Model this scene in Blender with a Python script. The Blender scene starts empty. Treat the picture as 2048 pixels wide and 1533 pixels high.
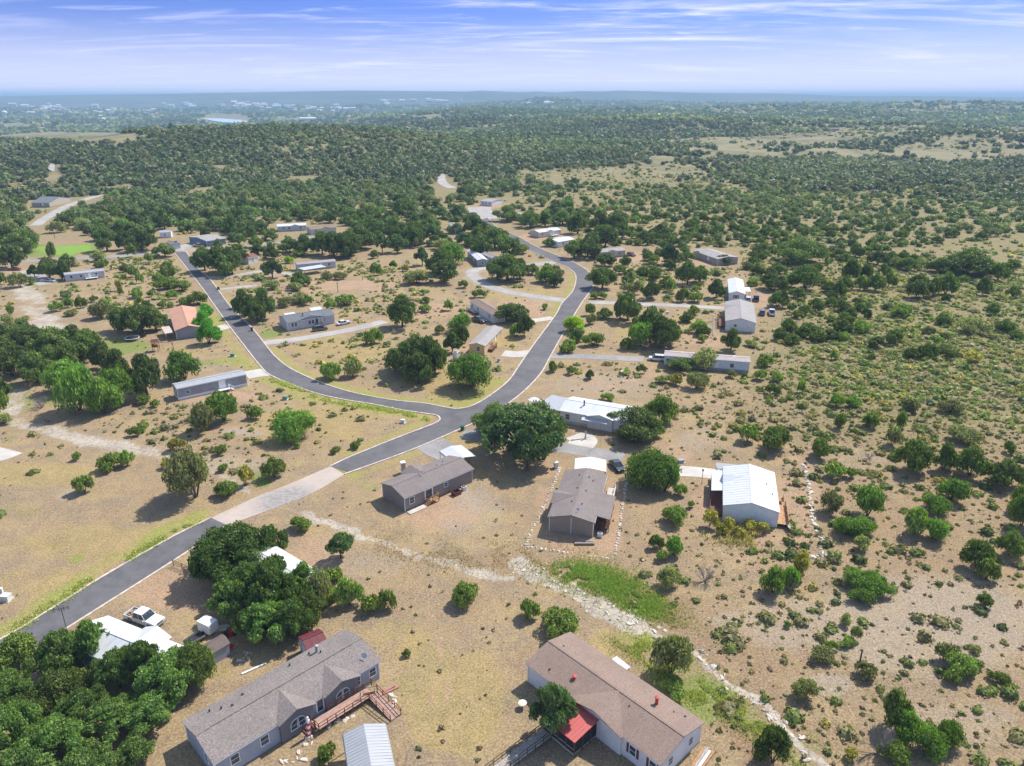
import bpy, math, random
import numpy as np
from mathutils import Vector, Matrix
from mathutils.geometry import tessellate_polygon
R = math.radians
random.seed(7); rng = np.random.default_rng(7)
SC = bpy.context.scene
COL = SC.collection
# ---------------------------------------------------------------- camera
PW, PH, FPX, HOR, CH = 2048.0, 1533.0, 1460.0, 192.0, 72.0
PITCH = math.atan((PH/2-HOR)/FPX)
cam = bpy.data.cameras.new('camera'); camo = bpy.data.objects.new('camera', cam); COL.objects.link(camo)
cam.sensor_width = 36; cam.lens = 36*FPX/PW; cam.clip_start = 1; cam.clip_end = 120000
camo.location = (0, 0, CH); camo.rotation_euler = (math.pi/2-PITCH, 0, 0)
SC.camera = camo
SC.render.engine = 'CYCLES'
SC.render.resolution_x = 1024; SC.render.resolution_y = 766
# ---------------------------------------------------------------- sun and sky
SUN_AZ, SUN_EL = 43.0, 50.0          # azimuth measured from +x towards +y
sl = bpy.data.lights.new('sun', 'SUN'); so = bpy.data.objects.new('sun', sl); COL.objects.link(so)
sl.energy = 4.6; sl.angle = R(0.5); sl.color = (1.0, 0.95, 0.87)
sd = Vector((math.cos(R(SUN_AZ))*math.cos(R(SUN_EL)), math.sin(R(SUN_AZ))*math.cos(R(SUN_EL)), math.sin(R(SUN_EL))))
so.rotation_euler = sd.to_track_quat('Z', 'Y').to_euler(); so.location = (0, 0, 500)
SC.view_settings.view_transform = 'Standard'; SC.view_settings.look = 'None'
SC.view_settings.exposure = 0.50; SC.view_settings.gamma = 1
wd = bpy.data.worlds.new('World'); SC.world = wd; wd.use_nodes = True
def build_world():
    nt = wd.node_tree; N = nt.nodes; L = nt.links; N.clear()
    out = N.new('ShaderNodeOutputWorld'); bg = N.new('ShaderNodeBackground')
    sky = N.new('ShaderNodeTexSky'); sky.sky_type = 'NISHITA'; sky.sun_disc = False
    sky.sun_elevation = R(SUN_EL); sky.sun_rotation = R(90-SUN_AZ)
    sky.altitude = 300; sky.air_density = 1.0; sky.dust_density = 0.6; sky.ozone_density = 3.0
    tc = N.new('ShaderNodeTexCoord'); sep = N.new('ShaderNodeSeparateXYZ'); L.new(tc.outputs['Generated'], sep.inputs[0])
    def M(op, a, b=None, c=None, cl=False):
        m = N.new('ShaderNodeMath'); m.operation = op; m.use_clamp = cl
        for i, v in enumerate((a, b, c)):
            if v is None: continue
            if isinstance(v, (int, float)): m.inputs[i].default_value = v
            else: L.new(v, m.inputs[i])
        return m.outputs[0]
    zz = M('MAXIMUM', sep.outputs[2], 0.0)
    den = M('ADD', zz, 0.06)
    u = M('DIVIDE', sep.outputs[0], den); v = M('DIVIDE', sep.outputs[1], den)
    def clouds(sx, sy, ang, det, dist, lo, hi, seed):
        cb = N.new('ShaderNodeCombineXYZ'); L.new(u, cb.inputs[0]); L.new(v, cb.inputs[1]); cb.inputs[2].default_value = seed
        mp = N.new('ShaderNodeMapping'); mp.inputs['Rotation'].default_value = (0, 0, ang); mp.inputs['Scale'].default_value = (sx, sy, 1)
        L.new(cb.outputs[0], mp.inputs[0])
        n = N.new('ShaderNodeTexNoise'); n.inputs['Scale'].default_value = 1; n.inputs['Detail'].default_value = det
        n.inputs['Roughness'].default_value = 0.6; n.inputs['Distortion'].default_value = dist
        L.new(mp.outputs[0], n.inputs[0])
        r = N.new('ShaderNodeMapRange'); r.interpolation_type = 'SMOOTHSTEP'
        r.inputs[1].default_value = lo; r.inputs[2].default_value = hi; L.new(n.outputs[0], r.inputs[0])
        return r.outputs[0]
    c1 = clouds(0.30, 0.75, 0.16, 12, 1.5, 0.46, 0.76, 3.1)
    c2 = clouds(0.8, 2.3, 0.14, 11, 1.3, 0.48, 0.74, 9.4)
    c3 = clouds(0.09, 0.22, 0.1, 4, 0.4, 0.36, 0.60, 5.7)
    wisp = M('MULTIPLY', M('ADD', M('MULTIPLY', c1, 0.7), M('MULTIPLY', c2, 0.5)), M('ADD', M('MULTIPLY', c3, 0.8), 0.2), cl=True)
    # thin high veil that thickens towards the horizon
    veil = N.new('ShaderNodeMapRange'); veil.interpolation_type = 'SMOOTHSTEP'
    veil.inputs[1].default_value = 0.102; veil.inputs[2].default_value = -0.01
    veil.inputs[3].default_value = 0.0; veil.inputs[4].default_value = 0.84; L.new(sep.outputs[2], veil.inputs[0])
    amt = M('ADD', veil.outputs[0], M('MULTIPLY', wisp, M('SUBTRACT', 1.0, veil.outputs[0])), cl=True)
    tint = N.new('ShaderNodeMix'); tint.data_type = 'RGBA'; tint.blend_type = 'MULTIPLY'; tint.inputs[0].default_value = 1
    L.new(sky.outputs[0], tint.inputs[6])
    low = N.new('ShaderNodeMapRange'); low.interpolation_type = 'SMOOTHSTEP'; low.inputs[1].default_value = 0.30; low.inputs[2].default_value = 0.13; L.new(sep.outputs[2], low.inputs[0])
    tm = N.new('ShaderNodeMix'); tm.data_type = 'RGBA'; L.new(low.outputs[0], tm.inputs[0]); tm.inputs[6].default_value = (1, 1, 1, 1); tm.inputs[7].default_value = SKY_TINT; L.new(tm.outputs[2], tint.inputs[7])
    mx = N.new('ShaderNodeMix'); mx.data_type = 'RGBA'
    L.new(amt, mx.inputs[0]); L.new(tint.outputs[2], mx.inputs[6]); mx.inputs[7].default_value = CLOUD_COL
    L.new(mx.outputs[2], bg.inputs[0]); bg.inputs[1].default_value = 0.145
    L.new(bg.outputs[0], out.inputs[0])
SKY_TINT = (0.23, 0.30, 0.68, 1); CLOUD_COL = (4.95, 5.0, 6.5, 1)
build_world()
# ---------------------------------------------------------------- helpers
CP, SP = math.cos(PITCH), math.sin(PITCH)
def K(x, y, z=0.0):
    """ground (or height z) point seen at photo pixel x, y"""
    u = (x-PW/2)/FPX; v = (PH/2-y)/FPX
    dy = CP+v*SP; dz = -SP+v*CP; t = (z-CH)/dz
    return Vector((u*t, dy*t, z))
def proj(X, Y, Z):
    zc = Y*CP-(Z-CH)*SP; yc = Y*SP+(Z-CH)*CP
    return PW/2+FPX*X/zc, PH/2-FPX*yc/zc
def height_at(x, ytop, Y):
    v = (PH/2-ytop)/FPX; dy = CP+v*SP; dz = -SP+v*CP
    return CH+dz*Y/dy
def tag(o, label=None, cat=None, group=None, kind=None):
    if label: o['label'] = label
    if cat: o['category'] = cat
    if group: o['group'] = group
    if kind: o['kind'] = kind
    return o
def empty(name, loc, rz=0, label=None, cat=None, group=None):
    o = bpy.data.objects.new(name, None); COL.objects.link(o); o.empty_display_size = 0.3
    o.location = loc; o.rotation_euler = (0, 0, rz)
    return tag(o, label, cat, group)
def link_mesh(name, me, parent=None, loc=None, rot=None):
    o = bpy.data.objects.new(name, me); COL.objects.link(o)
    if parent: o.parent = parent
    if loc is not None: o.location = loc
    if rot is not None: o.rotation_euler = rot
    return o
class MB:
    def __init__(s): s.v = []; s.f = []; s.m = []; s.mats = []
    def mi(s, m):
        if m not in s.mats: s.mats.append(m)
        return s.mats.index(m)
    def add(s, vs, fs, m):
        b = len(s.v); k = s.mi(m); s.v += [tuple(p) for p in vs]
        for f in fs: s.f.append([b+i for i in f]); s.m.append(k)
        return s
    def box(s, c, d, m, rz=0, taper=1.0, ry=0, rx=0):
        hx, hy, hz = d[0]/2, d[1]/2, d[2]/2
        M = Matrix.Translation(c) @ Matrix.Rotation(rz, 4, 'Z') @ Matrix.Rotation(ry, 4, 'Y') @ Matrix.Rotation(rx, 4, 'X')
        vs = []
        for sz in (-1, 1):
            t = taper if sz > 0 else 1
            for sx, sy in ((-1, -1), (1, -1), (1, 1), (-1, 1)): vs.append(M @ Vector((sx*hx*t, sy*hy*t, sz*hz)))
        return s.add(vs, [(3,2,1,0),(4,5,6,7),(0,1,5,4),(1,2,6,5),(2,3,7,6),(3,0,4,7)], m)
    def tube(s, a, b, r, m, n=8, r2=None, cap=True):
        a = Vector(a); b = Vector(b); r2 = r if r2 is None else r2
        q = (b-a).to_track_quat('Z', 'Y'); vs = []
        for p, rr in ((a, r), (b, r2)):
            for i in range(n):
                t = 2*math.pi*i/n; vs.append(p+q @ Vector((rr*math.cos(t), rr*math.sin(t), 0)))
        fs = [(i, (i+1) % n, n+(i+1) % n, n+i) for i in range(n)]
        if cap: fs += [tuple(range(n-1, -1, -1)), tuple(range(n, 2*n))]
        return s.add(vs, fs, m)
    def prism(s, pts, a, b, m, axis='x'):
        """polygon pts (p,q) extruded from a to b along axis; x: (y,z)  y: (x,z)  z: (x,y)"""
        n = len(pts)
        def P(t, p):
            return {'x': (t, p[0], p[1]), 'y': (p[0], t, p[1]), 'z': (p[0], p[1], t)}[axis]
        vs = [P(a, p) for p in pts]+[P(b, p) for p in pts]
        fs = [(i, (i+1) % n, n+(i+1) % n, n+i) for i in range(n)]+[tuple(range(n-1, -1, -1)), tuple(range(n, 2*n))]
        return s.add(vs, fs, m)
    def mesh(s, name, smooth=False, fix=True):
        me = bpy.data.meshes.new(name); me.from_pydata(s.v, [], s.f); me.update()
        for m in s.mats: me.materials.append(m)
        me.polygons.foreach_set('material_index', s.m)
        if smooth: me.polygons.foreach_set('use_smooth', [True]*len(s.f))
        if fix:
            import bmesh
            bm = bmesh.new(); bm.from_mesh(me); bmesh.ops.recalc_face_normals(bm, faces=bm.faces); bm.to_mesh(me); bm.free()
        return me
    def build(s, name, parent=None, loc=None, rot=None, smooth=False):
        return link_mesh(name, s.mesh(name, smooth), parent, loc, rot)
def bevel(o, w=0.02, seg=2):
    m = o.modifiers.new('bevel', 'BEVEL'); m.width = w; m.segments = seg; m.limit_method = 'ANGLE'; return o
def fastmesh(name, V, F, mats, cols=None, smooth=False):
    """V (n,3), F (k,3|4)"""
    me = bpy.data.meshes.new(name); k = F.shape[1]; nf = len(F)
    me.vertices.add(len(V)); me.vertices.foreach_set('co', V.astype(np.float32).ravel())
    me.loops.add(nf*k); me.loops.foreach_set('vertex_index', F.astype(np.int32).ravel())
    me.polygons.add(nf); me.polygons.foreach_set('loop_start', np.arange(0, nf*k, k, dtype=np.int32))
    for m in mats: me.materials.append(m)
    me.update(calc_edges=True)
    if smooth: me.polygons.foreach_set('use_smooth', np.ones(nf, bool))
    if cols is not None:
        for nm, c in cols.items():
            a = me.attributes.new(nm, 'FLOAT_COLOR', 'POINT'); a.data.foreach_set('color', c.astype(np.float32).ravel())
    me.validate(); return me
# ---------------------------------------------------------------- materials
class NT:
    def __init__(s, name):
        s.m = bpy.data.materials.new(name); s.m.use_nodes = True; s.t = s.m.node_tree; s.N = s.t.nodes; s.L = s.t.links
        s.b = s.N['Principled BSDF']; s.b.inputs['Roughness'].default_value = 0.85; s.out = s.N['Material Output']
        s.b.inputs['Specular IOR Level'].default_value = 0.3
    def co(s, which='Object'): return s.N.new('ShaderNodeTexCoord').outputs[which]
    def pos(s): return s.N.new('ShaderNodeNewGeometry').outputs['Position']
    def noise(s, vec, scale, det=3, rough=0.55, dist=0, out=0, sc3=None):
        if sc3:
            mp = s.N.new('ShaderNodeMapping'); mp.inputs['Scale'].default_value = sc3; s.L.new(vec, mp.inputs[0]); vec = mp.outputs[0]
        n = s.N.new('ShaderNodeTexNoise'); n.inputs['Scale'].default_value = scale; n.inputs['Detail'].default_value = det
        n.inputs['Roughness'].default_value = rough; n.inputs['Distortion'].default_value = dist; s.L.new(vec, n.inputs[0]); return n.outputs[out]
    def vor(s, vec, scale, out='Distance', feat='F1', rnd=1.0):
        n = s.N.new('ShaderNodeTexVoronoi'); n.feature = feat; n.inputs['Scale'].default_value = scale
        n.inputs['Randomness'].default_value = rnd; s.L.new(vec, n.inputs['Vector']); return n.outputs[out]
    def rng(s, v, a, b, c=0.0, d=1.0, smooth=True):
        r = s.N.new('ShaderNodeMapRange'); r.interpolation_type = 'SMOOTHSTEP' if smooth else 'LINEAR'
        for i, x in enumerate((a, b, c, d)): r.inputs[i+1].default_value = x
        s.L.new(v, r.inputs[0]); return r.outputs[0]
    def math(s, op, a, b=None, cl=False):
        m = s.N.new('ShaderNodeMath'); m.operation = op; m.use_clamp = cl
        for i, v in enumerate((a, b)):
            if v is None: continue
            if isinstance(v, (int, float)): m.inputs[i].default_value = v
            else: s.L.new(v, m.inputs[i])
        return m.outputs[0]
    def mix(s, f, a, b, blend='MIX'):
        m = s.N.new('ShaderNodeMix'); m.data_type = 'RGBA'; m.blend_type = blend
        for i, v in ((0, f), (6, a), (7, b)):
            if isinstance(v, (int, float)): m.inputs[i].default_value = v
            elif isinstance(v, tuple): m.inputs[i].default_value = (*v[:3], 1)
            else: s.L.new(v, m.inputs[i])
        return m.outputs[2]
    def bump(s, h, st=0.3, dist=0.05):
        b = s.N.new('ShaderNodeBump'); b.inputs['Strength'].default_value = st; b.inputs['Distance'].default_value = dist
        s.L.new(h, b.inputs['Height']); s.L.new(b.outputs[0], s.b.inputs['Normal'])
    def col(s, c):
        if isinstance(c, tuple): s.b.inputs['Base Color'].default_value = (*c[:3], 1)
        else: s.L.new(c, s.b.inputs['Base Color'])
        return s.m
MATS = {}
def paint(name, c, rough=0.6, var=0.12, sc=1.5, metal=0.0, bump=0.0):
    if name in MATS: return MATS[name]
    n = NT(name); p = n.co()
    a = tuple(x*(1-var) for x in c); b = tuple(min(1, x*(1+var)) for x in c)
    f = n.rng(n.noise(p, sc, 6, 0.65), 0.3, 0.7)
    n.col(n.mix(f, a, b)); n.b.inputs['Roughness'].default_value = rough; n.b.inputs['Metallic'].default_value = metal
    if bump: n.bump(n.noise(p, sc*8, 3), bump, 0.02)
    MATS[name] = n.m; return n.m
def siding(name, c, pitch=0.2, var=0.08, vertical=False):
    """lap siding: thin shadow groove each course"""
    if name in MATS: return MATS[name]
    n = NT(name); p = n.co(); sp = n.N.new('ShaderNodeSeparateXYZ'); n.L.new(p, sp.inputs[0])
    src = n.math('ADD', sp.outputs[0], sp.outputs[1]) if vertical else sp.outputs[2]
    fr = n.math('FRACT', n.math('MULTIPLY', src, 1/pitch))
    g = n.rng(fr, 0.0, 0.18)
    f = n.rng(n.noise(p, 0.8, 5, 0.65), 0.3, 0.75)
    base = n.mix(f, tuple(x*(1-var) for x in c), tuple(min(1, x*(1+var)) for x in c))
    st = n.noise(p, 1.0, 5, 0.6, sc3=(2.2, 2.2, 0.3))
    base = n.mix(n.rng(st, 0.56, 0.8, 0, 0.35), base, tuple(x*0.72 for x in c))
    n.col(base); n.bump(g, 0.6, 0.02)
    n.b.inputs['Roughness'].default_value = 0.7; MATS[name] = n.m; return n.m
def shingle(name, c, c2, c3=None):
    if name in MATS: return MATS[name]
    n = NT(name); p = n.co(); c3 = c3 or c2
    f = n.noise(p, 5.0, 3, 0.8); f2 = n.noise(p, 0.35, 4, 0.6)
    tabs = n.vor(p, 3.2, 'Color'); sp = n.N.new('ShaderNodeSeparateXYZ'); n.L.new(tabs, sp.inputs[0])
    a = n.mix(n.rng(f, 0.43, 0.57), tuple(x*.9 for x in c), c2)
    a = n.mix(n.rng(sp.outputs[0], 0.2, 0.9, 0, 0.6), a, c3)
    a = n.mix(n.rng(f2, 0.35, 0.75, 0, 0.35), a, tuple(x*0.72 for x in c))
    st = n.noise(p, 1.0, 5, 0.7, sc3=(3.0, 0.25, 0.25))
    a = n.mix(n.rng(st, 0.52, 0.75, 0, 0.28), a, tuple(min(1, x*1.5) for x in c2))
    n.col(a); n.bump(f, 0.5, 0.03); n.b.inputs['Roughness'].default_value = 0.95; MATS[name] = n.m; return n.m
def metalroof(name, c, rough=0.45, metal=0.15):
    if name in MATS: return MATS[name]
    n = NT(name); p = n.co()
    st = n.noise(p, 1.0, 5, 0.65, sc3=(4.0, 0.35, 0.35)); f2 = n.noise(p, 0.5, 4, 0.6)
    a = n.mix(n.rng(st, 0.4, 0.75, 0, 0.6), c, tuple(x*0.78 for x in c))
    a = n.mix(n.rng(f2, 0.5, 0.8, 0, 0.5), a, tuple(x*0.7 for x in c))
    n.col(a); n.b.inputs['Roughness'].default_value = rough; n.b.inputs['Metallic'].default_value = metal; MATS[name] = n.m; return n.m
def glassm(name='window_glass', c=(0.03, 0.04, 0.05)):
    if name in MATS: return MATS[name]
    n = NT(name); p = n.co(); f = n.noise(p, 1.2, 3)
    n.col(n.mix(n.rng(f, 0.4, 0.6), c, tuple(x*2.2 for x in c))); n.b.inputs['Roughness'].default_value = 0.08
    n.b.inputs['Specular IOR Level'].default_value = 0.6; MATS[name] = n.m; return n.m
def wood(name, c):
    if name in MATS: return MATS[name]
    n = NT(name); p = n.co(); f = n.noise(p, 1.5, 6, 0.7, sc3=(1, 6, 6))
    n.col(n.mix(n.rng(f, 0.35, 0.7), tuple(x*0.65 for x in c), tuple(min(1, x*1.3) for x in c))); n.bump(f, 0.3, 0.01); MATS[name] = n.m; return n.m
def leafmat(name, dark, light, attr=False, trans=0.22):
    if name in MATS: return MATS[name]
    n = NT(name); p = n.co()
    f = n.noise(p, 3.0, 3, 0.6)
    oi = n.N.new('ShaderNodeObjectInfo')
    f1 = n.math('ADD', n.math('MULTIPLY', f, 0.9), n.math('MULTIPLY', oi.outputs['Random'], 0.35))
    c = n.mix(n.rng(f1, 0.35, 0.9), dark, light)
    at = n.N.new('ShaderNodeAttribute'); at.attribute_name = 'tint'
    c = n.mix(1.0, c, at.outputs['Color'], 'MULTIPLY')
    if not attr:
        hs = n.N.new('ShaderNodeHueSaturation'); hs.inputs['Saturation'].default_value = 1.0
        n.L.new(n.rng(oi.outputs['Random'], 0, 1, 0.485, 0.512, False), hs.inputs['Hue'])
        n.L.new(n.rng(n.noise(p, 2.2, 2), 0.35, 0.65, 0.82, 1.22, False), hs.inputs['Value'])
        n.L.new(c, hs.inputs['Color']); c = hs.outputs[0]
    n.col(c); n.b.inputs['Roughness'].default_value = 0.6; n.b.inputs['Specular IOR Level'].default_value = 0.25
    tr = n.N.new('ShaderNodeBsdfTranslucent'); n.L.new(n.mix(1.0, c, (1.5, 1.9, 0.7), 'MULTIPLY'), tr.inputs[0])
    ms = n.N.new('ShaderNodeMixShader'); ms.inputs[0].default_value = trans
    n.L.new(n.b.outputs[0], ms.inputs[1]); n.L.new(tr.outputs[0], ms.inputs[2]); n.L.new(ms.outputs[0], n.out.inputs[0])
    MATS[name] = n.m; return n.m
WHITE = paint('white_trim', (0.78, 0.78, 0.76), 0.6, 0.06)
PALE = paint('pale_vinyl', (0.62, 0.62, 0.6), 0.6)
DARK = paint('dark_rubber', (0.02, 0.02, 0.022), 0.8)
GREY = paint('galvanised_grey', (0.32, 0.33, 0.34), 0.45, metal=0.4)
CONC = paint('pale_concrete', (0.5, 0.45, 0.4), 0.9, 0.12, 0.6, bump=0.2)
BLACKP = paint('black_metal', (0.03, 0.03, 0.032), 0.5)
BARK = paint('oak_bark', (0.11, 0.085, 0.065), 0.95, 0.35, 4, bump=0.6)
GREYBARK = paint('dead_bark', (0.30, 0.27, 0.25), 0.95, 0.3, 4, bump=0.5)
GLASS = glassm()
# ---- how much tree cover and low brush each part of the country carries (read off the photograph)
GRID_T = {200: "66666666666677777777777777777777", 220: "55555566666777788888888888888888", 240: "77777755666677788888899999877777", 260: "78888899999888877888875444334554", 280: "88888899999998888877654444445566",
 300: "88887899999999988877765567788777", 320: "78999999999999887776554578888776", 340: "88888999999999875444567889988888", 360: "87889998999888765432333566677788", 380: "77788888898887865321122344556788",
 400: "88889999998888765322233445566788", 420: "78888888898777764543344555555556", 440: "88889999987777876644445555554445", 460: "77788899876666887765345555544334", 480: "43357888765556887765444555444433",
 500: "21122222233222332454333333333333", 520: "10000010001001111223333333233322", 540: "10000000000000001112222222222222", 560: "00000000000000000001111112111111", 600: "00000000000000000000000011110000", 640: "0"*32}
GRID_B = {300: "1111112233333333", 360: "2222222244566554", 420: "2222222233455544", 480: "1111111122344444", 540: "1110011100234444", 600: "1100001000223567", 660: "0100000000113888", 720: "0000010001214899", 780: "0001000001346888", 840: "0021000000157765",
 900: "1021000000015555", 960: "0022100000024444", 1020: "0000000000023333", 1080: "0000000000334334", 1140: "0000000010334333", 1200: "0000000012333222", 1260: "0000000011244322", 1320: "0000000001343443", 1380: "0000000000344433", 1440: "0000000000344333", 1533: "0000000000243433", 1700: "0"*16}
def grid_fn(G, cols):
    ys = sorted(G); A = np.array([[int(c) for c in G[y]] for y in ys], float)/9; xs = (np.arange(cols)+.5)*PW/cols
    def f(px, py):
        iy = np.interp(py, ys, range(len(ys))); ix = np.interp(px, xs, range(cols)); y0 = np.floor(iy).astype(int); x0 = np.floor(ix).astype(int); y1 = np.minimum(y0+1, len(ys)-1); x1 = np.minimum(x0+1, cols-1); fy = iy-y0; fx = ix-x0
        return (A[y0, x0]*(1-fx)+A[y0, x1]*fx)*(1-fy)+(A[y1, x0]*(1-fx)+A[y1, x1]*fx)*fy
    return f
DT = grid_fn(GRID_T, 32); DB = grid_fn(GRID_B, 16)
# ---------------------------------------------------------------- terrain
def ss(v, a, b):
    t = np.clip((v-a)/(b-a), 0, 1); return t*t*(3-2*t)
def fbm(x, y, seed, oct=4):
    r = np.random.default_rng(seed); s = 0; a = 1; f = 1
    for _ in range(oct):
        for _ in range(3):
            th = r.uniform(0, 2*math.pi); ph = r.uniform(0, 2*math.pi)
            s = s+a*np.sin((x*math.cos(th)+y*math.sin(th))*f+ph)/3
        f *= 2.1; a *= 0.55
    return s
RIDGE0 = np.array([(-1500, 190), (0, 193), (160, 190.5), (300, 188.5), (500, 184.5), (700, 183), (850, 182.3), (935, 184), (960, 182), (1040, 184.3), (1075, 182.5), (1110, 184.5), (1160, 182.4), (1200, 184.2), (1240, 183), (1290, 184.6), (1400, 186), (1550, 188), (1700, 191), (1850, 193.5), (2048, 195), (3500, 197)], float)
RIDGE = RIDGE0.copy(); RIDGE[:, 1] -= .8*np.sin(RIDGE[:, 0]/47.)+.6*np.sin(RIDGE[:, 0]/101.+1)
def T(x, y):
    x = np.asarray(x, float); y = np.asarray(y, float)
    r = np.hypot(x, y)
    w = ss(r, 560, 900)
    mid_r = 30*np.exp(-((y-7900)/500)**2)*(.55+.45*np.sin(x/760.)*np.sin(x/1310.+2))
    z = 33*np.exp(-((x+300)/300)**2-((y-960)/210)**2)
    z = z+26*np.exp(-((x-420)/420)**2-((y-1750)/260)**2)
    z = z+14*np.exp(-((x-80)/260)**2-((y-1350)/200)**2)
    z = z+36*np.exp(-((x-2200)/1500)**2-((y-3600)/600)**2)
    z = z+46*np.exp(-((x-330)/330)**2-((y-6300)/500)**2)+36*np.exp(-((x+1120)/380)**2-((y-6600)/400)**2)
    z = z-46*ss(y, 1250, 2300)*ss(-x, 80, 900)*(1-ss(y, 6800, 8600))
    z = z+w*(4*fbm(x/260, y/260, 3)+9*ss(r, 750, 1200)*(1-ss(r, 3500, 6000))*fbm(x/210, y/150, 13)+10*ss(r, 1800, 4000)*fbm(x/900, y/900, 5))
    px = PW/2+FPX*x/np.maximum(y*CP, 1)
    top = np.interp(px, RIDGE[:, 0], RIDGE[:, 1])
    th = PITCH-np.arctan((PH/2-top)/FPX)
    zr = CH-10500*np.tan(th)
    f = ss(y, 8000, 10300)*(1-ss(y, 10900, 14000))
    z = z+mid_r
    lk = 1-ss(((x+1500)/640)**2+((y-3850)/880)**2, .55, 1.3)
    z = z*(1-lk)+lk*np.minimum(z, -47)
    z = z*(1-f)+f*(zr+1.0*fbm(x/500, y/900, 9))
    return z
def smooth_line(P, k=6):
    """Catmull-Rom through points (list of (x,y))"""
    P = [Vector((p[0], p[1])) for p in P]
    if len(P) < 3: return P
    Q = [P[0]*2-P[1]]+P+[P[-1]*2-P[-2]]; out = []
    for i in range(1, len(Q)-2):
        for j in range(k):
            t = j/k; a, b, c, d = Q[i-1], Q[i], Q[i+1], Q[i+2]
            out.append(0.5*((2*b)+(c-a)*t+(2*a-5*b+4*c-d)*t*t+(-a+3*b-3*c+d)*t**3))
    out.append(P[-1]); return out
def px2w(L): return [K(x, y).xy for x, y in L]
# --- lines seen in the photograph (photo pixels), turned into ground lines
A_UP = [(-260, 1415), (0, 1280), (106, 1216), (212, 1150), (340, 1077), (422, 1036)]
A_LO = [(-330, 1560), (-60, 1375), (82, 1290), (190, 1222), (304, 1150), (380, 1101), (454, 1051)]
B_UP = [(422, 1036), (520, 991), (565, 974), (661, 933)]
B_LO = [(454, 1051), (538, 1021), (624, 987), (689, 949)]
C_UP = [(661, 933), (700, 914.5), (790, 878), (850, 855), (874, 845), (880, 838), (872, 831), (845, 827), (800, 820), (740, 808), (699, 802), (642, 790), (594, 774), (541, 751), (521, 733), (490, 694), (453, 645), (421, 600), (407, 580), (372, 535), (347, 504)]
D_RT = [(372, 504), (400, 541), (421, 560), (462, 615), (503.5, 656), (537, 698), (552, 715), (580, 737), (633, 762), (699, 784), (780, 800), (850, 807.5), (900, 817), (922, 817.5), (944, 812), (975, 795), (1016, 763), (1038, 732), (1065, 693), (1110, 632), (1124, 607), (1145, 583), (1152, 560), (1148.5, 546), (1133, 534.6), (1107, 524), (1062, 503), (1035, 488), (1010, 468), (983, 456), (960, 440)]
E_RT = [(975, 436), (996, 456), (1037, 474), (1076, 495.5), (1133, 519), (1158, 531), (1178, 545), (1187, 560), (1185, 576), (1163, 607), (1132, 658), (1102, 711), (1081, 748), (1042, 788), (985, 828), (920, 859), (832, 897), (760, 924), (689, 949)]
LOOP = [(1130, 602), (1037, 588), (988, 576), (959, 563), (945, 550), (950, 540), (985, 535), (1050, 531), (1108, 525)]
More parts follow.
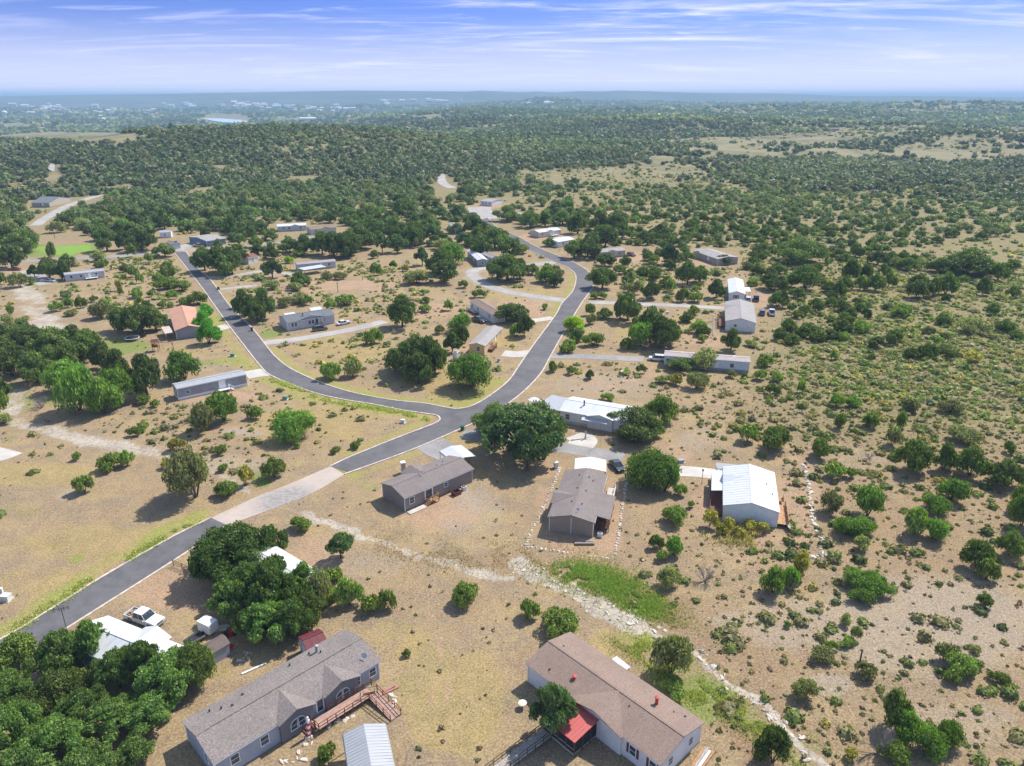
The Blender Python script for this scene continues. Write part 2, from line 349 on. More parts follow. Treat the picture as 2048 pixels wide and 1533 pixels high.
DRIVES = [  # (name, pts, width m, material key, label, category)
 ('driveway', [(1178, 605), (1240, 607), (1340, 611), (1450, 617)], 4.2, 'gravel', 'pale gravel driveway running from the road to the two stacked white-walled homes', 'driveway'),
 ('driveway', [(1100, 712), (1180, 714), (1288, 719)], 4.4, 'oldasph', 'straight grey driveway leading to the long trailer home behind a white wagon', 'driveway'),
 ('driveway', [(925, 868), (1000, 876), (1080, 889), (1160, 901), (1246, 917)], 5.0, 'oldasph', 'dark asphalt driveway passing under the big junction oak', 'driveway'),
 ('driveway', [(1350, 942), (1390, 944), (1440, 950)], 4.4, 'conc', 'white concrete driveway ending at the white metal-roofed house', 'driveway'),
 ('driveway', [(524, 687), (600, 678), (700, 660), (770, 643)], 4.6, 'gravel', 'long grey gravel driveway in front of the slate-roofed house', 'driveway'),
 ('driveway', [(1062, 706), (1035, 709), (1006, 707)], 5.4, 'conc', 'white concrete driveway beside the yellow house', 'driveway'),
 ('driveway', [(420, 556), (470, 551), (530, 543), (590, 550)], 3.6, 'gravel', 'pale driveway to the home with a white porch awning', 'driveway'),
 ('driveway', [(440, 579), (490, 574), (514, 571)], 3.4, 'gravel', 'short pale gravel stub drive off the left road', 'driveway'),
 ('driveway', [(545, 744), (520, 746), (492, 751)], 6.5, 'conc', 'concrete drive at the right end of the long grey trailer home', 'driveway'),
 ('driveway', [(458, 652), (446, 655), (434, 658)], 5.5, 'conc', 'concrete apron between the left road and the bright green trees', 'driveway'),
 ('driveway', [(1106, 636), (1085, 639), (1062, 642)], 4.0, 'conc', 'short concrete drive near the round oak by the pink-roofed home', 'driveway'),
 ('driveway', [(858, 886), (880, 899), (905, 910)], 7.5, 'oldasph', 'short asphalt drive behind the taupe house', 'driveway'),
 ('driveway', [(1150, 870), (1168, 880), (1160, 892)], 6, 'conc', 'concrete parking slab in front of the white-roofed house with carport', 'driveway'),
 ('side_road', [(-60, 527), (70, 522), (250, 512), (345, 503)], 6.0, 'oldasph', 'grey side road running left past the bright green lawn', 'road'),
 ('side_road', [(365, 503), (470, 493), (560, 485), (640, 474)], 5.5, 'oldasph', 'grey side road running right behind the roadside oaks', 'road'),
 ('side_road', [(352, 502), (380, 490), (400, 482), (410, 470)], 7.0, 'gravel', 'pale gravel lane beside the blue-grey house', 'road'),
 ('side_road', [(70, 452), (95, 435), (140, 412), (200, 395)], 6.5, 'gravel', 'pale distant road bending between dark woods at left', 'road'),
 ('side_road', [(985, 438), (962, 425), (958, 415)], 16, 'gravel', 'pale turning circle where the main road ends', 'road'),
 ('side_road', [(620, 352), (580, 362), (548, 366)], 7, 'gravel', 'short pale stretch of road in the distant oak wood', 'road'),
 ('side_road', [(880, 358), (886, 372), (905, 380)], 8, 'gravel', 'curved grey lane emerging from the wood behind the homes', 'road'),
 ('side_road', [(60, 540), (66, 551), (80, 562), (100, 568)], 8, 'gravel', 'pale drive looping round the oak beside the white trailer home', 'road'),
 ('side_road', [(105, 334), (112, 345), (110, 360)], 14, 'gravel', 'pale bare clearing track in the far left wood', 'road'),
 ('side_road', [(-40, 918), (0, 908), (20, 900)], 8, 'conc', 'pale paved patch at the left edge by the dry creek', 'road'),
]
CREEKS = [([(36, 575), (62, 597), (70, 615), (85, 640), (100, 662), (85, 680)], 4.6), ([(40, 780), (25, 800), (22, 830), (45, 850), (90, 858), (130, 870), (180, 885), (240, 893), (300, 905), (345, 915)], 2.6),
          ([(345, 915), (400, 935), (440, 950), (500, 985), (560, 1010), (600, 1030)], 1.0),
          ([(600, 1026), (640, 1040), (700, 1062), (760, 1085), (810, 1105), (870, 1122), (940, 1142), (1010, 1160)], 1.3),
          ([(1040, 1130), (1080, 1152), (1130, 1175), (1190, 1210), (1235, 1235), (1268, 1250)], 1.7),
          ([(1268, 1250), (1320, 1268), (1380, 1295), (1420, 1340), (1470, 1370), (1510, 1400), (1560, 1450), (1620, 1500), (1680, 1560)], 0.5)]
# px ellipses: mask, x, y, rx, ry, strength
BL = [
 ('green', 1250, 1178, 62, 18, 1.0), ('green', 1180, 1148, 60, 12, .7), ('green', 1120, 1135, 50, 8, .5), ('green', 1292, 1212, 38, 26, 1), ('green', 1345, 1320, 40, 30, .7), ('yel', 1250, 1290, 90, 40, .9),
 ('green', 1390, 1400, 70, 60, .75), ('green', 1440, 1380, 40, 22, .7), ('green', 1290, 1290, 35, 20, .7), ('green', 1620, 1500, 40, 20, .5), ('green', 1340, 1340, 60, 50, .6),
 ('green', 130, 500, 75, 11, 1.6), ('green', 90, 508, 60, 8, 1.2), ('green', 40, 1010, 60, 26, .55), ('green', 150, 1120, 20, 12, .8), ('green', 80, 1030, 50, 20, .4),
 ('green', 250, 695, 60, 17, .9), ('green', 210, 680, 40, 12, .6), ('green', 545, 668, 24, 9, .9), ('green', 1115, 628, 9, 14, .9), ('green', 435, 643, 18, 12, .7),
 ('green', 730, 970, 40, 22, .35), ('green', 1330, 320, 60, 10, 1), ('green', 60, 275, 220, 5, .9), ('green', 35, 800, 40, 40, .6), ('green', 100, 800, 30, 16, .6), ('green', 20, 850, 16, 40, .5),
 ('green', 700, 945, 45, 5, .8), ('green', 1030, 1395, 30, 22, .5), ('green', 1090, 1520, 60, 18, .35), ('green', 560, 1500, 40, 20, .35), ('green', 520, 960, 22, 22, .8), ('green', 440, 725, 60, 12, .5), ('green', 75, 572, 60, 5, .6),
 ('yel', 70, 950, 140, 30, .8), ('yel', 200, 1090, 220, 50, .7), ('yel', 100, 1180, 160, 60, .6), ('yel', 620, 850, 130, 40, .7), ('yel', 690, 820, 130, 30, .7), ('yel', 560, 880, 90, 30, .5),
 ('yel', 900, 760, 90, 40, .9), ('yel', 680, 700, 120, 35, .7), ('yel', 590, 770, 80, 18, .6), ('yel', 1040, 590, 80, 22, .8), ('yel', 1280, 655, 60, 20, .9), ('yel', 1180, 680, 40, 22, .5), ('yel', 1370, 650, 45, 24, .7),
 ('yel', 900, 1400, 130, 120, .75), ('yel', 780, 1290, 90, 60, .55), ('yel', 1000, 960, 70, 60, .35), ('yel', 930, 880, 50, 20, .8), ('yel', 500, 1250, 60, 50, .5), ('yel', 420, 1340, 50, 30, .6), ('yel', 760, 545, 110, 18, .5),
 ('yel', 850, 440, 110, 12, .8), ('yel', 1150, 420, 130, 10, .5), ('yel', 480, 495, 60, 18, .6), ('yel', 280, 560, 90, 18, .4), ('yel', 360, 700, 80, 14, .6), ('yel', 480, 725, 50, 15, .5), ('yel', 950, 680, 100, 30, .5), ('yel', 1300, 1330, 50, 60, .3),
 ('pink', 860, 1010, 90, 46, .9), ('pink', 800, 980, 70, 30, .7), ('pink', 1160, 1075, 85, 50, 1.), ('pink', 1225, 1010, 30, 70, .8), ('pink', 1090, 1010, 25, 50, .6), ('pink', 1410, 990, 35, 60, .6), ('pink', 1600, 990, 50, 100, .55),
 ('pink', 1500, 1080, 90, 26, .6), ('pink', 350, 1180, 120, 50, .75), ('pink', 420, 1110, 50, 40, .6), ('pink', 640, 1110, 70, 45, .7), ('pink', 440, 795, 110, 13, .9), ('pink', 520, 760, 40, 10, .5), ('pink', 690, 570, 110, 14, 1),
 ('pink', 860, 620, 80, 16, .9), ('pink', 920, 630, 30, 10, .7), ('pink', 1050, 612, 60, 14, 1), ('pink', 1070, 628, 30, 10, .9), ('pink', 1300, 517, 100, 9, 1), ('pink', 1420, 525, 60, 9, .6), ('pink', 1530, 600, 60, 22, .6), ('pink', 1380, 680, 90, 16, .8),
 ('pink', 1300, 745, 40, 12, .6), ('pink', 1250, 760, 150, 40, .3), ('pink', 1080, 475, 50, 8, .9), ('pink', 600, 642, 100, 10, .5), ('pink', 560, 545, 60, 8, .6), ('pink', 240, 545, 60, 9, .6), ('pink', 350, 500, 60, 8, .6), ('pink', 400, 675, 80, 10, .4),
 ('pink', 1180, 860, 40, 16, .8), ('pink', 1330, 905, 70, 28, .6), ('pink', 1100, 930, 30, 30, .5), ('pink', 950, 640, 50, 20, .5), ('pink', 20, 540, 40, 7, 1), ('pink', 160, 600, 140, 14, .35), ('pink', 930, 700, 40, 20, .4), ('pink', 70, 1345, 20, 30, .9),
 ('pink', 450, 860, 90, 10, .7), ('pink', 1200, 430, 70, 8, .7), ('pink', 960, 412, 60, 5, .7), ('pink', 1110, 350, 8, 5, 1), ('pink', 90, 530, 30, 5, .5),
 ('stone', 1850, 1250, 260, 110, .9), ('stone', 1600, 1250, 150, 60, .8), ('stone', 1650, 1370, 50, 24, 1.3), ('stone', 1480, 1240, 70, 20, .8), ('stone', 940, 1020, 80, 60, .55), ('stone', 730, 1130, 120, 30, .5), ('stone', 1200, 770, 120, 30, .6),
 ('stone', 1000, 1260, 90, 40, .35), ('stone', 1400, 880, 60, 25, .6), ('stone', 440, 925, 120, 22, .7), ('stone', 1700, 930, 90, 40, .5), ('stone', 1900, 1450, 160, 60, .6), ('stone', 520, 950, 90, 26, .5),
 ('grav', 960, 990, 50, 36, .42), ('grav', 250, 1010, 260, 12, .0), ('grav', 210, 625, 130, 30, .35), ('grav', 560, 1490, 30, 20, .3), ('grav', 120, 990, 60, 20, .4), ('grav', 430, 740, 70, 10, .3), ('grav', 480, 865, 60, 10, .5),
 ('rust', 1850, 1000, 320, 260, .55), ('rust', 1500, 1330, 260, 160, .6), ('rust', 1900, 1350, 300, 200, .45), ('rust', 1380, 1000, 120, 120, .5), ('rust', 1200, 760, 140, 40, .5), ('rust', 1850, 760, 260, 90, .35), ('rust', 1350, 1250, 150, 70, .8), ('rust', 1650, 1480, 120, 40, .7), ('rust', 1050, 1120, 200, 26, .7), ('rust', 850, 1180, 200, 40, .45), ('rust', 1300, 960, 60, 100, .3), ('rust', 1550, 1420, 60, 50, .8), ('rust', 1300, 1090, 140, 50, .5), ('rust', 1780, 900, 150, 120, .25), ('rust', 1650, 1130, 120, 60, .4),
]
EDGE_GREEN = [(A_UP, -2.6, 1.7), ([(700, 912), (790, 876), (850, 851)], -1.8, 1.7), ([(521, 733), (541, 751), (594, 774), (642, 790), (699, 802), (740, 808), (800, 820), (845, 827)], 2.6, 2.4),
              ([(537, 698), (552, 715), (580, 737), (633, 762), (699, 784), (780, 800), (850, 807)], -1.6, 1.3), ([(860, 809), (922, 819), (944, 814), (975, 796), (1016, 765)], -3.0, 2.6), ([(421, 600), (453, 645), (490, 694), (521, 733)], 3.0, 1.4),
              ([(1110, 632), (1124, 607), (1145, 583), (1152, 560), (1148, 546)], -1.6, 1.4), ([(700, 948), (760, 926), (832, 899)], 1.4, 1.2), ([(370, 515), (400, 545), (421, 565), (462, 620)], -1.2, .9)]
def offset(L, d):
    out = []
    for i, p in enumerate(L):
        a = L[max(0, i-1)]; b = L[min(len(L)-1, i+1)]; t = (b-a).normalized(); out.append(p+Vector((-t.y, t.x))*(-d))
    return out
def line_mask(X, Y, L, w, soft=0.6):
    d = np.full(X.shape, 1e9)
    for a, b in zip(L[:-1], L[1:]):
        ax, ay = a; vx, vy = b[0]-ax, b[1]-ay; q = vx*vx+vy*vy+1e-9
        t = np.clip(((X-ax)*vx+(Y-ay)*vy)/q, 0, 1)
        d = np.minimum(d, np.hypot(X-ax-t*vx, Y-ay-t*vy))
    return 1-ss(d, w*(1-soft)/1, w*(1+soft))
def build_ground():
    nth, lr = 430, 0.0072
    th = np.linspace(R(-62), R(62), nth); rr = np.exp(np.arange(math.log(14), math.log(34000), lr)); nr = len(rr)
    TH, RR = np.meshgrid(th, rr); X = (RR*np.sin(TH)).ravel(); Y = (RR*np.cos(TH)).ravel(); Z = T(X, Y)
    Z = Z-0.02
    i = np.arange(nth*nr).reshape(nr, nth)
    F = np.stack([i[:-1, :-1], i[:-1, 1:], i[1:, 1:], i[1:, :-1]], -1).reshape(-1, 4)
    px, py = proj(X, Y, 0*X)
    m = {k: np.zeros(len(X)) for k in ('rock', 'green', 'pink', 'yel', 'grav', 'rust', 'stone', 'wood')}
    jx = px+8*fbm(X/4, Y/4, 21, 3); jy = py+5*fbm(X/4, Y/4, 22, 3)
    near = Y < 2500
    for k, x, y, rx, ry, s in BL:
        q = ((jx-x)/rx)**2+((jy-y)/ry)**2
        m[k] = np.maximum(m[k], s*(1-ss(q, 0.25, 1.5))*near)
    sub = (np.hypot(X, Y) < 460); xs, ys = X[sub], Y[sub]
    xs = xs+0.8*fbm(xs/1.7, ys/1.7, 31, 3); ys = ys+0.8*fbm(xs/1.7, ys/1.7, 32, 3)
    def put(k, v): m[k][sub] = np.maximum(m[k][sub], v)
    for ci, (L, w) in enumerate(CREEKS): put('rock', (.60 if ci < 3 else 0.66 if ci == 3 else .80)*line_mask(xs, ys, smooth_line(px2w(L), 4), w*1.15, 0.6)); put('grav', .45*line_mask(xs, ys, smooth_line(px2w(L), 4), w*1.7, 0.6))
    for L, d, w in EDGE_GREEN:
        l = offset(smooth_line(px2w(L), 3), d); v = line_mask(xs, ys, l, w, 0.7); put('yel', v); put('green', 0.62*v)
    for L, w in (([(60, 925), (110, 975), (170, 1020), (260, 1075)], .5), ([(380, 1150), (330, 1190), (250, 1215)], .9), ([(640, 1000), (720, 1045), (830, 1062), (930, 1040), (1000, 980)], .8), ([(850, 1190), (900, 1300), (870, 1420)], .6), ([(1610, 900), (1590, 1000), (1600, 1100), (1480, 1130)], 1.2), ([(150, 600), (230, 640), (330, 690), (450, 700)], .7), ([(1250, 760), (1400, 790), (1500, 860), (1560, 930)], .8)):
        l = smooth_line(px2w(L), 4); put('pink', .6*np.maximum(line_mask(xs, ys, offset(l, .85), w*.55, .7), line_mask(xs, ys, offset(l, -.85), w*.55, .7)))
    L = smooth_line(px2w(LOOP), 3); put('grav', 0.7*line_mask(xs, ys, L, 4.2, 0.5))
    # greener bank along the dry creek below right
    L = offset(smooth_line(px2w(CREEKS[5][0]), 3), 2.5); put('green', .5*line_mask(xs, ys, L, 2.2, .8)); put('rust', .8*line_mask(xs, ys, offset(L, 3), 2.5, .8))
    r = np.hypot(X, Y); m['wood'] = ss(r, 520, 900)*0.9
    # opener pale savanna at mid right
    op = np.exp(-((px-1480)/330)**2-((jy-375)/26)**2)+np.exp(-((px-1650)/280)**2-((jy-262)/10)**2)+.5*np.exp(-((px-1800)/300)**2-((jy-330)/16)**2)
    m['wood'] = np.clip(m['wood']-.12*op, 0, 1)
    sav = np.clip(.75*ss(-py, -640, -330)+.9*np.exp(-((px-1850)/330)**2-((py-720)/130)**2)+.35*ss(px, 1300, 1700)*ss(-py, -1100, -800), 0, 1)*(1-np.clip(.8*m['pink']+1.2*m['green'], 0, 1))
    dbm = DB(px, np.maximum(py, 300))*(py > 330)*(1-np.clip(m['pink'], 0, 1)*.7)
    c3 = np.stack([sav, dbm, sav*0, sav*0+1], -1)
    c1 = np.stack([m['rock'], m['green'], m['pink'], m['yel']], -1); c2 = np.stack([m['grav'], m['rust'], m['stone'], m['wood']], -1)
    n = NT('ground'); p = n.pos()
    a1 = n.N.new('ShaderNodeAttribute'); a1.attribute_name = 'm1'; a2 = n.N.new('ShaderNodeAttribute'); a2.attribute_name = 'm2'
    s1 = n.N.new('ShaderNodeSeparateColor'); n.L.new(a1.outputs['Color'], s1.inputs[0]); s2 = n.N.new('ShaderNodeSeparateColor'); n.L.new(a2.outputs['Color'], s2.inputs[0])
    rock, green, pink, yel = s1.outputs[0], s1.outputs[1], s1.outputs[2], a1.outputs['Alpha']
    grav, rust, stone, woodm = s2.outputs[0], s2.outputs[1], s2.outputs[2], a2.outputs['Alpha']
    big = n.noise(p, 0.035, 5, 0.6); mid = n.noise(p, 0.22, 6, 0.68); fine = n.noise(p, 1.0, 7, 0.85); tiny = n.noise(p, 3.2, 5, 0.85); streak = n.noise(p, 0.5, 6, 0.8, sc3=(1.0, 0.35, 1)); mid2 = n.noise(p, 0.09, 5, 0.7, out=1)
    sm = n.N.new('ShaderNodeSeparateXYZ'); n.L.new(mid2, sm.inputs[0]); midb = sm.outputs[1]
    def edge(v, a=0.35, b=0.65):   # break a mask with noise
        return n.rng(n.math('ADD', n.math('ADD', v, n.math('MULTIPLY', n.math('SUBTRACT', fine, 0.5), 1.1)), n.math('MULTIPLY', n.math('SUBTRACT', midb, 0.5), 1.5)), a, b)
    c = n.mix(n.rng(big, 0.35, 0.65), (0.375, 0.285, 0.18), (0.43, 0.335, 0.20))
    c = n.mix(n.rng(mid, 0.38, 0.66), c, (0.33, 0.25, 0.175))
    c = n.mix(n.rng(midb, 0.48, 0.72, 0, 0.75), c, (0.45, 0.36, 0.19))
    gm = n.noise(p, 0.13, 8, 0.8); c = n.mix(n.rng(gm, 0.48, 0.60, 0, 0.65), c, (0.285, 0.235, 0.185))
    c = n.mix(n.math('MULTIPLY', edge(yel), 0.7), c, n.mix(n.rng(mid, 0.35, 0.65), (0.45, 0.35, 0.165), (0.36, 0.30, 0.13)))
    c = n.mix(n.math('MULTIPLY', edge(rust, .3, .9), 0.8), c, n.mix(n.rng(fine, 0.35, 0.65), (0.27, 0.185, 0.125), (0.37, 0.27, 0.185)))
    c = n.mix(n.math('MULTIPLY', edge(pink), 0.9), c, n.mix(n.rng(mid, 0.35, 0.65), (0.50, 0.345, 0.24), (0.40, 0.29, 0.215)))
    c = n.mix(n.math('MULTIPLY', edge(grav), 0.85), c, n.mix(n.rng(fine, 0.3, 0.7), (0.33, 0.30, 0.27), (0.45, 0.41, 0.37)))
    a3 = n.N.new('ShaderNodeAttribute'); a3.attribute_name = 'm3'; s3 = n.N.new('ShaderNodeSeparateColor'); n.L.new(a3.outputs['Color'], s3.inputs[0])
    clump = n.noise(p, 0.42, 6, 0.78); cm = n.rng(n.math('ADD', clump, n.math('MULTIPLY', n.math('SUBTRACT', s3.outputs[1], 0.45), 0.28)), 0.49, 0.56)
    cc = n.mix(n.rng(fine, 0.4, 0.6), (0.30, 0.245, 0.135), (0.235, 0.185, 0.115)); cc = n.mix(n.rng(midb, 0.45, 0.6), cc, (0.30, 0.205, 0.135))
    c = n.mix(n.math('MULTIPLY', cm, n.rng(s3.outputs[1], 0.05, 0.4, 0, 0.75)), c, cc)
    # scattered small stones
    v = n.vor(p, 2.6, 'Distance'); st = n.rng(v, 0.30, 0.12); stm = n.math('MULTIPLY', st, n.rng(n.math('ADD', stone, n.math('MULTIPLY', big, 0.5)), 0.3, 0.95))
    c = n.mix(n.math('MULTIPLY', n.rng(n.math('ADD', stone, n.math('SUBTRACT', mid, 0.5)), 0.25, 0.9), 0.55), c, (0.42, 0.37, 0.32))
    c = n.mix(n.math('MULTIPLY', stm, 0.75), c, (0.60, 0.56, 0.50))
    gc = n.mix(n.rng(fine, 0.3, 0.7), (0.13, 0.21, 0.05), (0.27, 0.34, 0.09)); gc = n.mix(n.math('MULTIPLY', yel, 0.75), gc, (0.36, 0.38, 0.10)); gc = n.mix(n.rng(green, 1.05, 1.5), gc, (0.20, 0.42, 0.05))
    c = n.mix(n.math('MULTIPLY', edge(green, .3, .8), 0.9), c, gc)
    # limestone bed: pale slabs with dark joints
    vj = n.vor(n.N.new('ShaderNodeNewGeometry').outputs['Position'], 0.9, 'Distance', 'DISTANCE_TO_EDGE')
    rc = n.mix(n.rng(mid, 0.35, 0.65), (0.56, 0.51, 0.45), (0.42, 0.38, 0.34)); rc = n.mix(n.rng(fine, 0.52, 0.72), rc, (0.28, 0.24, 0.19)); rc = n.mix(n.rng(vj, 0.07, 0.0, 0, 0.6), rc, (0.16, 0.13, 0.10))
    c = n.mix(edge(rock, .42, .6), c, rc)
    # small dry tufts: darker specks, brighter straw
    nr = n.math('SUBTRACT', 1.0, edge(rock, .42, .6))
    dk = n.mix(1.0, c, (0.50, 0.44, 0.36), 'MULTIPLY')
    c = n.mix(n.math('MULTIPLY', nr, n.rng(tiny, 0.50, 0.585, 0, 0.62)), c, dk)
    c = n.mix(n.math('MULTIPLY', nr, n.rng(fine, 0.515, 0.60, 0, 0.38)), c, dk)
    c = n.mix(n.math('MULTIPLY', nr, n.rng(tiny, 0.475, 0.40, 0, 0.5)), c, (0.58, 0.48, 0.34))
    c = n.mix(n.math('MULTIPLY', nr, n.rng(streak, 0.54, 0.68, 0, 0.35)), c, n.mix(1.0, c, (0.62, 0.62, 0.42), 'MULTIPLY'))
    ol = n.mix(n.rng(mid, 0.35, 0.65), (0.225, 0.205, 0.105), (0.33, 0.27, 0.155)); ol = n.mix(n.rng(fine, 0.47, 0.60), ol, (0.155, 0.165, 0.07))
    c = n.mix(n.math('MULTIPLY', n.rng(n.math('ADD', s3.outputs[0], n.math('SUBTRACT', midb, 0.5)), 0.2, 0.8), 0.85), c, ol)
    # far woodland floor
    fw = n.noise(p, 0.012, 8, 0.75); fw2 = n.noise(p, 0.0016, 6, 0.65)
    wc = n.mix(n.rng(fw, 0.36, 0.58), (0.13, 0.145, 0.08), (0.29, 0.26, 0.16)); wc = n.mix(n.rng(fw2, 0.54, 0.64, 0, 0.7), wc, (0.245, 0.22, 0.14))
    dd = n.N.new('ShaderNodeVectorMath'); dd.operation = 'LENGTH'; n.L.new(p, dd.inputs[0])
    wc = n.mix(n.rng(dd.outputs['Value'], 5200, 7600, 0, 0.92), wc, n.mix(n.rng(fw2, 0.42, 0.6), (0.045, 0.075, 0.05), (0.10, 0.13, 0.085)))
    c = n.mix(woodm, c, wc)
    c = n.mix(1.0, c, (0.90, 0.86, 0.77), 'MULTIPLY'); n.col(c); n.b.inputs['Roughness'].default_value = 0.95; n.b.inputs['Specular IOR Level'].default_value = 0.1
    n.bump(n.math('ADD', n.math('MULTIPLY', fine, 1.0), n.math('MULTIPLY', tiny, 0.5)), 0.7, 0.25)
    me = fastmesh('ground', np.stack([X, Y, Z], -1), F, [n.m], {'m1': c1, 'm2': c2, 'm3': c3})
    o = link_mesh('ground', me); tag(o, kind='structure')
    return m
build_ground()
# ---------------------------------------------------------------- roads
def asphalt(name, c, c2, crack=0.0):
    n = NT(name); p = n.pos(); a = n.noise(p, 0.25, 6, 0.7); b = n.noise(p, 9, 3, 0.7)
    k = n.mix(n.rng(a, 0.35, 0.65), c, c2); k = n.mix(n.rng(b, 0.5, 0.8, 0, 0.35), k, tuple(x*1.7 for x in c2))
    lg = n.noise(p, 0.07, 3, 0.5); k = n.mix(n.rng(lg, 0.45, 0.7, 0, 0.4), k, tuple(x*1.35 for x in c2))
    if crack:
        v = n.vor(p, 0.45, 'Distance', 'DISTANCE_TO_EDGE'); k = n.mix(n.rng(v, 0.03, 0.0, 0, crack), k, tuple(x*0.45 for x in c))
    n.col(k); n.bump(b, 0.3, 0.02); n.b.inputs['Roughness'].default_value = 0.9; return n.m
ASPH = asphalt('asphalt', (0.098, 0.093, 0.096), (0.135, 0.129, 0.132), 0.18)
SURF = {'asph': ASPH, 'oldasph': asphalt('worn_asphalt', (0.23, 0.215, 0.205), (0.29, 0.275, 0.26), 0.4), 'gravel': asphalt('road_gravel', (0.29, 0.27, 0.245), (0.37, 0.345, 0.315)),
        'conc': asphalt('slab_concrete', (0.42, 0.39, 0.345), (0.50, 0.465, 0.415), 0.25), 'ford': None}
n = NT('ford_concrete'); p = n.pos(); a = n.noise(p, 0.3, 6, 0.7)
fc = K(575, 1003); q = n.N.new('ShaderNodeVectorMath'); q.operation = 'DISTANCE'; n.L.new(p, q.inputs[0]); q.inputs[1].default_value = (fc.x, fc.y, 0)
wet = n.rng(n.math('ADD', q.outputs['Value'], n.math('MULTIPLY', a, 9)), 12.5, 7.5)
k = n.mix(n.rng(a, 0.35, 0.65), (0.46, 0.385, 0.325), (0.40, 0.335, 0.285)); k = n.mix(n.math('MULTIPLY', wet, 0.85), k, n.mix(n.rng(n.noise(p, 1.1, 4, .7), .35, .65), (0.20, 0.19, 0.185), (0.33, 0.31, 0.29)))
n.col(k); SURF['ford'] = n.m
def poly_sheet(name, pts, z, mat, dz=True, thick=0.05):
    P = [Vector((p[0], p[1], 0)) for p in pts]; t = tessellate_polygon([P]); mb = MB()
    zz = lambda p: z+(float(T(p[0], p[1])) if dz else 0)
    n = len(P); mb.add([(p.x, p.y, zz(p)) for p in P], [tuple(f) for f in t], mat)
    mb.add([(p.x, p.y, zz(p)) for p in P]+[(p.x, p.y, zz(p)-thick) for p in P], [(i, (i+1) % n, n+(i+1) % n, n+i) for i in range(n)], mat)
    return mb.build(name)
def road_poly(name, up, lo, z, mat):
    a = smooth_line(px2w(up)); b = smooth_line(px2w(lo)); return tag(poly_sheet(name, a+b[::-1], z, mat), kind='structure')
def ribbon(name, L, w, z, mat, kind='structure', h=0.05, ragged=0.0, taper=False):
    L = smooth_line(L, 5); mb = MB(); n = len(L); A = offset(L, w/2); B = offset(L, -w/2)
    if ragged:
        for i in range(n):
            A[i] = A[i]+(A[i]-L[i]).normalized()*random.uniform(-ragged, ragged); B[i] = B[i]+(B[i]-L[i]).normalized()*random.uniform(-ragged, ragged)
    tz = [float(T(p[0], p[1])) for p in L]
    vs = [(a.x, a.y, z+t) for a, t in zip(A, tz)]+[(b.x, b.y, z+t) for b, t in zip(B, tz)]+[(a.x, a.y, z-h+t) for a, t in zip(A, tz)]+[(b.x, b.y, z-h+t) for b, t in zip(B, tz)]
    fs = []
    for i in range(n-1):
        fs += [(i, i+1, n+i+1, n+i), (2*n+i, 2*n+i+1, i+1, i), (n+i, n+i+1, 3*n+i+1, 3*n+i)]
    fs += [(0, n, 3*n, 2*n), (n-1, 2*n+n-1, 3*n+n-1, n+n-1)]
    mb.add(vs, fs, mat); o = mb.build(name); tag(o, kind=kind); return o
road_poly('road', A_UP, A_LO, 0.030, ASPH)
road_poly('road', B_UP, B_LO, 0.022, SURF['ford'])
cu = smooth_line(px2w(C_UP)); dr = smooth_line(px2w(D_RT)); er = smooth_line(px2w(E_RT))
tag(poly_sheet('road', cu+dr+er[:-1], 0.030, ASPH), kind='structure')
KERB = paint('kerb_concrete', (0.52, 0.45, 0.37), 0.9, 0.28, 0.9)
for L in (A_UP, A_LO, C_UP, D_RT, E_RT): ribbon('kerb', px2w(L), 0.36, 0.13, KERB, h=0.16)
ribbon('side_road', px2w(LOOP), 5.2, 0.014, SURF['gravel'], ragged=0.15)
zz = 0.0182
for nm, pts, w, mk, lab, cat in DRIVES:
    zz += 0.0004
    ribbon('driveway' if nm == 'driveway' else 'side_road', px2w(pts), w, zz, SURF[mk], ragged=0.12 if mk != 'conc' else 0.0)
# ---------------------------------------------------------------- houses
SHG = shingle('grey_brown_shingle', (0.175, 0.148, 0.132), (0.285, 0.243, 0.222), (0.225, 0.19, 0.172))
SHT = shingle('taupe_shingle', (0.18, 0.15, 0.14), (0.25, 0.215, 0.195), (0.215, 0.18, 0.165))
SHP = shingle('pinkish_shingle', (0.230, 0.163, 0.128), (0.290, 0.212, 0.168), (0.258, 0.186, 0.146))
SHPL = shingle('pale_pinkish_shingle', (0.38, 0.32, 0.29), (0.46, 0.40, 0.37), (0.42, 0.36, 0.33))
SHTC = shingle('terracotta_shingle', (0.45, 0.24, 0.16), (0.54, 0.31, 0.22), (0.48, 0.27, 0.185))
SHS = shingle('slate_shingle', (0.13, 0.14, 0.15), (0.19, 0.20, 0.21), (0.15, 0.16, 0.17))
SHL = shingle('light_grey_shingle', (0.30, 0.28, 0.265), (0.38, 0.355, 0.33), (0.33, 0.30, 0.285))
MTW = metalroof('white_metal_roofing', (0.60, 0.61, 0.61), 0.45, 0.05)
MTG = metalroof('grey_metal_roofing', (0.37, 0.38, 0.39), 0.5, 0.05)
MTR = metalroof('red_metal_roofing', (0.50, 0.12, 0.105), 0.5, 0.0)
MTD = metalroof('dark_red_metal_roofing', (0.15, 0.035, 0.04), 0.5, 0.0)
REDWOOD = wood('red_brown_wood', (0.20, 0.085, 0.06)); PINE = wood('pine_wood', (0.42, 0.24, 0.12)); DKWOOD = wood('dark_weathered_wood', (0.12, 0.09, 0.07)); GREYWOOD = wood('pale_weathered_wood', (0.40, 0.36, 0.31))
PINKWOOD = wood('faded_deck_boards', (0.40, 0.255, 0.20))
SIDES = {'f': 0, 'r': math.pi/2, 'b': math.pi, 'l': -math.pi/2}
OCC = []    # photo boxes that generated plants must keep clear of
LAND = []   # (short name, px, py) used to describe plants
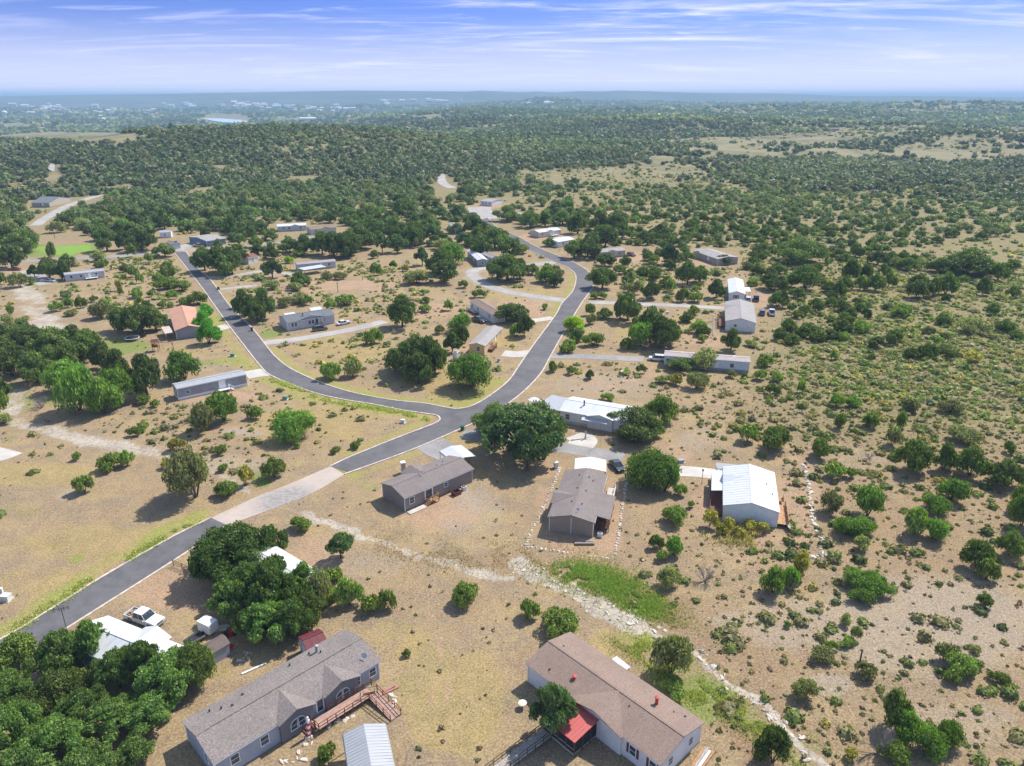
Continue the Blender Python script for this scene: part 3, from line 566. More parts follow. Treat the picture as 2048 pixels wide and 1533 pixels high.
def frame(P0, P1, P3, z):
    a, b, c = K(*P0, z), K(*P1, z), K(*P3, z); ex = (b-a); L = ex.length; ex.normalize(); ey = Vector((-ex.y, ex.x, 0))
    W = (c-a).dot(ey)
    if W < 0: ey = -ey; W = -W
    o = a+ex*L/2+ey*W/2; return Vector((o.x, o.y, 0)), math.atan2(ex.y, ex.x), L, W
class House:
    def __init__(s, label, P0, P1, P3, wall, roof, ze=3.0, rise=1.0, name='mobile_home', cat='house', land=None, ov=0.3, L=None, W=None, metal=False, skirt=None, group=None, gable_trim=True, step=None):
        c, rz, l, w = frame(P0, P1, P3, ze)
        if W: # keep the front eave where it is
            ey = Vector((-math.sin(rz), math.cos(rz), 0)); c = c+ey*(W-w)/2; w = W
        if L: ex = Vector((math.cos(rz), math.sin(rz), 0)); c = c+ex*(L-l)/2; l = L
        s.RL, s.RW, s.ze, s.rise, s.ov = l, w, ze, rise, ov
        s.L, s.W = l-2*ov, w-2*ov; c.z = float(T(c.x, c.y)) if c.y > 500 else 0.0
        s.c, s.rz = c, rz
        s.root = empty(name, c, rz, label, cat, group)
        s.M = Matrix.Translation(c) @ Matrix.Rotation(rz, 4, 'Z')
        sl = rise/(w/2); wt = ze+sl*ov-0.06   # wall top at the outer wall face
        s.slope = sl
        mb = MB(); L2, W2 = s.L/2, s.W/2
        mb.prism([(-W2, 0), (W2, 0), (W2, wt), (0, wt+sl*W2), (-W2, wt)], -L2, L2, wall, 'x')
        if skirt:
            for sd in ((0, -W2-0.015, s.L+.06, .03), (0, W2+0.015, s.L+.06, .03)): mb.box((sd[0], sd[1], 0.35), (sd[2], sd[3], 0.7), skirt)
            for sx in (-1, 1): mb.box((sx*(L2+0.015), 0, 0.35), (.03, s.W, 0.7), skirt)
        mb.build('wall', s.root)
        mb = MB()
        for sx in (-1, 1):
            for sy in (-1, 1): mb.box((sx*(L2+.005), sy*(W2+.005), wt/2), (.11, .11, wt-.02), WHITE)
        # fascia along the eaves
        for sy in (-1, 1): mb.box((0, sy*(w/2+.012), ze-.04), (l, .03, .17), WHITE)
        mb.build('trim', s.root)
        mb = MB(); t = 0.09; h = w/2
        mb.prism([(-h, ze), (0, ze+rise), (0, ze+rise+t), (-h-.02, ze+t)], -l/2, l/2, roof, 'x')
        mb.prism([(h, ze), (0, ze+rise), (0, ze+rise+t), (h+.02, ze+t)], -l/2, l/2, roof, 'x')
        if metal:
            k = int(l/0.9); ln = math.hypot(h, rise)
            for i in range(k+1):
                x = -l/2+.02+(l-.04)*i/k
                for sy in (-1, 1): mb.box((x, sy*h/2, ze+rise/2+t+.012), (.04, ln, .035), roof, rx=-sy*math.atan2(rise, h))
        mb.box((0, 0, ze+rise+t+.01), (l, .28, .05), roof)   # ridge cap
        s.roof = mb.build('roof', s.root)
        pts = [proj(*(s.M @ Vector((sx*l/2, sy*h, z)))) for sx in (-1, 1) for sy in (-1, 1) for z in (0, ze+rise)]
        s.box = (min(p[0] for p in pts), min(p[1] for p in pts), max(p[0] for p in pts), max(p[1] for p in pts)); OCC.append(s.box)
        if land: LAND.append((land, (s.box[0]+s.box[2])/2, (s.box[1]+s.box[3])/2))
    def at(s, side, u, off=0.0, z=0.0):
        d = (s.W/2 if side in 'fb' else s.L/2)+off; a = SIDES[side]
        return Vector((math.cos(a)*u+math.sin(a)*d, math.sin(a)*u-math.cos(a)*d, z))
    def window(s, side, u, z=1.75, w=0.95, h=1.15, fr=None, bars=(1, 2), off=0.0, shut=None, pane=None):
        fr = fr or WHITE; mb = MB(); t = 0.09
        for sx in (-1, 1): mb.box((sx*(w/2+t/2), -.03, 0), (t, .07, h+2*t), fr)
        for sz in (-1, 1): mb.box((0, -.03, sz*(h/2+t/2)), (w, .07, t), fr)
        for i in range(1, bars[0]): mb.box((-w/2+w*i/bars[0], -.025, 0), (.035, .04, h-.01), fr)
        for i in range(1, bars[1]): mb.box((0, -.027, -h/2+h*i/bars[1]), (w-.01, .05, .045), fr)
        o = mb.build('window', s.root, s.at(side, u, off, z), (0, 0, SIDES[side]))
        MB().box((0, -.008, 0), (w, .014, h), pane or GLASS).build('pane', o)
        if shut:
            for sx in (-1, 1): MB().box((sx*(w/2+t+.2), -.02, 0), (.32, .04, h+.15), shut).build('shutter', o)
        return o
    def arched(s, side, u, z, w, h, off=0.0):
        """quarter-round pair reads as a half arch"""
        o = None
        for sx in (-1, 1):
            mb = MB(); n = 8; r = w/2
            out = []; inn = []
            for i in range(n+1):
                a = math.pi/2*i/n; out.append((sx*(r*math.cos(a)+.05), h/2-r*.9+(r*.9)*math.sin(a)*1.0+.0)); inn.append((sx*(r-.09)*math.cos(a)+sx*.09, h/2-r*.9+(r*.9-.09)*math.sin(a)))
            O = [(sx*.05, -h/2), (sx*(r+.05), -h/2)]+out; I = [(sx*.14, -h/2+.09), (sx*(r-.0), -h/2+.09)]+[(p[0]+0*sx, p[1]) for p in inn]
            m = len(O); vs = [(p[0], -.07, p[1]) for p in O]+[(p[0], -.07, p[1]) for p in I]+[(p[0], 0, p[1]) for p in O]+[(p[0], -.02, p[1]) for p in I]
            fs = []
            for i in range(m):
                j = (i+1) % m; fs += [(i, j, m+j, m+i), (2*m+i, 2*m+j, j, i), (m+i, m+j, 3*m+j, 3*m+i)]
            mb.add(vs, fs, WHITE); mb.box((sx*(r/2+.05), -.03, -.1), (r-.1, .05, .04), WHITE)
            o = mb.build('window', s.root, s.at(side, u, off, z), (0, 0, SIDES[side]))
            MB().prism(I, -.028, -.005, GLASS, 'y').build('pane', o)
    def door(s, side, u, w=0.95, h=2.05, z0=0.75, m=None, off=0.0, glass=False):
        m = m or WHITE; mb = MB(); mb.box((0, -.03, h/2), (w, .06, h), m)
        for sx in (-1, 1): mb.box((sx*(w/2+.05), -.035, h/2+.05), (.1, .075, h+.1), WHITE)
        mb.box((0, -.035, h+.05), (w, .075, .1), WHITE)
        o = mb.build('door', s.root, s.at(side, u, off, z0), (0, 0, SIDES[side]))
        if glass: MB().box((0, -.068, h*.5), (w*.8, .016, h*.86), GLASS).build('pane', o)
        MB().tube((w*.36, -.06, h*.48), (w*.36, -.12, h*.48), .035, BLACKP).build('handle', o); return o
    def vent(s, x, y, h=0.35, r=0.1, m=None, cap=False, name='roof_vent'):
        z = s.ze+s.rise-abs(y)*s.rise/(s.RW/2)+.05; mb = MB(); m = m or BLACKP
        mb.tube((0, 0, 0), (0, 0, h), r, m, 10); mb.tube((0, 0, .0), (0, 0, .06), r*1.9, m, 10, r2=r*1.1)
        if cap: mb.tube((0, 0, h+.02), (0, 0, h+.12), r*1.6, m, 10); mb.tube((0, 0, h+.12), (0, 0, h+.2), r*1.6, m, 10, r2=r*.3)
        mb.build(name, s.root, (x, y, z))
    def boxvent(s, x, y, w=.32, m=None):
        z = s.ze+s.rise-abs(y)*s.rise/(s.RW/2)+.12; MB().box((0, 0, 0), (w, w, .2), m or BLACKP, taper=.8).build('roof_vent', s.root, (x, y, z))
    def dish(s, x, y, r=.38, az=0.0):
        z = s.ze+s.rise-abs(y)*s.rise/(s.RW/2)+.08; w = s.M @ Vector((x, y, z)); return sat_dish(w, r, az, 'small grey satellite dish fixed on '+s.root['label'][:0]+'the roof')
    def dormer(s, x, w, hz, roof, wall, sy=-1, proud=0.35, face=None, dz=0.0):
        """cross gable on the front (sy -1) slope: ridge height hz above eave"""
        ze, rise, W2 = s.ze, s.rise, s.RW/2
        yf = sy*(W2+proud); yb = sy*(W2-W2*min(1, hz/rise)); t = .1; h = w/2
        e = ze-.02+dz; mb = MB()
        for sx in (-1, 1):
            a0, b0 = (x+sx*h, yf, e), (x, yf, ze+hz+dz)
            a1, b1 = (x+sx*h, sy*(W2-.05), e+.05), (x, yb, ze+hz+dz+.02)
            vs = [a0, b0, b1, a1]; vs += [(p[0], p[1], p[2]+t) for p in vs]
            mb.add(vs, [(0,1,2,3), (7,6,5,4), (0,4,5,1), (1,5,6,2), (2,6,7,3), (3,7,4,0)], roof)
        mb.build('dormer_roof', s.root)
        mb = MB(); yw = sy*(W2-s.ov+proud-.05)
        pts = [(x-h+.3, 0.0), (x+h-.3, 0.0), (x+h-.3, e+hz*.3/h-.03), (x, ze+hz+dz-.05), (x-h+.3, e+hz*.3/h-.03)]
        mb.prism(pts, sy*(W2-s.ov-.05), yw, wall, 'y'); mb.build('bay_wall', s.root)
        return proud-.05
def sat_dish(w, r, az, label, parent=None, face=(0.2, -1, 0.75)):
    t = empty('satellite_dish', w, 0, label, 'dish')
    mb = MB(); d = Vector(face).normalized(); q = d.to_track_quat('Z', 'Y'); n = 12; vs = []; fs = []
    c = Vector((0, 0, .55))
    for k, rr in enumerate((0.02, .35, .7, 1.0)):
        for i in range(n):
            a = 2*math.pi*i/n; vs.append(c+q @ Vector((rr*r*math.cos(a), rr*r*math.sin(a)*.85, .22*r*rr*rr)))
    for k in range(3):
        for i in range(n): fs.append((k*n+i, k*n+(i+1) % n, (k+1)*n+(i+1) % n, (k+1)*n+i))
    mb.add(vs, fs, paint('dish_grey', (0.5, 0.5, 0.5))); o = mb.build('reflector', t)
    so_ = o.modifiers.new('thick', 'SOLIDIFY'); so_.thickness = .02
    MB().tube((0, 0, 0), c-d*.03, .025, GREY).tube(c-q @ Vector((0, r*.8, 0)), c+d*r*.9, .012, GREY).box(c+d*r*.95, (.07, .07, .07), GREY).build('mount', t)
    return t
def ac_unit(loc, label, parent=None, rz=0):
    t = empty('air_conditioner', loc, rz, label, 'air conditioner')
    bevel(MB().box((0, 0, .42), (.8, .8, .74), PALE).build('casing', t), .03)
    mb = MB(); mb.tube((0, 0, .79), (0, 0, .82), .33, BLACKP, 16)
    for a in range(4): mb.box((0, 0, .83), (.62, .03, .02), GREY, rz=a*math.pi/4)
    mb.build('fan_grille', t); return t
def stairs(parent, loc, rz, w=1.2, n=4, h=0.75, m=None, rail=True, name='steps'):
    mb = MB(); m = m or PINE
    for i in range(n): mb.box((0, -.28*i-.14, h*(1-(i+.5)/n)+.02), (w, .28, .05), m)
    for sx in (-1, 1):
        mb.box((sx*(w/2+.02), -.14*n, h/2), (.05, math.hypot(.28*n, h), .22), m, rx=math.atan2(h, .28*n))
        if rail:
            mb.box((sx*(w/2+.02), -.14*n, h/2+.95), (.07, math.hypot(.28*n, h), .07), m, rx=math.atan2(h, .28*n))
            for i in (0, n): mb.box((sx*(w/2+.02), -.28*i, h*(1-i/n)+.45), (.08, .08, 1.0), m)
    return mb.build(name, parent, loc, (0, 0, rz))
def railing(mb, a, b, m, z=0.75, h=0.95, step=1.3):
    a = Vector(a); b = Vector(b); L = (b-a).length; k = max(1, round(L/step)); ang = math.atan2(b.y-a.y, b.x-a.x); mid = (a+b)/2
    pit = -math.atan2(b.z-a.z, math.hypot(b.x-a.x, b.y-a.y)) if len(a) > 2 else 0
    for zz_ in (h, h*.5): mb.box((mid.x, mid.y, mid.z+z+zz_), (L, .07, .07), m, rz=ang, ry=pit)
    for i in range(k+1):
        p = a.lerp(b, i/k); mb.box((p.x, p.y, p.z+z+h/2-.1), (.09, .09, h+.25), m)
def deck(parent, x0, x1, y0, y1, z=.75, m=None, rails='f', name='deck', board=None):
    m = m or PINE; mb = MB(); board = board or m
    n = max(2, int((x1-x0)/.5)); 
    for i in range(n):
        a = x0+(x1-x0)*i/n; b = x0+(x1-x0)*(i+1)/n; mb.box(((a+b)/2, (y0+y1)/2, z-.03), (b-a-.015, y1-y0, .06), board)
    for x in (x0+.1, x1-.1):
        for y in (y0+.1, y1-.1): mb.box((x, y, z/2-.04), (.12, .12, z-.06), m)
    o = mb.build(name, parent)
    mb = MB()
    if 'f' in rails: railing(mb, (x0, y0, 0), (x1, y0, 0), m, z)
    if 'b' in rails: railing(mb, (x0, y1, 0), (x1, y1, 0), m, z)
    if 'l' in rails: railing(mb, (x0, y0, 0), (x0, y1, 0), m, z)
    if 'r' in rails: railing(mb, (x1, y0, 0), (x1, y1, 0), m, z)
    if rails: mb.build('railing', o)
    return o
def canopy(label, P0, P1, P3, z, rise, mat, posts=True, name='carport', cat='carport', ribs=True, land=None, frm=None, L=None, W=None, round_=False, walls=None):
    c, rz, l, w = frame(P0, P1, P3, z); ey = Vector((-math.sin(rz), math.cos(rz), 0)); ex = Vector((math.cos(rz), math.sin(rz), 0))
    if L: c += ex*(L-l)/2; l = L
    if W: c += ey*(W-w)/2; w = W
    t = empty(name, c, rz, label, cat); h = w/2; mb = MB()
    if rise > 0:
        prof = [(-h, z-.25), (-h+.12, z+.02), (0, z+rise), (h-.12, z+.02), (h, z-.25)] if round_ else [(-h, z), (0, z+rise), (h, z)]
        pts = prof+[(p[0], p[1]-.06) for p in prof[::-1]]
        for a, b in zip(prof[:-1], prof[1:]):
            mb.prism([a, b, (b[0], b[1]-.06), (a[0], a[1]-.06)], -l/2, l/2, mat, 'x')
        if ribs:
            k = int(l/.42); ln = math.hypot(h, rise)
            for i in range(k+1):
                x = -l/2+.03+(l-.06)*i/k
                for sy in (-1, 1): mb.box((x, sy*h/2, z+rise/2+.005), (.05, ln-.1, .03), mat, rx=-sy*math.atan2(rise, h))
    else:
        mb.box((0, 0, z), (l, w, .1), mat)
        if ribs:
            k = int(l/.5)
            for i in range(k+1): mb.box((-l/2+.03+(l-.06)*i/k, 0, z+.06), (.05, w, .04), mat)
    mb.build('roof', t); frm = frm or GREY
    if posts:
        n = max(2, round(l/3)+1)
        for i in range(n):
            for sy in (-1, 1):
                x = -l/2+.15+(l-.3)*i/(n-1); MB().box((0, 0, (z-.1)/2), (.09, .09, z-.1), frm).build('post', t, (x, sy*(h-.15), 0))
    if walls:
        for wm in walls: MB().box(wm[0], wm[1], wm[2]).build('side_panel', t)
    pts = [proj(*(Matrix.Translation(c) @ Matrix.Rotation(rz, 4, 'Z') @ Vector((sx*l/2, sy*h, zz_)))) for sx in (-1, 1) for sy in (-1, 1) for zz_ in (0, z+rise)]
    OCC.append((min(p[0] for p in pts), min(p[1] for p in pts), max(p[0] for p in pts), max(p[1] for p in pts)))
    return t, l, w
# ---------------------------------------------------------------- vehicles
TYRE = paint('tyre', (0.018, 0.018, 0.018), 0.9); RIM = paint('rim', (0.4, 0.4, 0.41), 0.35, metal=0.7); CARG = glassm('car_glass', (0.025, 0.035, 0.04))
LAMPC = paint('lamp_clear', (0.7, 0.7, 0.68), 0.2); LAMPR = paint('lamp_red', (0.4, 0.02, 0.02), 0.3)
def carpaint(name, c):
    if name in MATS: return MATS[name]
    n = NT(name); p = n.co(); f = n.noise(p, 2, 3); n.col(n.mix(n.rng(f, .3, .7), tuple(x*.93 for x in c), c)); n.b.inputs['Roughness'].default_value = .25
    n.b.inputs['Coat Weight'].default_value = .6; n.b.inputs['Specular IOR Level'].default_value = .5; MATS[name] = n.m; return n.m
def car(label, px, heading, kind='suv', paintm=None, cat=None, name=None, cargo=False, sc=1.0):
    """px = photo pixel of the ground centre; heading = photo pixel the front points at"""
    a = K(*px); b = K(*heading); rz = math.atan2(b.y-a.y, b.x-a.x)
    D = {'suv': (4.8, 1.9, 1.75), 'sedan': (4.8, 1.82, 1.45), 'pickup': (6.1, 2.0, 1.9), 'wagon': (4.9, 1.9, 1.75), 'van': (5.0, 1.95, 1.85)}[kind]
    L, W, H = D; t = empty(name or {'pickup': 'pickup_truck', 'sedan': 'sedan_car', 'van': 'minivan'}.get(kind, 'suv_car'), a, rz, label, cat or ('pickup truck' if kind == 'pickup' else 'car'))
    wr = .4 if kind == 'pickup' else .34; z0 = wr*.75; bh = H*.56; h2 = L/2; w2 = W/2
    # lower body profile (x,z), front is +x, wheel arches cut as steps
    def arch(xc):
        return [(xc-wr*1.25*math.cos(q), z0+max(0, wr*1.22*math.sin(q)-.02)) for q in np.linspace(0, math.pi, 7)]
    fx, rx_ = h2-L*.18, -h2+L*.2
    prof = [(-h2, z0+.05)]+arch(rx_)+arch(fx)+[(h2, z0+.08), (h2+.02, bh*.75), (h2-.12, bh*.93), (h2*.55, bh), (-h2+.05, bh*1.0), (-h2-.02, bh*.7)]
    mb = MB(); hw = w2
    if kind == 'pickup':
        bx = -h2*.20
        pr2 = [(bx, z0+.05)]+arch(fx)+prof[16:20]+[(bx, bh)] if False else [(bx, z0+.05)]+arch(fx)+[(h2, z0+.08), (h2+.02, bh*.8), (h2-.1, bh*.96), (h2*.55, bh*1.02), (bx, bh*1.02)]
        mb.prism(pr2, -hw, hw, paintm, 'y')
        # bed: floor and three walls
        for sy in (-1, 1):
            pb = [(-h2, z0+.15)]+arch(rx_)+[(bx-.01, z0+.15), (bx-.01, bh*.99), (-h2, bh*.99)]
            mb.prism(pb, sy*hw, sy*(hw-.09), paintm, 'y')
        mb.box((-h2+.05, 0, (z0+.15+bh*.99)/2+.01), (.09, W-.2, bh*.99-z0-.18), paintm)
        mb.box(((-h2+bx)/2, 0, bh*.58), (bx+h2-.12, W-.2, .06), DARK)
    else: mb.prism(prof, -hw, hw, paintm, 'y')
    body = bevel(mb.build('body', t), .05, 2)
    C = {'suv': (-.46, -.36, .12, .30), 'wagon': (-.47, -.40, .12, .30), 'van': (-.47, -.40, .16, .36), 'sedan': (-.36, -.22, .06, .24), 'pickup': (-.19, -.15, .10, .21)}[kind]
    x0, x1, x2, x3 = [q*L for q in C]; top = H; hb = bh*.99; ti = .16
    vs = [(x0, -hw+.06, hb), (x3, -hw+.06, hb), (x3, hw-.06, hb), (x0, hw-.06, hb), (x1, -hw+ti+.04, top-.05), (x2, -hw+ti+.04, top-.05), (x2, hw-ti-.04, top-.05), (x1, hw-ti-.04, top-.05)]
    mb = MB(); mb.add(vs, [(3,2,1,0), (4,5,6,7), (0,1,5,4), (1,2,6,5), (2,3,7,6), (3,0,4,7)], CARG); cab = mb.build('windows', t)
    mb = MB(); mb.box(((x1+x2)/2, 0, top-.02), (x2-x1+.1, W-2*ti-.02, .08), paintm)
    P = lambda i, j, k: Vector(vs[i]).lerp(Vector(vs[j]), k)
    for sy in (0, 1):
        lo0, lo1, hi0, hi1 = ((0, 1, 4, 5), (3, 2, 7, 6))[sy]
        for a_, b_ in ((lo0, hi0), (lo1, hi1)): mb.tube(vs[a_], vs[b_], .045, paintm, 6)
        mb.tube(P(lo0, lo1, .48), P(hi0, hi1, .5), .045, paintm, 6)
        if kind in ('suv', 'wagon', 'van'): mb.tube(P(lo0, lo1, .2), P(hi0, hi1, .2), .045, paintm, 6)
    bevel(mb.build('cabin_roof', t), .03, 2)
    for sx, x in ((1, fx), (-1, rx_)):
        for sy in (-1, 1):
            w_ = MB().tube((0, -.11, 0), (0, .11, 0), wr, TYRE, 18).build('wheel', t, (x, sy*(hw-.12), wr)); MB().tube((0, sy*.09, 0), (0, sy*.125, 0), wr*.62, RIM, 12).build('rim', w_)
    for sy in (-1, 1):
        MB().box((h2-.01, sy*(hw-.28), bh*.78), (.1, .36, .18), LAMPC).build('headlight', t)
        MB().box((-h2+.01, sy*(hw-.16), bh*.8), (.1, .2, .24), LAMPR).build('taillight', t)
        MB().box((x3-.2, sy*(hw+.1), bh+.1), (.14, .2, .14), paintm).build('mirror', t)
    MB().box((h2+.04, 0, z0+.14), (.12, W*.94, .2), GREY if kind == 'pickup' else paintm).box((h2+.035, 0, bh*.72), (.03, W*.5, .22), BLACKP).build('bumper', t)
    MB().box((-h2-.04, 0, z0+.18), (.12, W*.94, .18), GREY if kind == 'pickup' else paintm).build('rear_bumper', t)
    if cargo:
        r = random.Random(4)
        mb = MB(); 
        for i in range(9): mb.box((-h2*.62+r.uniform(-.7, .7), r.uniform(-.5, .5), bh*.58+.15+.08*(i % 3)), (r.uniform(.5, .9), r.uniform(.15, .4), .14), (PINE, GREYWOOD, PINKWOOD)[i % 3], rz=r.uniform(0, 3))
        o = mb.build('lumber_pile', None, a, (0, 0, rz)); tag(o, 'scrap wood heaped in the bed of the white pickup', 'wood')
    x, y = px; OCC.append((x-18, y-14, x+18, y+10))
    return t
GW = siding('blue_grey_siding', (0.36, 0.39, 0.43)); GWD = siding('dark_grey_siding', (0.17, 0.17, 0.18)); TAU = siding('taupe_siding', (0.25, 0.215, 0.19)); BRN = siding('brown_siding', (0.30, 0.24, 0.20))
WHT = siding('white_siding', (0.70, 0.70, 0.68)); WPAN = siding('white_metal_siding', (0.72, 0.73, 0.74), 0.3, vertical=True); GRS = siding('grey_siding', (0.30, 0.31, 0.33)); YEL = siding('yellow_siding', (0.62, 0.44, 0.20))
LGS = siding('light_grey_siding', (0.50, 0.51, 0.52)); BLU = siding('slate_blue_siding', (0.16, 0.22, 0.30)); TANS = siding('tan_siding', (0.40, 0.35, 0.29)); CRM = siding('cream_siding', (0.60, 0.55, 0.47))
def hdish(h, x, y, label, r=.38, face=(-.2, -1, .75)):
    z = h.ze+h.rise-abs(y)*h.rise/(h.RW/2)+.08; w = h.M @ Vector((x, y, z)); return sat_dish(w, r, 0, label, face=face)
# ===== H1 grey house with the ramp, bottom left
h = House('long double-wide home with blue-grey siding, brown-grey shingles and a red-brown wooden ramp', (426, 1531), (762.5, 1321), (362, 1445), GW, SHG, 3.0, 1.05, land='the grey house with the wooden ramp'); h1 = h
x = h.L
h.dormer(-.05*x, 5.0, .92, SHG, GWD, proud=.5); h.dormer(.235*x, 5.4, .92, SHG, GWD, proud=.5)
h.arched('f', -.05*x, 1.75, 1.9, 1.6, .47); h.arched('f', .235*x, 1.75, 1.9, 1.6, .47)
for u in (-.40, -.235, .345, .455): h.window('f', u*x, 1.7, .95, 1.25)
h.door('f', .10*x, .95, 2.05, .75, glass=True); h.window('f', .135*x, 1.9, .5, 1.1)
h.window('l', 1.5, 1.7); h.window('r', -1.8, 1.7)
MB().box((0, 0, h.ze+h.rise+.13), (h.RL*.84, .22, .1), SHG).build('ridge_vent', h.root)
for (u, v, k) in ((-.28, 1.6, 0), (-.20, 2.6, 0), (-.33, 2.2, 1), (-.38, 3.0, 1), (.28, 2.0, 1), (.1, 3.0, 1), (.23, 3.1, 1)): (h.boxvent if k == 0 else h.vent)(u*x, v)
h.vent(.27*x, 2.6, 1.0, .17, GREY, True, 'flue_pipe')
hdish(h, .44*x, -2.9, 'grey satellite dish on the right end of the grey house roof with the ramp', .45)
# ramp deck: platform along the front then a leg turning away from the house
y0 = -h.W/2-.55
def plank(mb, a, b, w, m, t=.07):
    a = Vector(a); b = Vector(b); L = (b-a).length; mb.box((a+b)/2, (L, w, t), m, rz=math.atan2(b.y-a.y, b.x-a.x), ry=-math.asin((b.z-a.z)/L))
t = empty('wheelchair_ramp', h.c, h.rz, 'red-brown wooden ramp with railings turning the corner in front of the grey house', 'ramp')
mb = MB(); xa, xb = .075*x, .385*x
plank(mb, (xa, y0-1.0, .8), (xb, y0-1.0, .62), 1.7, PINKWOOD); plank(mb, (xb, y0-1.5, .62), (xb, y0-6.4, .08), 1.5, PINKWOOD); plank(mb, (xa-1.2, y0-1.0, .80), (xa, y0-1.0, .802), 1.9, PINKWOOD)
mb.build('ramp_deck', t)
mb = MB(); 
railing(mb, (xa+1.2, y0-.15, .8), (xb+.8, y0-.15, .62), REDWOOD, 0); railing(mb, (xa-1.2, y0-1.95, .8), (xb-.8, y0-1.95, .62), REDWOOD, 0)
railing(mb, (xb+.8, y0-.15, .62), (xb+.8, y0-6.4, .08), REDWOOD, 0); railing(mb, (xb-.8, y0-2.0, .55), (xb-.8, y0-6.4, .08), REDWOOD, 0)
railing(mb, (xa-1.2, y0-.9, .8), (xa-1.2, y0-1.95, .8), REDWOOD, 0)
mb.build('railing', t)
stairs(t, (xa-1.2, y0-.55, 0), -math.pi/2, 1.1, 4, .8, REDWOOD)
mb = MB(); 
for i in range(6): mb.box((xa-2.2+i*.02, y0-1.2-i*.0, .25+.42*i), (.34, .34, .40), (paint('flag_red', (.5, .04, .05)), WHITE)[i % 2], rz=.1)
mb.box((xa-2.1, y0-1.2, 2.85), (.3, .3, .3), WHITE, taper=.6)
o = mb.build('porch_ornament', None, h.c, (0, 0, h.rz)); tag(o, 'red and white stacked post ornament at the left of the ramp', 'ornament')
# things in its yard
def swing(px, label):
    t = empty('swing_frame', K(*px), .3, label, 'swing')
    MB().tube((-1.2, -.6, 0), (-1.1, 0, 2.0), .03, BLACKP).tube((-1.2, .6, 0), (-1.1, 0, 2.0), .03, BLACKP).tube((1.1, -.6, 0), (1.0, 0, 2.0), .03, BLACKP).tube((1.1, .6, 0), (1.0, 0, 2.0), .03, BLACKP).tube((-1.1, 0, 2), (1.0, 0, 2), .03, BLACKP).build('frame', t)
    mb = MB(); 
    for i in range(5): mb.box((0, -.25+.12*i, .5), (1.5, .08, .03), PINE)
    mb.box((0, .3, .75), (1.5, .04, .5), PINE)
    for sx in (-.7, .7): mb.tube((sx, 0, .5), (sx, 0, 2), .012, BLACKP)
    mb.build('seat', t)
swing((740, 1400), 'dark metal garden swing frame at the right end of the ramp')
def plank_pile(px, rz, n, L, mats, label, name='board_stack', cat='boards', dz=.12):
    mb = MB(); r = random.Random(n)
    for i in range(n): mb.box((r.uniform(-.2, .2), (i % 4)*.34-.5, .08+dz*(i//4)), (L*r.uniform(.85, 1), .3, .1), mats[i % len(mats)], rz=r.uniform(-.05, .05))
    o = mb.build(name, None, K(*px), (0, 0, rz)); tag(o, label, cat); return o
plank_pile((765, 1383), .62, 2, 3.8, [paint('faded_red', (.35, .16, .13))], 'faded red plank lying on the grass right of the ramp')
plank_pile((508, 1333), .62, 1, 3.4, [paint('white_sheet', (.7, .7, .66))], 'white flat panel lying in the grass behind the grey house')
plank_pile((1404, 1522), .9, 8, 4.2, [GREYWOOD, PINE, WHITE], 'stack of pale lumber on the ground beside the white-walled house', dz=.14)
# ===== H8 metal carport
ct, l, w = canopy('grey ribbed metal carport standing at the bottom edge in front of the ramp', (684, 1469), (700, 1580), (772, 1446), 2.7, .75, MTG, land=1, round_=True, L=7.8)
LAND.append(('the grey ribbed carport', 735, 1490))
# ===== H5 pinkish house bottom centre
h = House('long white-walled home with pinkish-brown shingles and a red metal porch roof', (1050, 1327.5), (1322, 1533), (1140, 1264.5), WHT, SHP, 3.0, 1.05, land='the red-porch house'); h5 = h; x = h.L
h.dormer(.06*x, 8.4, 1.03, SHP, WHT, proud=.35)
BRS = paint('brown_shutter', (.13, .05, .045))
for u in (.32, .455): h.window('f', u*x, 1.75, .85, 1.3, shut=BRS)
h.window('f', -.26*x, 1.75, .85, 1.2, shut=BRS); h.door('f', -.02*x, .95, 2.05, .75, BRS)
for v in (-2, 2): h.window('r', v, 1.7, .8, 1.1)
RP = paint('red_pipe', (.42, .09, .06))
h.vent(-.2*x, -2.1, .3, .2, RP, True); h.vent(.26*x, 2.0, 1.0, .2, RP, True, 'flue_pipe')
for (u, v, k) in ((-.42, .9, 1), (-.36, -3.1, 0), (.36, 2.6, 1), (.42, 3.1, 0), (.17, -.9, 1)): (h.boxvent if k == 0 else h.vent)(u*x, v, **({'w': .25} if k == 0 else {'h': .2, 'r': .07}))
t = empty('screened_porch', h.c, h.rz, 'dark screened porch under a bright red sloping metal roof', 'porch')
px0, px1, yh, yf = -.17*x, .075*x, -h.W/2-.02, -h.W/2-4.3
mb = MB(); mb.add([(px0-.3, yh, 2.95), (px1+.3, yh, 2.95), (px1+.3, yf-.3, 2.45), (px0-.3, yf-.3, 2.45), (px0-.3, yh, 3.03), (px1+.3, yh, 3.03), (px1+.3, yf-.3, 2.53), (px0-.3, yf-.3, 2.53)], [(3,2,1,0),(4,5,6,7),(0,1,5,4),(1,2,6,5),(2,3,7,6),(3,0,4,7)], MTR)
k = 12
for i in range(k+1):
    xx = px0-.28+(px1-px0+.56)*i/k; mb.add([(xx-.03, yh-.02, 3.07), (xx+.03, yh-.02, 3.07), (xx+.03, yf-.29, 2.575), (xx-.03, yf-.29, 2.575), (xx-.03, yh-.02, 3.03), (xx+.03, yh-.02, 3.03), (xx+.03, yf-.29, 2.53), (xx-.03, yf-.29, 2.53)], [(3,2,1,0),(0,1,5,4),(1,2,6,5),(2,3,7,6),(3,0,4,7)], MTR)
mb.build('roof', t)
SCREEN = paint('dark_screen', (.035, .03, .028), .9)
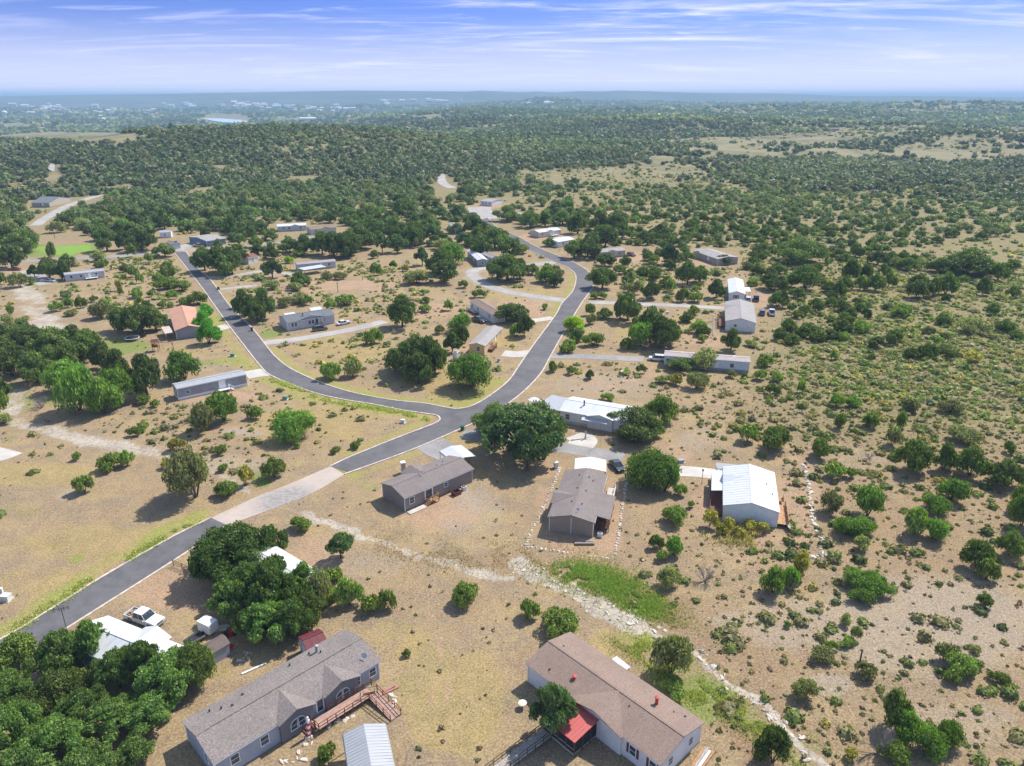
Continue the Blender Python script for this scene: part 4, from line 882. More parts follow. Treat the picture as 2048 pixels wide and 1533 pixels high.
mb = MB(); mb.box(((px0+px1)/2, yf+.05, 1.35), (px1-px0, .03, 2.15), SCREEN); mb.box((px1-.05, (yf+yh)/2, 1.4), (.03, yh-yf-.1, 2.2), SCREEN); mb.box((px0+.05, (yf+yh)/2, 1.4), (.03, yh-yf-.1, 2.2), SCREEN); mb.build('screen', t)
mb = MB()
for i in range(5):
    xx = px0+(px1-px0)*i/4; mb.box((xx, yf, 1.2), (.12, .12, 2.4), DKWOOD)
for i in (1, 2): mb.box((px1, yf+(yh-yf)*i/3, 1.2), (.12, .12, 2.5), DKWOOD)
mb.box(((px0+px1)/2, yf-.03, .95), (px1-px0, .05, .12), GREYWOOD); mb.box(((px0+px1)/2, (yf+yh)/2, .3), (px1-px0, yh-yf-.04, .12), GREYWOOD); mb.box(((px0+px1)/2, yf-.06, .28), (px1-px0+.1, .06, .3), GREYWOOD); mb.build('frame', t)
# weathered ramp leading to the porch
t = empty('wooden_ramp', K(1000, 1533), 0, 'weathered pale board ramp with a dark railing under the red-roofed porch tree', 'ramp')
a = K(978, 1555)-K(1000, 1533); b = K(1094, 1470)-K(1000, 1533); b = Vector((b.x, b.y, .3)); a = Vector((a.x, a.y, .1)); dd = (b-a); nn = Vector((-dd.y, dd.x, 0)).normalized()
mb = MB(); L = dd.length; m_ = int(L/.3)
for i in range(m_): p_ = a.lerp(b, (i+.5)/m_); mb.box(p_+Vector((0, 0, .05)), (.27, 1.5, .05), GREYWOOD, rz=math.atan2(dd.y, dd.x)+random.uniform(-.01, .01))
mb.build('ramp_deck', t); mb = MB(); railing(mb, a+nn*.75, b+nn*.75, DKWOOD, 0.05); railing(mb, a-nn*.75, b-nn*.75, DKWOOD, .05); mb.build('railing', t)
canopy('small white flat awning on posts at the back of the pink-roofed house', (1224, 1319), (1252, 1341), (1233, 1313), 2.2, 0, MTW, name='awning', cat='awning', ribs=False)
t = empty('garden_table', K(1045, 1415), 0, 'round pale garden table on the grass left of the porch tree', 'table'); MB().tube((0, 0, .68), (0, 0, .76), .55, paint('pale_stone', (.62, .55, .45)), 18).build('tabletop', t); MB().tube((0, 0, 0), (0, 0, .68), .12, GREYWOOD, 10).build('leg', t)
# ===== H2 taupe house
h = House('taupe-sided double-wide home with taupe shingles and small wooden back steps', (808, 998), (948, 938), (761, 967), TAU, SHT, 3.0, 1.0, land='the taupe house'); h2 = h; x = h.L
h.window('f', -.40*x, 1.8, 1.0, 1.25); h.door('f', -.16*x, 1.8, 2.0, .7, WHITE, glass=True); h.window('f', .095*x, 2.0, .8, .85); 
for (u, v) in ((-.12, .3), (-.06, .5), (.18, .9), (.30, 1.6), (-.14, -.6), (.22, .2)): h.vent(u*x, v, .25, .08)
h.dormer(-.05*x, 5.0, .85, SHT, TAU, sy=1, proud=.8)
deck(h.root, -.165*x, -.07*x, -h.W/2-1.35, -h.W/2-.02, .72, PINE, 'fr'); stairs(h.root, (-.165*x-.0, -h.W/2-.7, 0), -math.pi/2, 1.1, 4, .72, PINE)
MB().box((-.38*x, -h.W/2-1.0, .06), (3.8, 1.2, .12), CONC).build('slab', h.root)
ac_unit(h.M @ Vector((.30*x, -h.W/2-1.3, 0)), 'white-topped air conditioner beside the long back wall of the taupe house', rz=h.rz)
t = empty('planter_box', h.M @ Vector((.17*x, -h.W/2-1.6, 0)), h.rz, 'red-brown wooden box planter behind the taupe house', 'planter')
mb = MB(); 
for sx in (-1, 1): mb.box((sx*.75, 0, .42), (.06, 1.2, .84), REDWOOD)
for sy in (-1, 1): mb.box((0, sy*.62, .42), (1.56, .06, .84), REDWOOD)
mb.box((0, 0, .06), (1.4, 1.1, .1), DKWOOD); mb.build('box', t)
canopy('white metal carport behind the taupe house next to its drive', (878, 903), (900, 921), (905, 890), 2.4, .5, MTW, L=6.2, W=5.5, round_=True)
t = empty('stone_chimney_post', K(807, 945), .4, 'brick pillar standing by the upper left wall of the taupe house', 'pillar'); MB().box((0, 0, 1.1), (.8, .8, 2.2), CONC).build('shaft', t); MB().box((0, 0, 2.3), (1.0, 1.0, .2), WHITE).build('cap', t)
sat_dish(K(894, 916, 0), .5, 0, 'white satellite dish standing between the taupe house and its carport', face=(.3, -1, .6))
# ===== H3 brown house
h = House('brown double-wide home with brown-grey shingles, its gable end towards the camera', (1130.7, 940.8), (1095, 1035), (1215, 951), BRN, SHT, 3.0, .95, land='the brown gable-end house'); h3 = h; x = h.L
MB().box((h.L/2+.03, 0, 1.75), (.08, .09, 3.4), WHITE).build('downspout', h.root)
for (u, v) in ((-.35, -.9), (-.33, 1.0), (-.05, -.5), (-.03, 1.2), (.24, -.7), (.25, 1.2), (-.28, 1.9)): h.vent(u*x, v, .25, .1)
hdish(h, .42*x, .9, 'small dish near the gable end of the brown house roof', .3)
h.dormer(.1*x, 5, .85, SHT, BRN, proud=.4); h.window('f', -.25*x, 1.7); h.window('f', .35*x, 1.7)
t = empty('side_porch', h.c, h.rz, 'shingled side porch with dark railing along the right side of the brown house', 'porch'); wx = h.W/2
mb = MB(); x0_, x1_ = -.1*x, .38*x; mb.add([(x0_, wx, 3.05), (x1_, wx, 3.05), (x1_, wx+2.7, 2.55), (x0_, wx+2.7, 2.55), (x0_, wx, 3.17), (x1_, wx, 3.17), (x1_, wx+2.7, 2.67), (x0_, wx+2.7, 2.67)], [(3,2,1,0),(4,5,6,7),(0,1,5,4),(1,2,6,5),(2,3,7,6),(3,0,4,7)], SHT); mb.build('roof', t)
mb = MB(); mb.box(((x0_+x1_)/2, wx+1.3, .7), (x1_-x0_-.1, 2.4, .1), REDWOOD); railing(mb, (x1_-.1, wx+.1, 0), (x1_-.1, wx+2.45, 0), REDWOOD, .7); railing(mb, (x0_+.1, wx+2.45, 0), (x1_-.1, wx+2.45, 0), REDWOOD, .7)
for i in range(4): mb.box((x0_+.1+(x1_-x0_-.2)*i/3, wx+2.45, 1.27), (.12, .12, 2.5), DKWOOD)
mb.build('deck', t)
ac_unit(h.M @ Vector((.47*x, wx+1.2, 0)), 'white air conditioner at the near right corner of the brown house', rz=h.rz)
canopy('cream metal carport joined to the far end of the brown house', (1149, 917), (1147, 940), (1213, 925), 2.8, .55, paint('cream_metal', (.66, .62, .54), .5), land=1, round_=True, ribs=False)
t = empty('concrete_ramp', K(1222, 968), 0, 'pale ramp with white rail along the far right wall of the brown house', 'ramp'); mb = MB(); plank(mb, h.M @ Vector((-.48*x, wx+1.4, .6))-K(1222, 968), h.M @ Vector((-.12*x, wx+1.4, .65))-K(1222, 968), 1.5, CONC, .1); mb.build('ramp_deck', t); mb = MB(); railing(mb, h.M @ Vector((-.48*x, wx+2.1, .0))-K(1222, 968), h.M @ Vector((-.12*x, wx+2.1, .0))-K(1222, 968), WHITE, .6); mb.build('railing', t)
plank_pile((1167, 1087), .0, 6, 3.6, [DKWOOD, GREYBARK], 'heap of dark branches against the gable wall of the brown house')
# ===== H4 white metal house
h = House('white metal-sided house with a white standing-seam roof and a small front gable', (1446, 934), (1446, 1012), (1549, 946), WPAN, MTW, 3.1, 1.25, name='metal_house', land='the white metal-roofed house', metal=True, ov=.2); h4 = h; x = h.L
h.dormer(-.18*x, 3.6, .95, MTW, WPAN, proud=.1); 
for (u, v) in ((-.1, 3.0), (.12, 3.9), (-.2, -4.0)): h.vent(u*x, v, .3, .12, GREY)
t = empty('front_porch', h.c, h.rz, 'white lean-to porch roof over red-brown posts on the left of the white metal house', 'porch')
yy = -h.W/2; mb = MB(); mb.add([(-.42*x, yy, 2.95), (.12*x, yy, 2.95), (.12*x, yy-2.3, 2.6), (-.42*x, yy-2.3, 2.6), (-.42*x, yy, 3.05), (.12*x, yy, 3.05), (.12*x, yy-2.3, 2.7), (-.42*x, yy-2.3, 2.7)], [(3,2,1,0),(4,5,6,7),(0,1,5,4),(1,2,6,5),(2,3,7,6),(3,0,4,7)], MTW); mb.build('roof', t)
for i in range(5): MB().box((-.42*x+.1+(.54*x-.2)*i/4, yy-2.2, 1.3), (.13, .13, 2.6), REDWOOD).build('post', t)
mb = MB(); mb.box((.02*x, yy-1.2, .35), (.8*x, 2.3, .12), REDWOOD); railing(mb, (.12*x, yy-2.3, 0), (.42*x, yy-2.3, 0), REDWOOD, .35); railing(mb, (.42*x, yy-2.3, 0), (.42*x, yy-.1, 0), REDWOOD, .35); mb.build('deck', t)
h.door('f', 0, z0=.4); h.window('f', .25*x, 1.9)
canopy('white sloping back porch roof at the far end of the white metal house', (1432, 926), (1433, 938), (1497, 934), 2.9, 0, MTG, name='back_porch', cat='porch', L=2.6)
t = empty('back_deck', h.c, h.rz, 'pine wood deck with solid side rail on the right of the white metal house', 'deck'); yb = h.W/2
mb = MB(); mb.box((.26*x, yb+1.0, .7), (.46*x, 1.9, .1), PINE); mb.box((.26*x, yb+1.95, .95), (.46*x, .06, 1.3), PINE)
for i in range(5): mb.box((.04*x+.46*x*i/4-.02*x, yb+1.85, .65), (.12, .12, 1.9), PINE)
mb.build('platform', t); MB().box((.49*x, yb+2.5, .35), (2.2, .08, 1.9), GREYWOOD, rx=.9).build('ramp_panel', t); MB().box((-.12*x, yb+.9, .7), (1.6, 1.6, .1), PINE).box((-.12*x, yb+1.7, 1.0), (1.6, .05, .9), PINE).build('landing', t)
t = empty('lamp_post', K(1403, 970), 0, 'thin black lamp post beside the white concrete drive', 'lamp post'); MB().tube((0, 0, 0), (0, 0, 3.0), .05, BLACKP).build('pole', t); MB().tube((0, 0, 3.0), (0, 0, 3.35), .12, GLASS, 8, r2=.2).tube((0, 0, 3.35), (0, 0, 3.5), .24, BLACKP, 8, r2=.05).build('lantern', t)
# ===== H9 long grey trailer
h = House('long single-wide trailer home with grey siding, white skirting and white steps', (352.8, 779), (492.8, 749.7), (348, 766), GRS, MTG, 3.1, .45, W=4.6, land='the long grey trailer home', skirt=WHITE, ov=.12); h9 = h; x = h.L
h.window('f', -.36*x, 1.75, .9, .75); h.door('f', .12*x, z0=.75); MB().box((.14*x, -h.W/2-.03, 1.75), (1.5, .05, 2.5), WHITE).build('panel', h.root); h.window('l', 0, 1.8, 1, .8)
deck(h.root, .06*x, .22*x, -h.W/2-1.7, -h.W/2-.07, .75, WHITE, 'fr'); stairs(h.root, (.22*x, -h.W/2-.9, 0), math.pi/2, 1.1, 4, .75, WHITE)
for i in range(9): h.boxvent((-.42+.105*i)*x, -.9 if i % 2 else .8, .26, WHITE)
sat_dish(h.M @ Vector((-.46*x, h.W/2+1.0, 1.8)), .75, 0, 'large white satellite dish behind the left end of the long grey trailer', face=(-.6, -.8, .8))
MB().tube((0, 0, 0), (0, 0, 2.3), .04, GREY).build('dish_mast', None, h.M @ Vector((-.46*x, h.W/2+1.0, 0))); tag(bpy.data.objects['dish_mast'], 'thin grey mast carrying the large white dish by the trailer', 'mast')
# ===== H10 terracotta
h = House('grey home with terracotta shingle roof beside the bright green trees', (337.6, 621), (349, 663), (391, 617), GRS, SHTC, 2.9, 1.2, land='the terracotta-roofed house'); h10 = h
t, l, w = canopy('small flat pale awning over the left side of the terracotta-roofed house', (322, 655), (330, 668), (340, 655), 2.2, 0, paint('beige_sheet', (.5, .42, .36)), name='awning', cat='awning', ribs=False)
t = empty('playset', K(313, 702), .15, 'red-brown wooden play tower with swings on the green lawn', 'playset')
mb = MB()
for sx in (-1, 1):
    for sy in (-1, 1): mb.box((sx*.8, sy*.8, 1.5), (.13, .13, 3.0), REDWOOD)
mb.box((0, 0, 1.4), (1.7, 1.7, .08), REDWOOD); mb.box((0, -.82, 1.85), (1.7, .05, .8), REDWOOD); mb.box((-.82, 0, 1.85), (.05, 1.7, .8), REDWOOD); mb.prism([(-1.0, 2.9), (1.0, 2.9), (0, 3.7)], -1, 1, REDWOOD, 'x'); mb.build('tower', t)
mb = MB(); mb.tube((.8, 0, 2.6), (4.8, 0, 2.6), .08, REDWOOD)
for sy in (-1, 1): mb.tube((4.8, 0, 2.6), (4.8, sy*1.1, 0), .07, REDWOOD)
mb.build('swing_beam', t)
for q in (2.0, 3.6): MB().tube((q-.25, 0, 2.6), (q-.25, 0, .6), .015, BLACKP).tube((q+.25, 0, 2.6), (q+.25, 0, .6), .015, BLACKP).box((q, 0, .58), (.55, .22, .04), DARK).build('swing', t)
MB().box((-1.9, 0, .75), (2.6, .6, .05), paint('slide_green', (.35, .45, .1)), ry=-.6).build('slide', t)
t = empty('trampoline', K(265, 681), 0, 'round dark trampoline with pale rim in the shade of the spreading oak', 'trampoline')
mb = MB(); mb.tube((0, 0, .85), (0, 0, .88), 1.8, DARK, 24); mb.build('mat', t); mb = MB(); n_ = 24
for i in range(n_): a0 = 2*math.pi*i/n_; a1 = 2*math.pi*(i+1)/n_; mb.tube((2.1*math.cos(a0), 2.1*math.sin(a0), .88), (2.1*math.cos(a1), 2.1*math.sin(a1), .88), .11, PALE, 6)
for i in range(6): a0 = math.pi*i/3; mb.tube((2*math.cos(a0), 2*math.sin(a0), 0), (2*math.cos(a0), 2*math.sin(a0), .85), .03, GREY)
mb.build('frame', t)
def sitting_table(px, label):
    t = empty('picnic_table', K(*px), .4, label, 'picnic table'); mb = MB()
    for i in range(4): mb.box((0, -.3+.2*i, .75), (1.8, .18, .05), REDWOOD)
    mb.build('tabletop', t)
    for sy in (-1, 1): MB().box((0, sy*.75, .45), (1.8, .26, .05), REDWOOD).build('bench', t)
    mb = MB()
    for sx in (-.7, .7): mb.box((sx, 0, .4), (.08, 1.5, .08), REDWOOD).box((sx, .3, .35), (.08, .08, .75), REDWOOD, rx=.4).box((sx, -.3, .35), (.08, .08, .75), REDWOOD, rx=-.4)
    mb.build('legs', t)
sitting_table((330, 634), 'reddish picnic table left of the terracotta-roofed house'); sitting_table((285, 673), 'dark red picnic table in the shade beside the trampoline')
# ===== H11 slate roof
h = House('pale grey double-wide home with slate-coloured shingles and three paired windows', (573, 646), (670, 630), (559, 633), LGS, SHS, 3.0, 1.1, land='the slate-roofed house'); h11 = h; x = h.L
h.dormer(.02*x, 9, 1.0, SHS, LGS, proud=.1)
for u in (-.36, .0, .24): 
    for s_ in (-.55, .55): h.window('f', u*x+s_, 1.8, .85, 1.2, off=.06 if u == 0 else 0)
h.door('f', .12*x, z0=.75, m=paint('teal_door', (.2, .4, .45)), glass=True, off=.05); h.vent(-.12*x, -2, .9, .14, BLACKP, True)
deck(h.root, .08*x, .2*x, -h.W/2-2.0, -h.W/2-.35, .75, REDWOOD, 'lr'); stairs(h.root, (.14*x, -h.W/2-2.0, 0), 0, 1.3, 4, .75, REDWOOD)
canopy('white carport roof peeking over the slate-roofed house', (622, 622), (645, 619), (620, 616), 2.9, .4, MTW, ribs=False); canopy('lower white canopy behind the left half of the slate-roofed house', (570, 632), (592, 629), (568, 627), 2.8, .3, MTW, ribs=False)
# ===== other homes
def simple(label, P0, P1, P3, wall, roof, land, wins=(-.3, 0, .3), ze=2.9, rise=.8, side='f', metal=False, dorm=None, W=None, skirt=None, L=None, ov=.25):
    h = House(label, P0, P1, P3, wall, roof, ze, rise, land=land, W=W, skirt=skirt, L=L, ov=ov, metal=metal)
    for u in wins: h.window(side, u*(h.L if side in 'fb' else h.W), 1.75, 1.0, 1.1)
    if dorm is not None: h.dormer(dorm*h.L, 4.6, rise*.92, roof, wall, proud=.15)
    h.door(side, .12*(h.L if side in 'fb' else h.W)); return h
h12 = simple('white single-wide trailer home beside a silver car at far left', (128, 550.7), (208.5, 542), (129, 546), LGS, MTG, 'the white trailer at far left', (-.35, -.1, .3), W=4.6, rise=.5)
deck(h12.root, .0, 4.6, -h12.W/2-1.8, -h12.W/2-.05, .75, WHITE, 'flr')
h13 = simple('slate-blue home with a grey roof beside the top of the left road', (412.5, 483), (452, 477), (431, 467), BLU, SHL, 'the blue house', (-.3, .2), rise=.9)
h14 = simple('white-roofed pale blue home standing alone below the far wood', (554, 454), (613, 451), (552, 447.5), LGS, MTW, 'the pale blue home', (-.3, -.1, .3), dorm=.12, W=7.5)
h15 = simple('pale home with a long pink roof half hidden by oaks', (621, 460), (673, 455), (619, 453), LGS, SHP, 'the long pink-roofed home', (-.3, .2), dorm=.1, W=7.5)
h16 = simple('pale trailer home with dark grey roof and a white porch awning', (593.5, 530), (672, 523), (590, 524), LGS, SHL, 'the trailer with a white awning', (.33,), W=5, rise=.5)
canopy('long white awning in front of the pale trailer home', (608, 541), (653, 534), (607, 535), 2.5, 0, MTW, name='awning', cat='awning')
h17 = simple('small white cabin with a dark red roof tucked behind roadside oaks', (496, 517), (517, 512.5), (491, 510.5), WHT, paint('dark_red_roof', (.22, .08, .06)), 'the small red-roofed cabin', (0,), rise=1.0)
h18 = simple('small grey home with gabled roof among dense oaks', (895.6, 448), (909, 459), (911, 446), GRS, SHL, 'the grey home among dense oaks', (-.3, .3))
h19 = simple('white home with grey roof near the end of the road', (960, 403), (984, 405), (966, 397), WHT, SHL, 'the road-end white home', (-.3, 0, .3))
h20 = simple('pale grey home mostly hidden behind a round oak near the road end', (1017, 430), (1046, 434), (1026, 424), LGS, MTG, 'the home behind the round oak', (0,))
h21 = simple('white single-wide trailer set endways beside the gravel loop', (934, 502), (955, 521.5), (945, 499.5), GRS, MTW, 'the white trailer by the loop', (-.3, .1), W=4.8, rise=.6)
h21.window('r', 0, 1.7)
h21b = simple('low dark shed-like home right of the white trailer by the loop', (962, 508), (984, 517), (972, 504), GRS, SHL, 'the dark shed by the loop', (0,))
h22 = simple('cream-walled home with bright white metal roof and front steps', (1078, 466), (1123, 460), (1069, 459), CRM, MTW, 'the cream-walled home', (-.35, .05), dorm=.0, W=8.2)
deck(h22.root, 0, 5, -h22.W/2-1.8, -h22.W/2-.2, .75, WHITE, 'fl')
h23 = simple('white home with bright roof surrounded by oaks', (1117, 485), (1150, 479), (1108, 477), WHT, MTW, 'the white home under the oaks', (-.2, .2))
h24 = simple('grey home with brown-grey roof behind two oaks by the curve', (1197, 506), (1252, 501), (1193.5, 498), TANS, SHL, 'the grey home by the curve', (-.3, .0, .3), dorm=0, W=8)
h25 = simple('tan home with grey shingles standing right of the gravel yard', (1386, 502), (1436, 519), (1412, 494.5), TANS, SHL, 'the tan home', (-.35, -.15, .1, .35), dorm=-.3)
h26 = simple('white single-wide trailer with its narrow end to the camera', (1455, 559), (1457.5, 587), (1480, 559), WHT, MTW, 'the end-on white trailer', (-.2,), rise=.9, ze=3.0, W=6.0); h26.window('r', -.3, 1.8, 1.1, 1.2, shut=BRS)
canopy('white flat carport on posts right of the end-on white trailer', (1482, 574), (1484, 583), (1499, 574), 2.6, 0, MTW, ribs=False)
h27 = simple('large white-walled home with pale grey shingles seen end-on', (1450, 604), (1450.5, 643), (1507, 606), WHT, SHL, 'the large end-on white home', (-.2,), rise=1.3, ze=3.2); h27.window('r', -1.6, 1.9, .9, .9); hx = h27.L
deck(h27.root, .05*hx, .42*hx, -h27.W/2-2.2, -h27.W/2-.05, .9, REDWOOD, 'flr'); 
for i in range(7): h27.boxvent((-.3+.09*i)*hx, (.5, 1.2)[i % 2], .4, WHITE)
h27.dormer(-.2*hx, 5, .9, SHL, WHT, proud=.2)
h28 = simple('very long pale blue trailer home with a flat pinkish-grey roof behind shrubs', (1328, 712), (1501.5, 725.5), (1330, 700.6), siding('pale_blue_siding', (.60, .65, .68)), SHPL, 'the very long blue trailer', (-.46, .3, .05), rise=.45, W=4.8, skirt=GRS, ze=3.2)
for u in (-.3, .32): h28.boxvent(u*h28.L, .2, .6, WHITE)
h29 = House('long white home with white roof, small front awning and stone skirting', (1118, 822), (1268, 848), (1139.5, 793), WHT, MTW, 3.0, 1.1, land='the long white home'); h = h29; x = h.L
h.window('f', -.4*x, 1.7, 1.0, 1.3); h.dormer(.06*x, 6.5, .8, MTW, WHT, proud=.5); h.window('f', -.08*x, 1.6, 3.2, .5, bars=(4, 1)); h.door('f', .2*x)
h.vent(-.23*x, -1.2, 1.1, .16, BLACKP, True); MB().box((0, -h.W/2-.05, .35), (x*.98, .08, .7), CONC).build('skirting', h.root)
mb = MB(); mb.box((.0*x, -h.W/2-.9, 2.55), (6.2, 1.7, .07), MTW, rx=.25)
for i in range(12): mb.box((-3.0+.54*i, -h.W/2-.9, 2.60), (.06, 1.7, .05), MTG, rx=.25)
mb.build('awning', h.root)
canopy('flat grey metal carport attached left of the long white home', (1073, 812), (1117, 822), (1095, 788), 2.9, 0, MTG, frm=WHITE, ribs=False, land=1)
canopy('small white canopy hidden by the big junction oak', (1055, 800), (1072, 808), (1072, 795), 2.3, .3, MTW, ribs=False)
t = empty('garden_statue', K(1171, 878), 0, 'slim pale garden figure on the slab before the long white home', 'statue'); MB().tube((0, 0, 0), (0, 0, .7), .28, CONC, 10, r2=.18).tube((0, 0, .7), (0, 0, 1.5), .15, CONC, 10, r2=.2).tube((0, 0, 1.5), (0, 0, 1.9), .17, CONC, 10, r2=.08).build('figure', t)
h30 = simple('white home with pinkish-grey shingles beside a black pickup', (939, 603), (985, 631), (960, 597), WHT, SHP, 'the white pickup-side home', (-.4, -.15, .1, .35), dorm=None)
deck(h30.root, -.45*h30.L, -.1*h30.L, -h30.W/2-2, -h30.W/2-.05, .75, GREYWOOD, 'flr')
h31 = simple('narrow yellow trailer home with grey roof and red-brown steps', (970, 693), (1005, 656.5), (942, 686), YEL, SHL, 'the yellow house', (-.2, .2, .4), rise=.7, W=5.2); h31.window('l', .4, 1.8, 1, 1.2, fr=PALE)
deck(h31.root, -.32*h31.L, -.12*h31.L, -h31.W/2-1.7, -h31.W/2-.05, .8, REDWOOD, 'fr'); stairs(h31.root, (-.12*h31.L, -h31.W/2-.9, 0), math.pi/2, 1.1, 4, .8, REDWOOD)
simple('pale shed with a flat white roof standing left of the yellow house', (905, 706), (914, 708), (907, 701), CRM, MTW, 'the pale shed', (0,), ze=2.1, rise=.3, ov=.1)
h32 = simple('grey hip-roofed house with a pale drive far up at left', (62, 408), (99, 408), (72, 398), TANS, SHS, 'the far grey house', (0,), rise=2.4)
simple('white home half hidden in trees at the top of the gravel lane', (318, 466), (342, 465), (320, 462.5), WHT, MTG, 'the hidden white home', (0,), W=5)
simple('small pale cabin with a green barrel beside the gravel lane', (330, 486), (345, 490), (336, 481), LGS, SHP, 'the small lane cabin', (0,), ze=2.4)
# ===== metal roofs under the lower left trees
h6 = House('rambling pale metal-roofed house hidden under the bottom-left oaks', (132, 1290), (292, 1360), (215, 1232), GWD, MTW, 2.9, 1.2, land='the hidden metal-roofed house', metal=True)
h6.dormer(.12*h6.L, 5.0, 1.0, MTW, WHT, sy=1, proud=.6); h6.window('b', -.3*h6.L, 1.7)
canopy('low pale metal lean-to roof joined to the right of the hidden house', (300, 1330), (345, 1352), (340, 1290), 2.6, 0, MTW, name='lean_to', cat='lean-to')
h7 = House('white-roofed home almost hidden under the roadside oaks', (430, 1090), (592, 1195), (478, 1050), GWD, MTW, 3.0, .6, land='the white roof under the oaks', W=6.0)
t = empty('shed', *(lambda f: (f[0], f[1]))(frame((397, 1293), (421, 1313), (424, 1262), 1.9)), 'small grey metal shed with brown rounded roof beside the pickup yard', 'shed')
BRR = paint('brown_sheet', (.13, .095, .085), .6); mb = MB(); mb.box((0, 0, .95), (3.0, 2.4, 1.9), siding('grey_ribbed_sheet', (.33, .34, .36), .25, vertical=True)); mb.prism([(-1.2, 1.9), (1.2, 1.9), (.55, 2.35), (-.55, 2.35)], -1.49, 1.49, LGS, 'x'); mb.build('wall', t, rot=(0, 0, math.pi/2))
mb = MB()
for a_, b_ in (((-1.32, 1.85), (-.6, 2.4)), ((-.6, 2.4), (0, 2.52)), ((0, 2.52), (.6, 2.4)), ((.6, 2.4), (1.32, 1.85))): mb.prism([a_, b_, (b_[0], b_[1]+.06), (a_[0], a_[1]+.06)], -1.65, 1.65, BRR, 'x')
mb.build('roof', t, rot=(0, 0, math.pi/2)); MB().box((0, -1.53, .9), (1.3, .05, 1.7), WHT).build('door', t)
OCC.append((395, 1255, 455, 1315)); LAND.append(('the small brown-roofed shed', 422, 1285))
t = empty('cargo_trailer', K(418, 1263), -.5, 'small white enclosed cargo trailer by the brown-roofed shed', 'trailer'); bevel(MB().box((0, 0, 1.15), (2.4, 1.7, 1.6), WHITE).build('box', t), .04)
for sy in (-1, 1): MB().tube((0, sy*.95-.1, .32), (0, sy*.95+.1, .32), .32, TYRE, 14).build('wheel', t)
MB().tube((-1.2, -.5, .45), (-2.2, 0, .45), .05, BLACKP).tube((-1.2, .5, .45), (-2.2, 0, .45), .05, BLACKP).build('drawbar', t); OCC.append((398, 1228, 438, 1266))
t = empty('riding_mower', K(458, 1272), .6, 'red riding mower parked behind the small shed', 'mower'); RED = carpaint('bright_red_paint', (.5, .02, .02)); bevel(MB().box((.45, 0, .62), (.9, .6, .4), RED).build('hood', t), .06); MB().box((-.4, 0, .6), (.5, .5, .12), BLACKP).box((-.62, 0, .85), (.12, .5, .45), BLACKP).build('seat', t); MB().box((0, 0, .35), (.9, 1.1, .15), RED).build('mower_deck', t)
for sx, rr in ((.7, .24), (-.5, .34)):
    for sy in (-.45, .45): MB().tube((sx, sy-.1, rr), (sx, sy+.1, rr), rr, TYRE, 14).build('wheel', t)
MB().tube((.1, 0, .6), (-.1, 0, 1.0), .03, BLACKP).tube((-.13, 0, .98), (-.09, 0, 1.02), .18, BLACKP).build('steering_wheel', t)
t = empty('kayak', K(446, 1308), .95, 'red kayak leaning behind the shed front', 'kayak'); mb = MB(); mb.prism([(-1.7, .1), (-.9, .34), (.9, .34), (1.7, .1), (.9, -.12), (-.9, -.12)], -.28, .28, RED, 'y'); o = mb.build('hull', t, (0, 0, .35), (.7, 0, 0)); bevel(o, .1, 3); MB().prism([(-.4, .345), (.4, .345), (.4, .36), (-.4, .36)], -.18, .18, DARK, 'y').build('cockpit', o)
t = empty('ladder', K(431, 1311), .95, 'white ladder lying on the grass beside the red kayak', 'ladder'); mb = MB(); mb.box((0, -.22, .15), (3.2, .06, .08), WHITE).box((0, .22, .15), (3.2, .06, .08), WHITE)
for i in range(9): mb.box((-1.4+.35*i, 0, .15), (.05, .44, .04), WHITE)
mb.build('frame', t)
plank_pile((441, 1258), .3, 4, 2.4, [paint('cream_board', (.6, .55, .4))], 'cream sheets of board lying beside the cargo trailer')
t = empty('utility_trailer', K(390, 1285), .9, 'dark open utility trailer frame left of the small shed', 'trailer'); MB().box((0, 0, .5), (2.6, 1.4, .08), BLACKP).box((0, .7, .7), (2.6, .04, .3), GREY).box((0, -.7, .7), (2.6, .04, .3), GREY).build('bed', t); MB().tube((-1.3, 0, .45), (-3.0, 0, .4), .05, GREY).build('drawbar', t)
for sy in (-1, 1): MB().tube((0, sy*.8-.08, .3), (0, sy*.8+.08, .3), .3, TYRE, 12).build('wheel', t)
h = House('low grey shed with a dark red metal roof behind the grey house', (614, 1304), (656, 1286), (604, 1283), LGS, MTD, 2.2, .7, name='shed', cat='shed', metal=True, ov=.15, W=3.4, land='the red-roofed shed'); h.door('l', 0, 1.0, 1.7, .05)
# ===== vehicles
WP = carpaint('white_paint', (.75, .75, .74)); GP = carpaint('dark_grey_paint', (.10, .11, .12)); BP = carpaint('black_paint', (.02, .022, .026)); SPt = carpaint('silver_paint', (.48, .5, .52)); TP = carpaint('tan_paint', (.45, .38, .28)); MRp = carpaint('maroon_paint', (.16, .02, .03)); BRP = carpaint('brown_paint', (.14, .08, .06)); DGP = carpaint('dark_green_grey_paint', (.05, .065, .065))
car('white crew-cab pickup truck with wood in its bed parked in the dirt yard', (290, 1243), (340, 1260), 'pickup', WP, cargo=True)
car('dark sedan car parked beside the cream carport', (1234, 936), (1245, 948), 'sedan', DGP)
car('dark grey station wagon parked in front of the slate-roofed house', (640, 661), (660, 658), 'suv', GP)
car('white sedan car parked right of the slate-roofed house', (687, 649), (700, 646), 'sedan', WP)
car('black pickup truck parked beside the white home with the pinkish roof', (958, 644), (975, 649), 'pickup', BP)
car('white wagon car parked at the left end of the very long blue trailer', (1314, 721), (1300, 720), 'wagon', WP)
car('silver minivan parked right behind the large end-on white home', (1496, 603), (1497, 590), 'van', SPt); car('black pickup truck parked between the two rows of cars at right', (1512, 601), (1511.5, 588), 'pickup', BP)
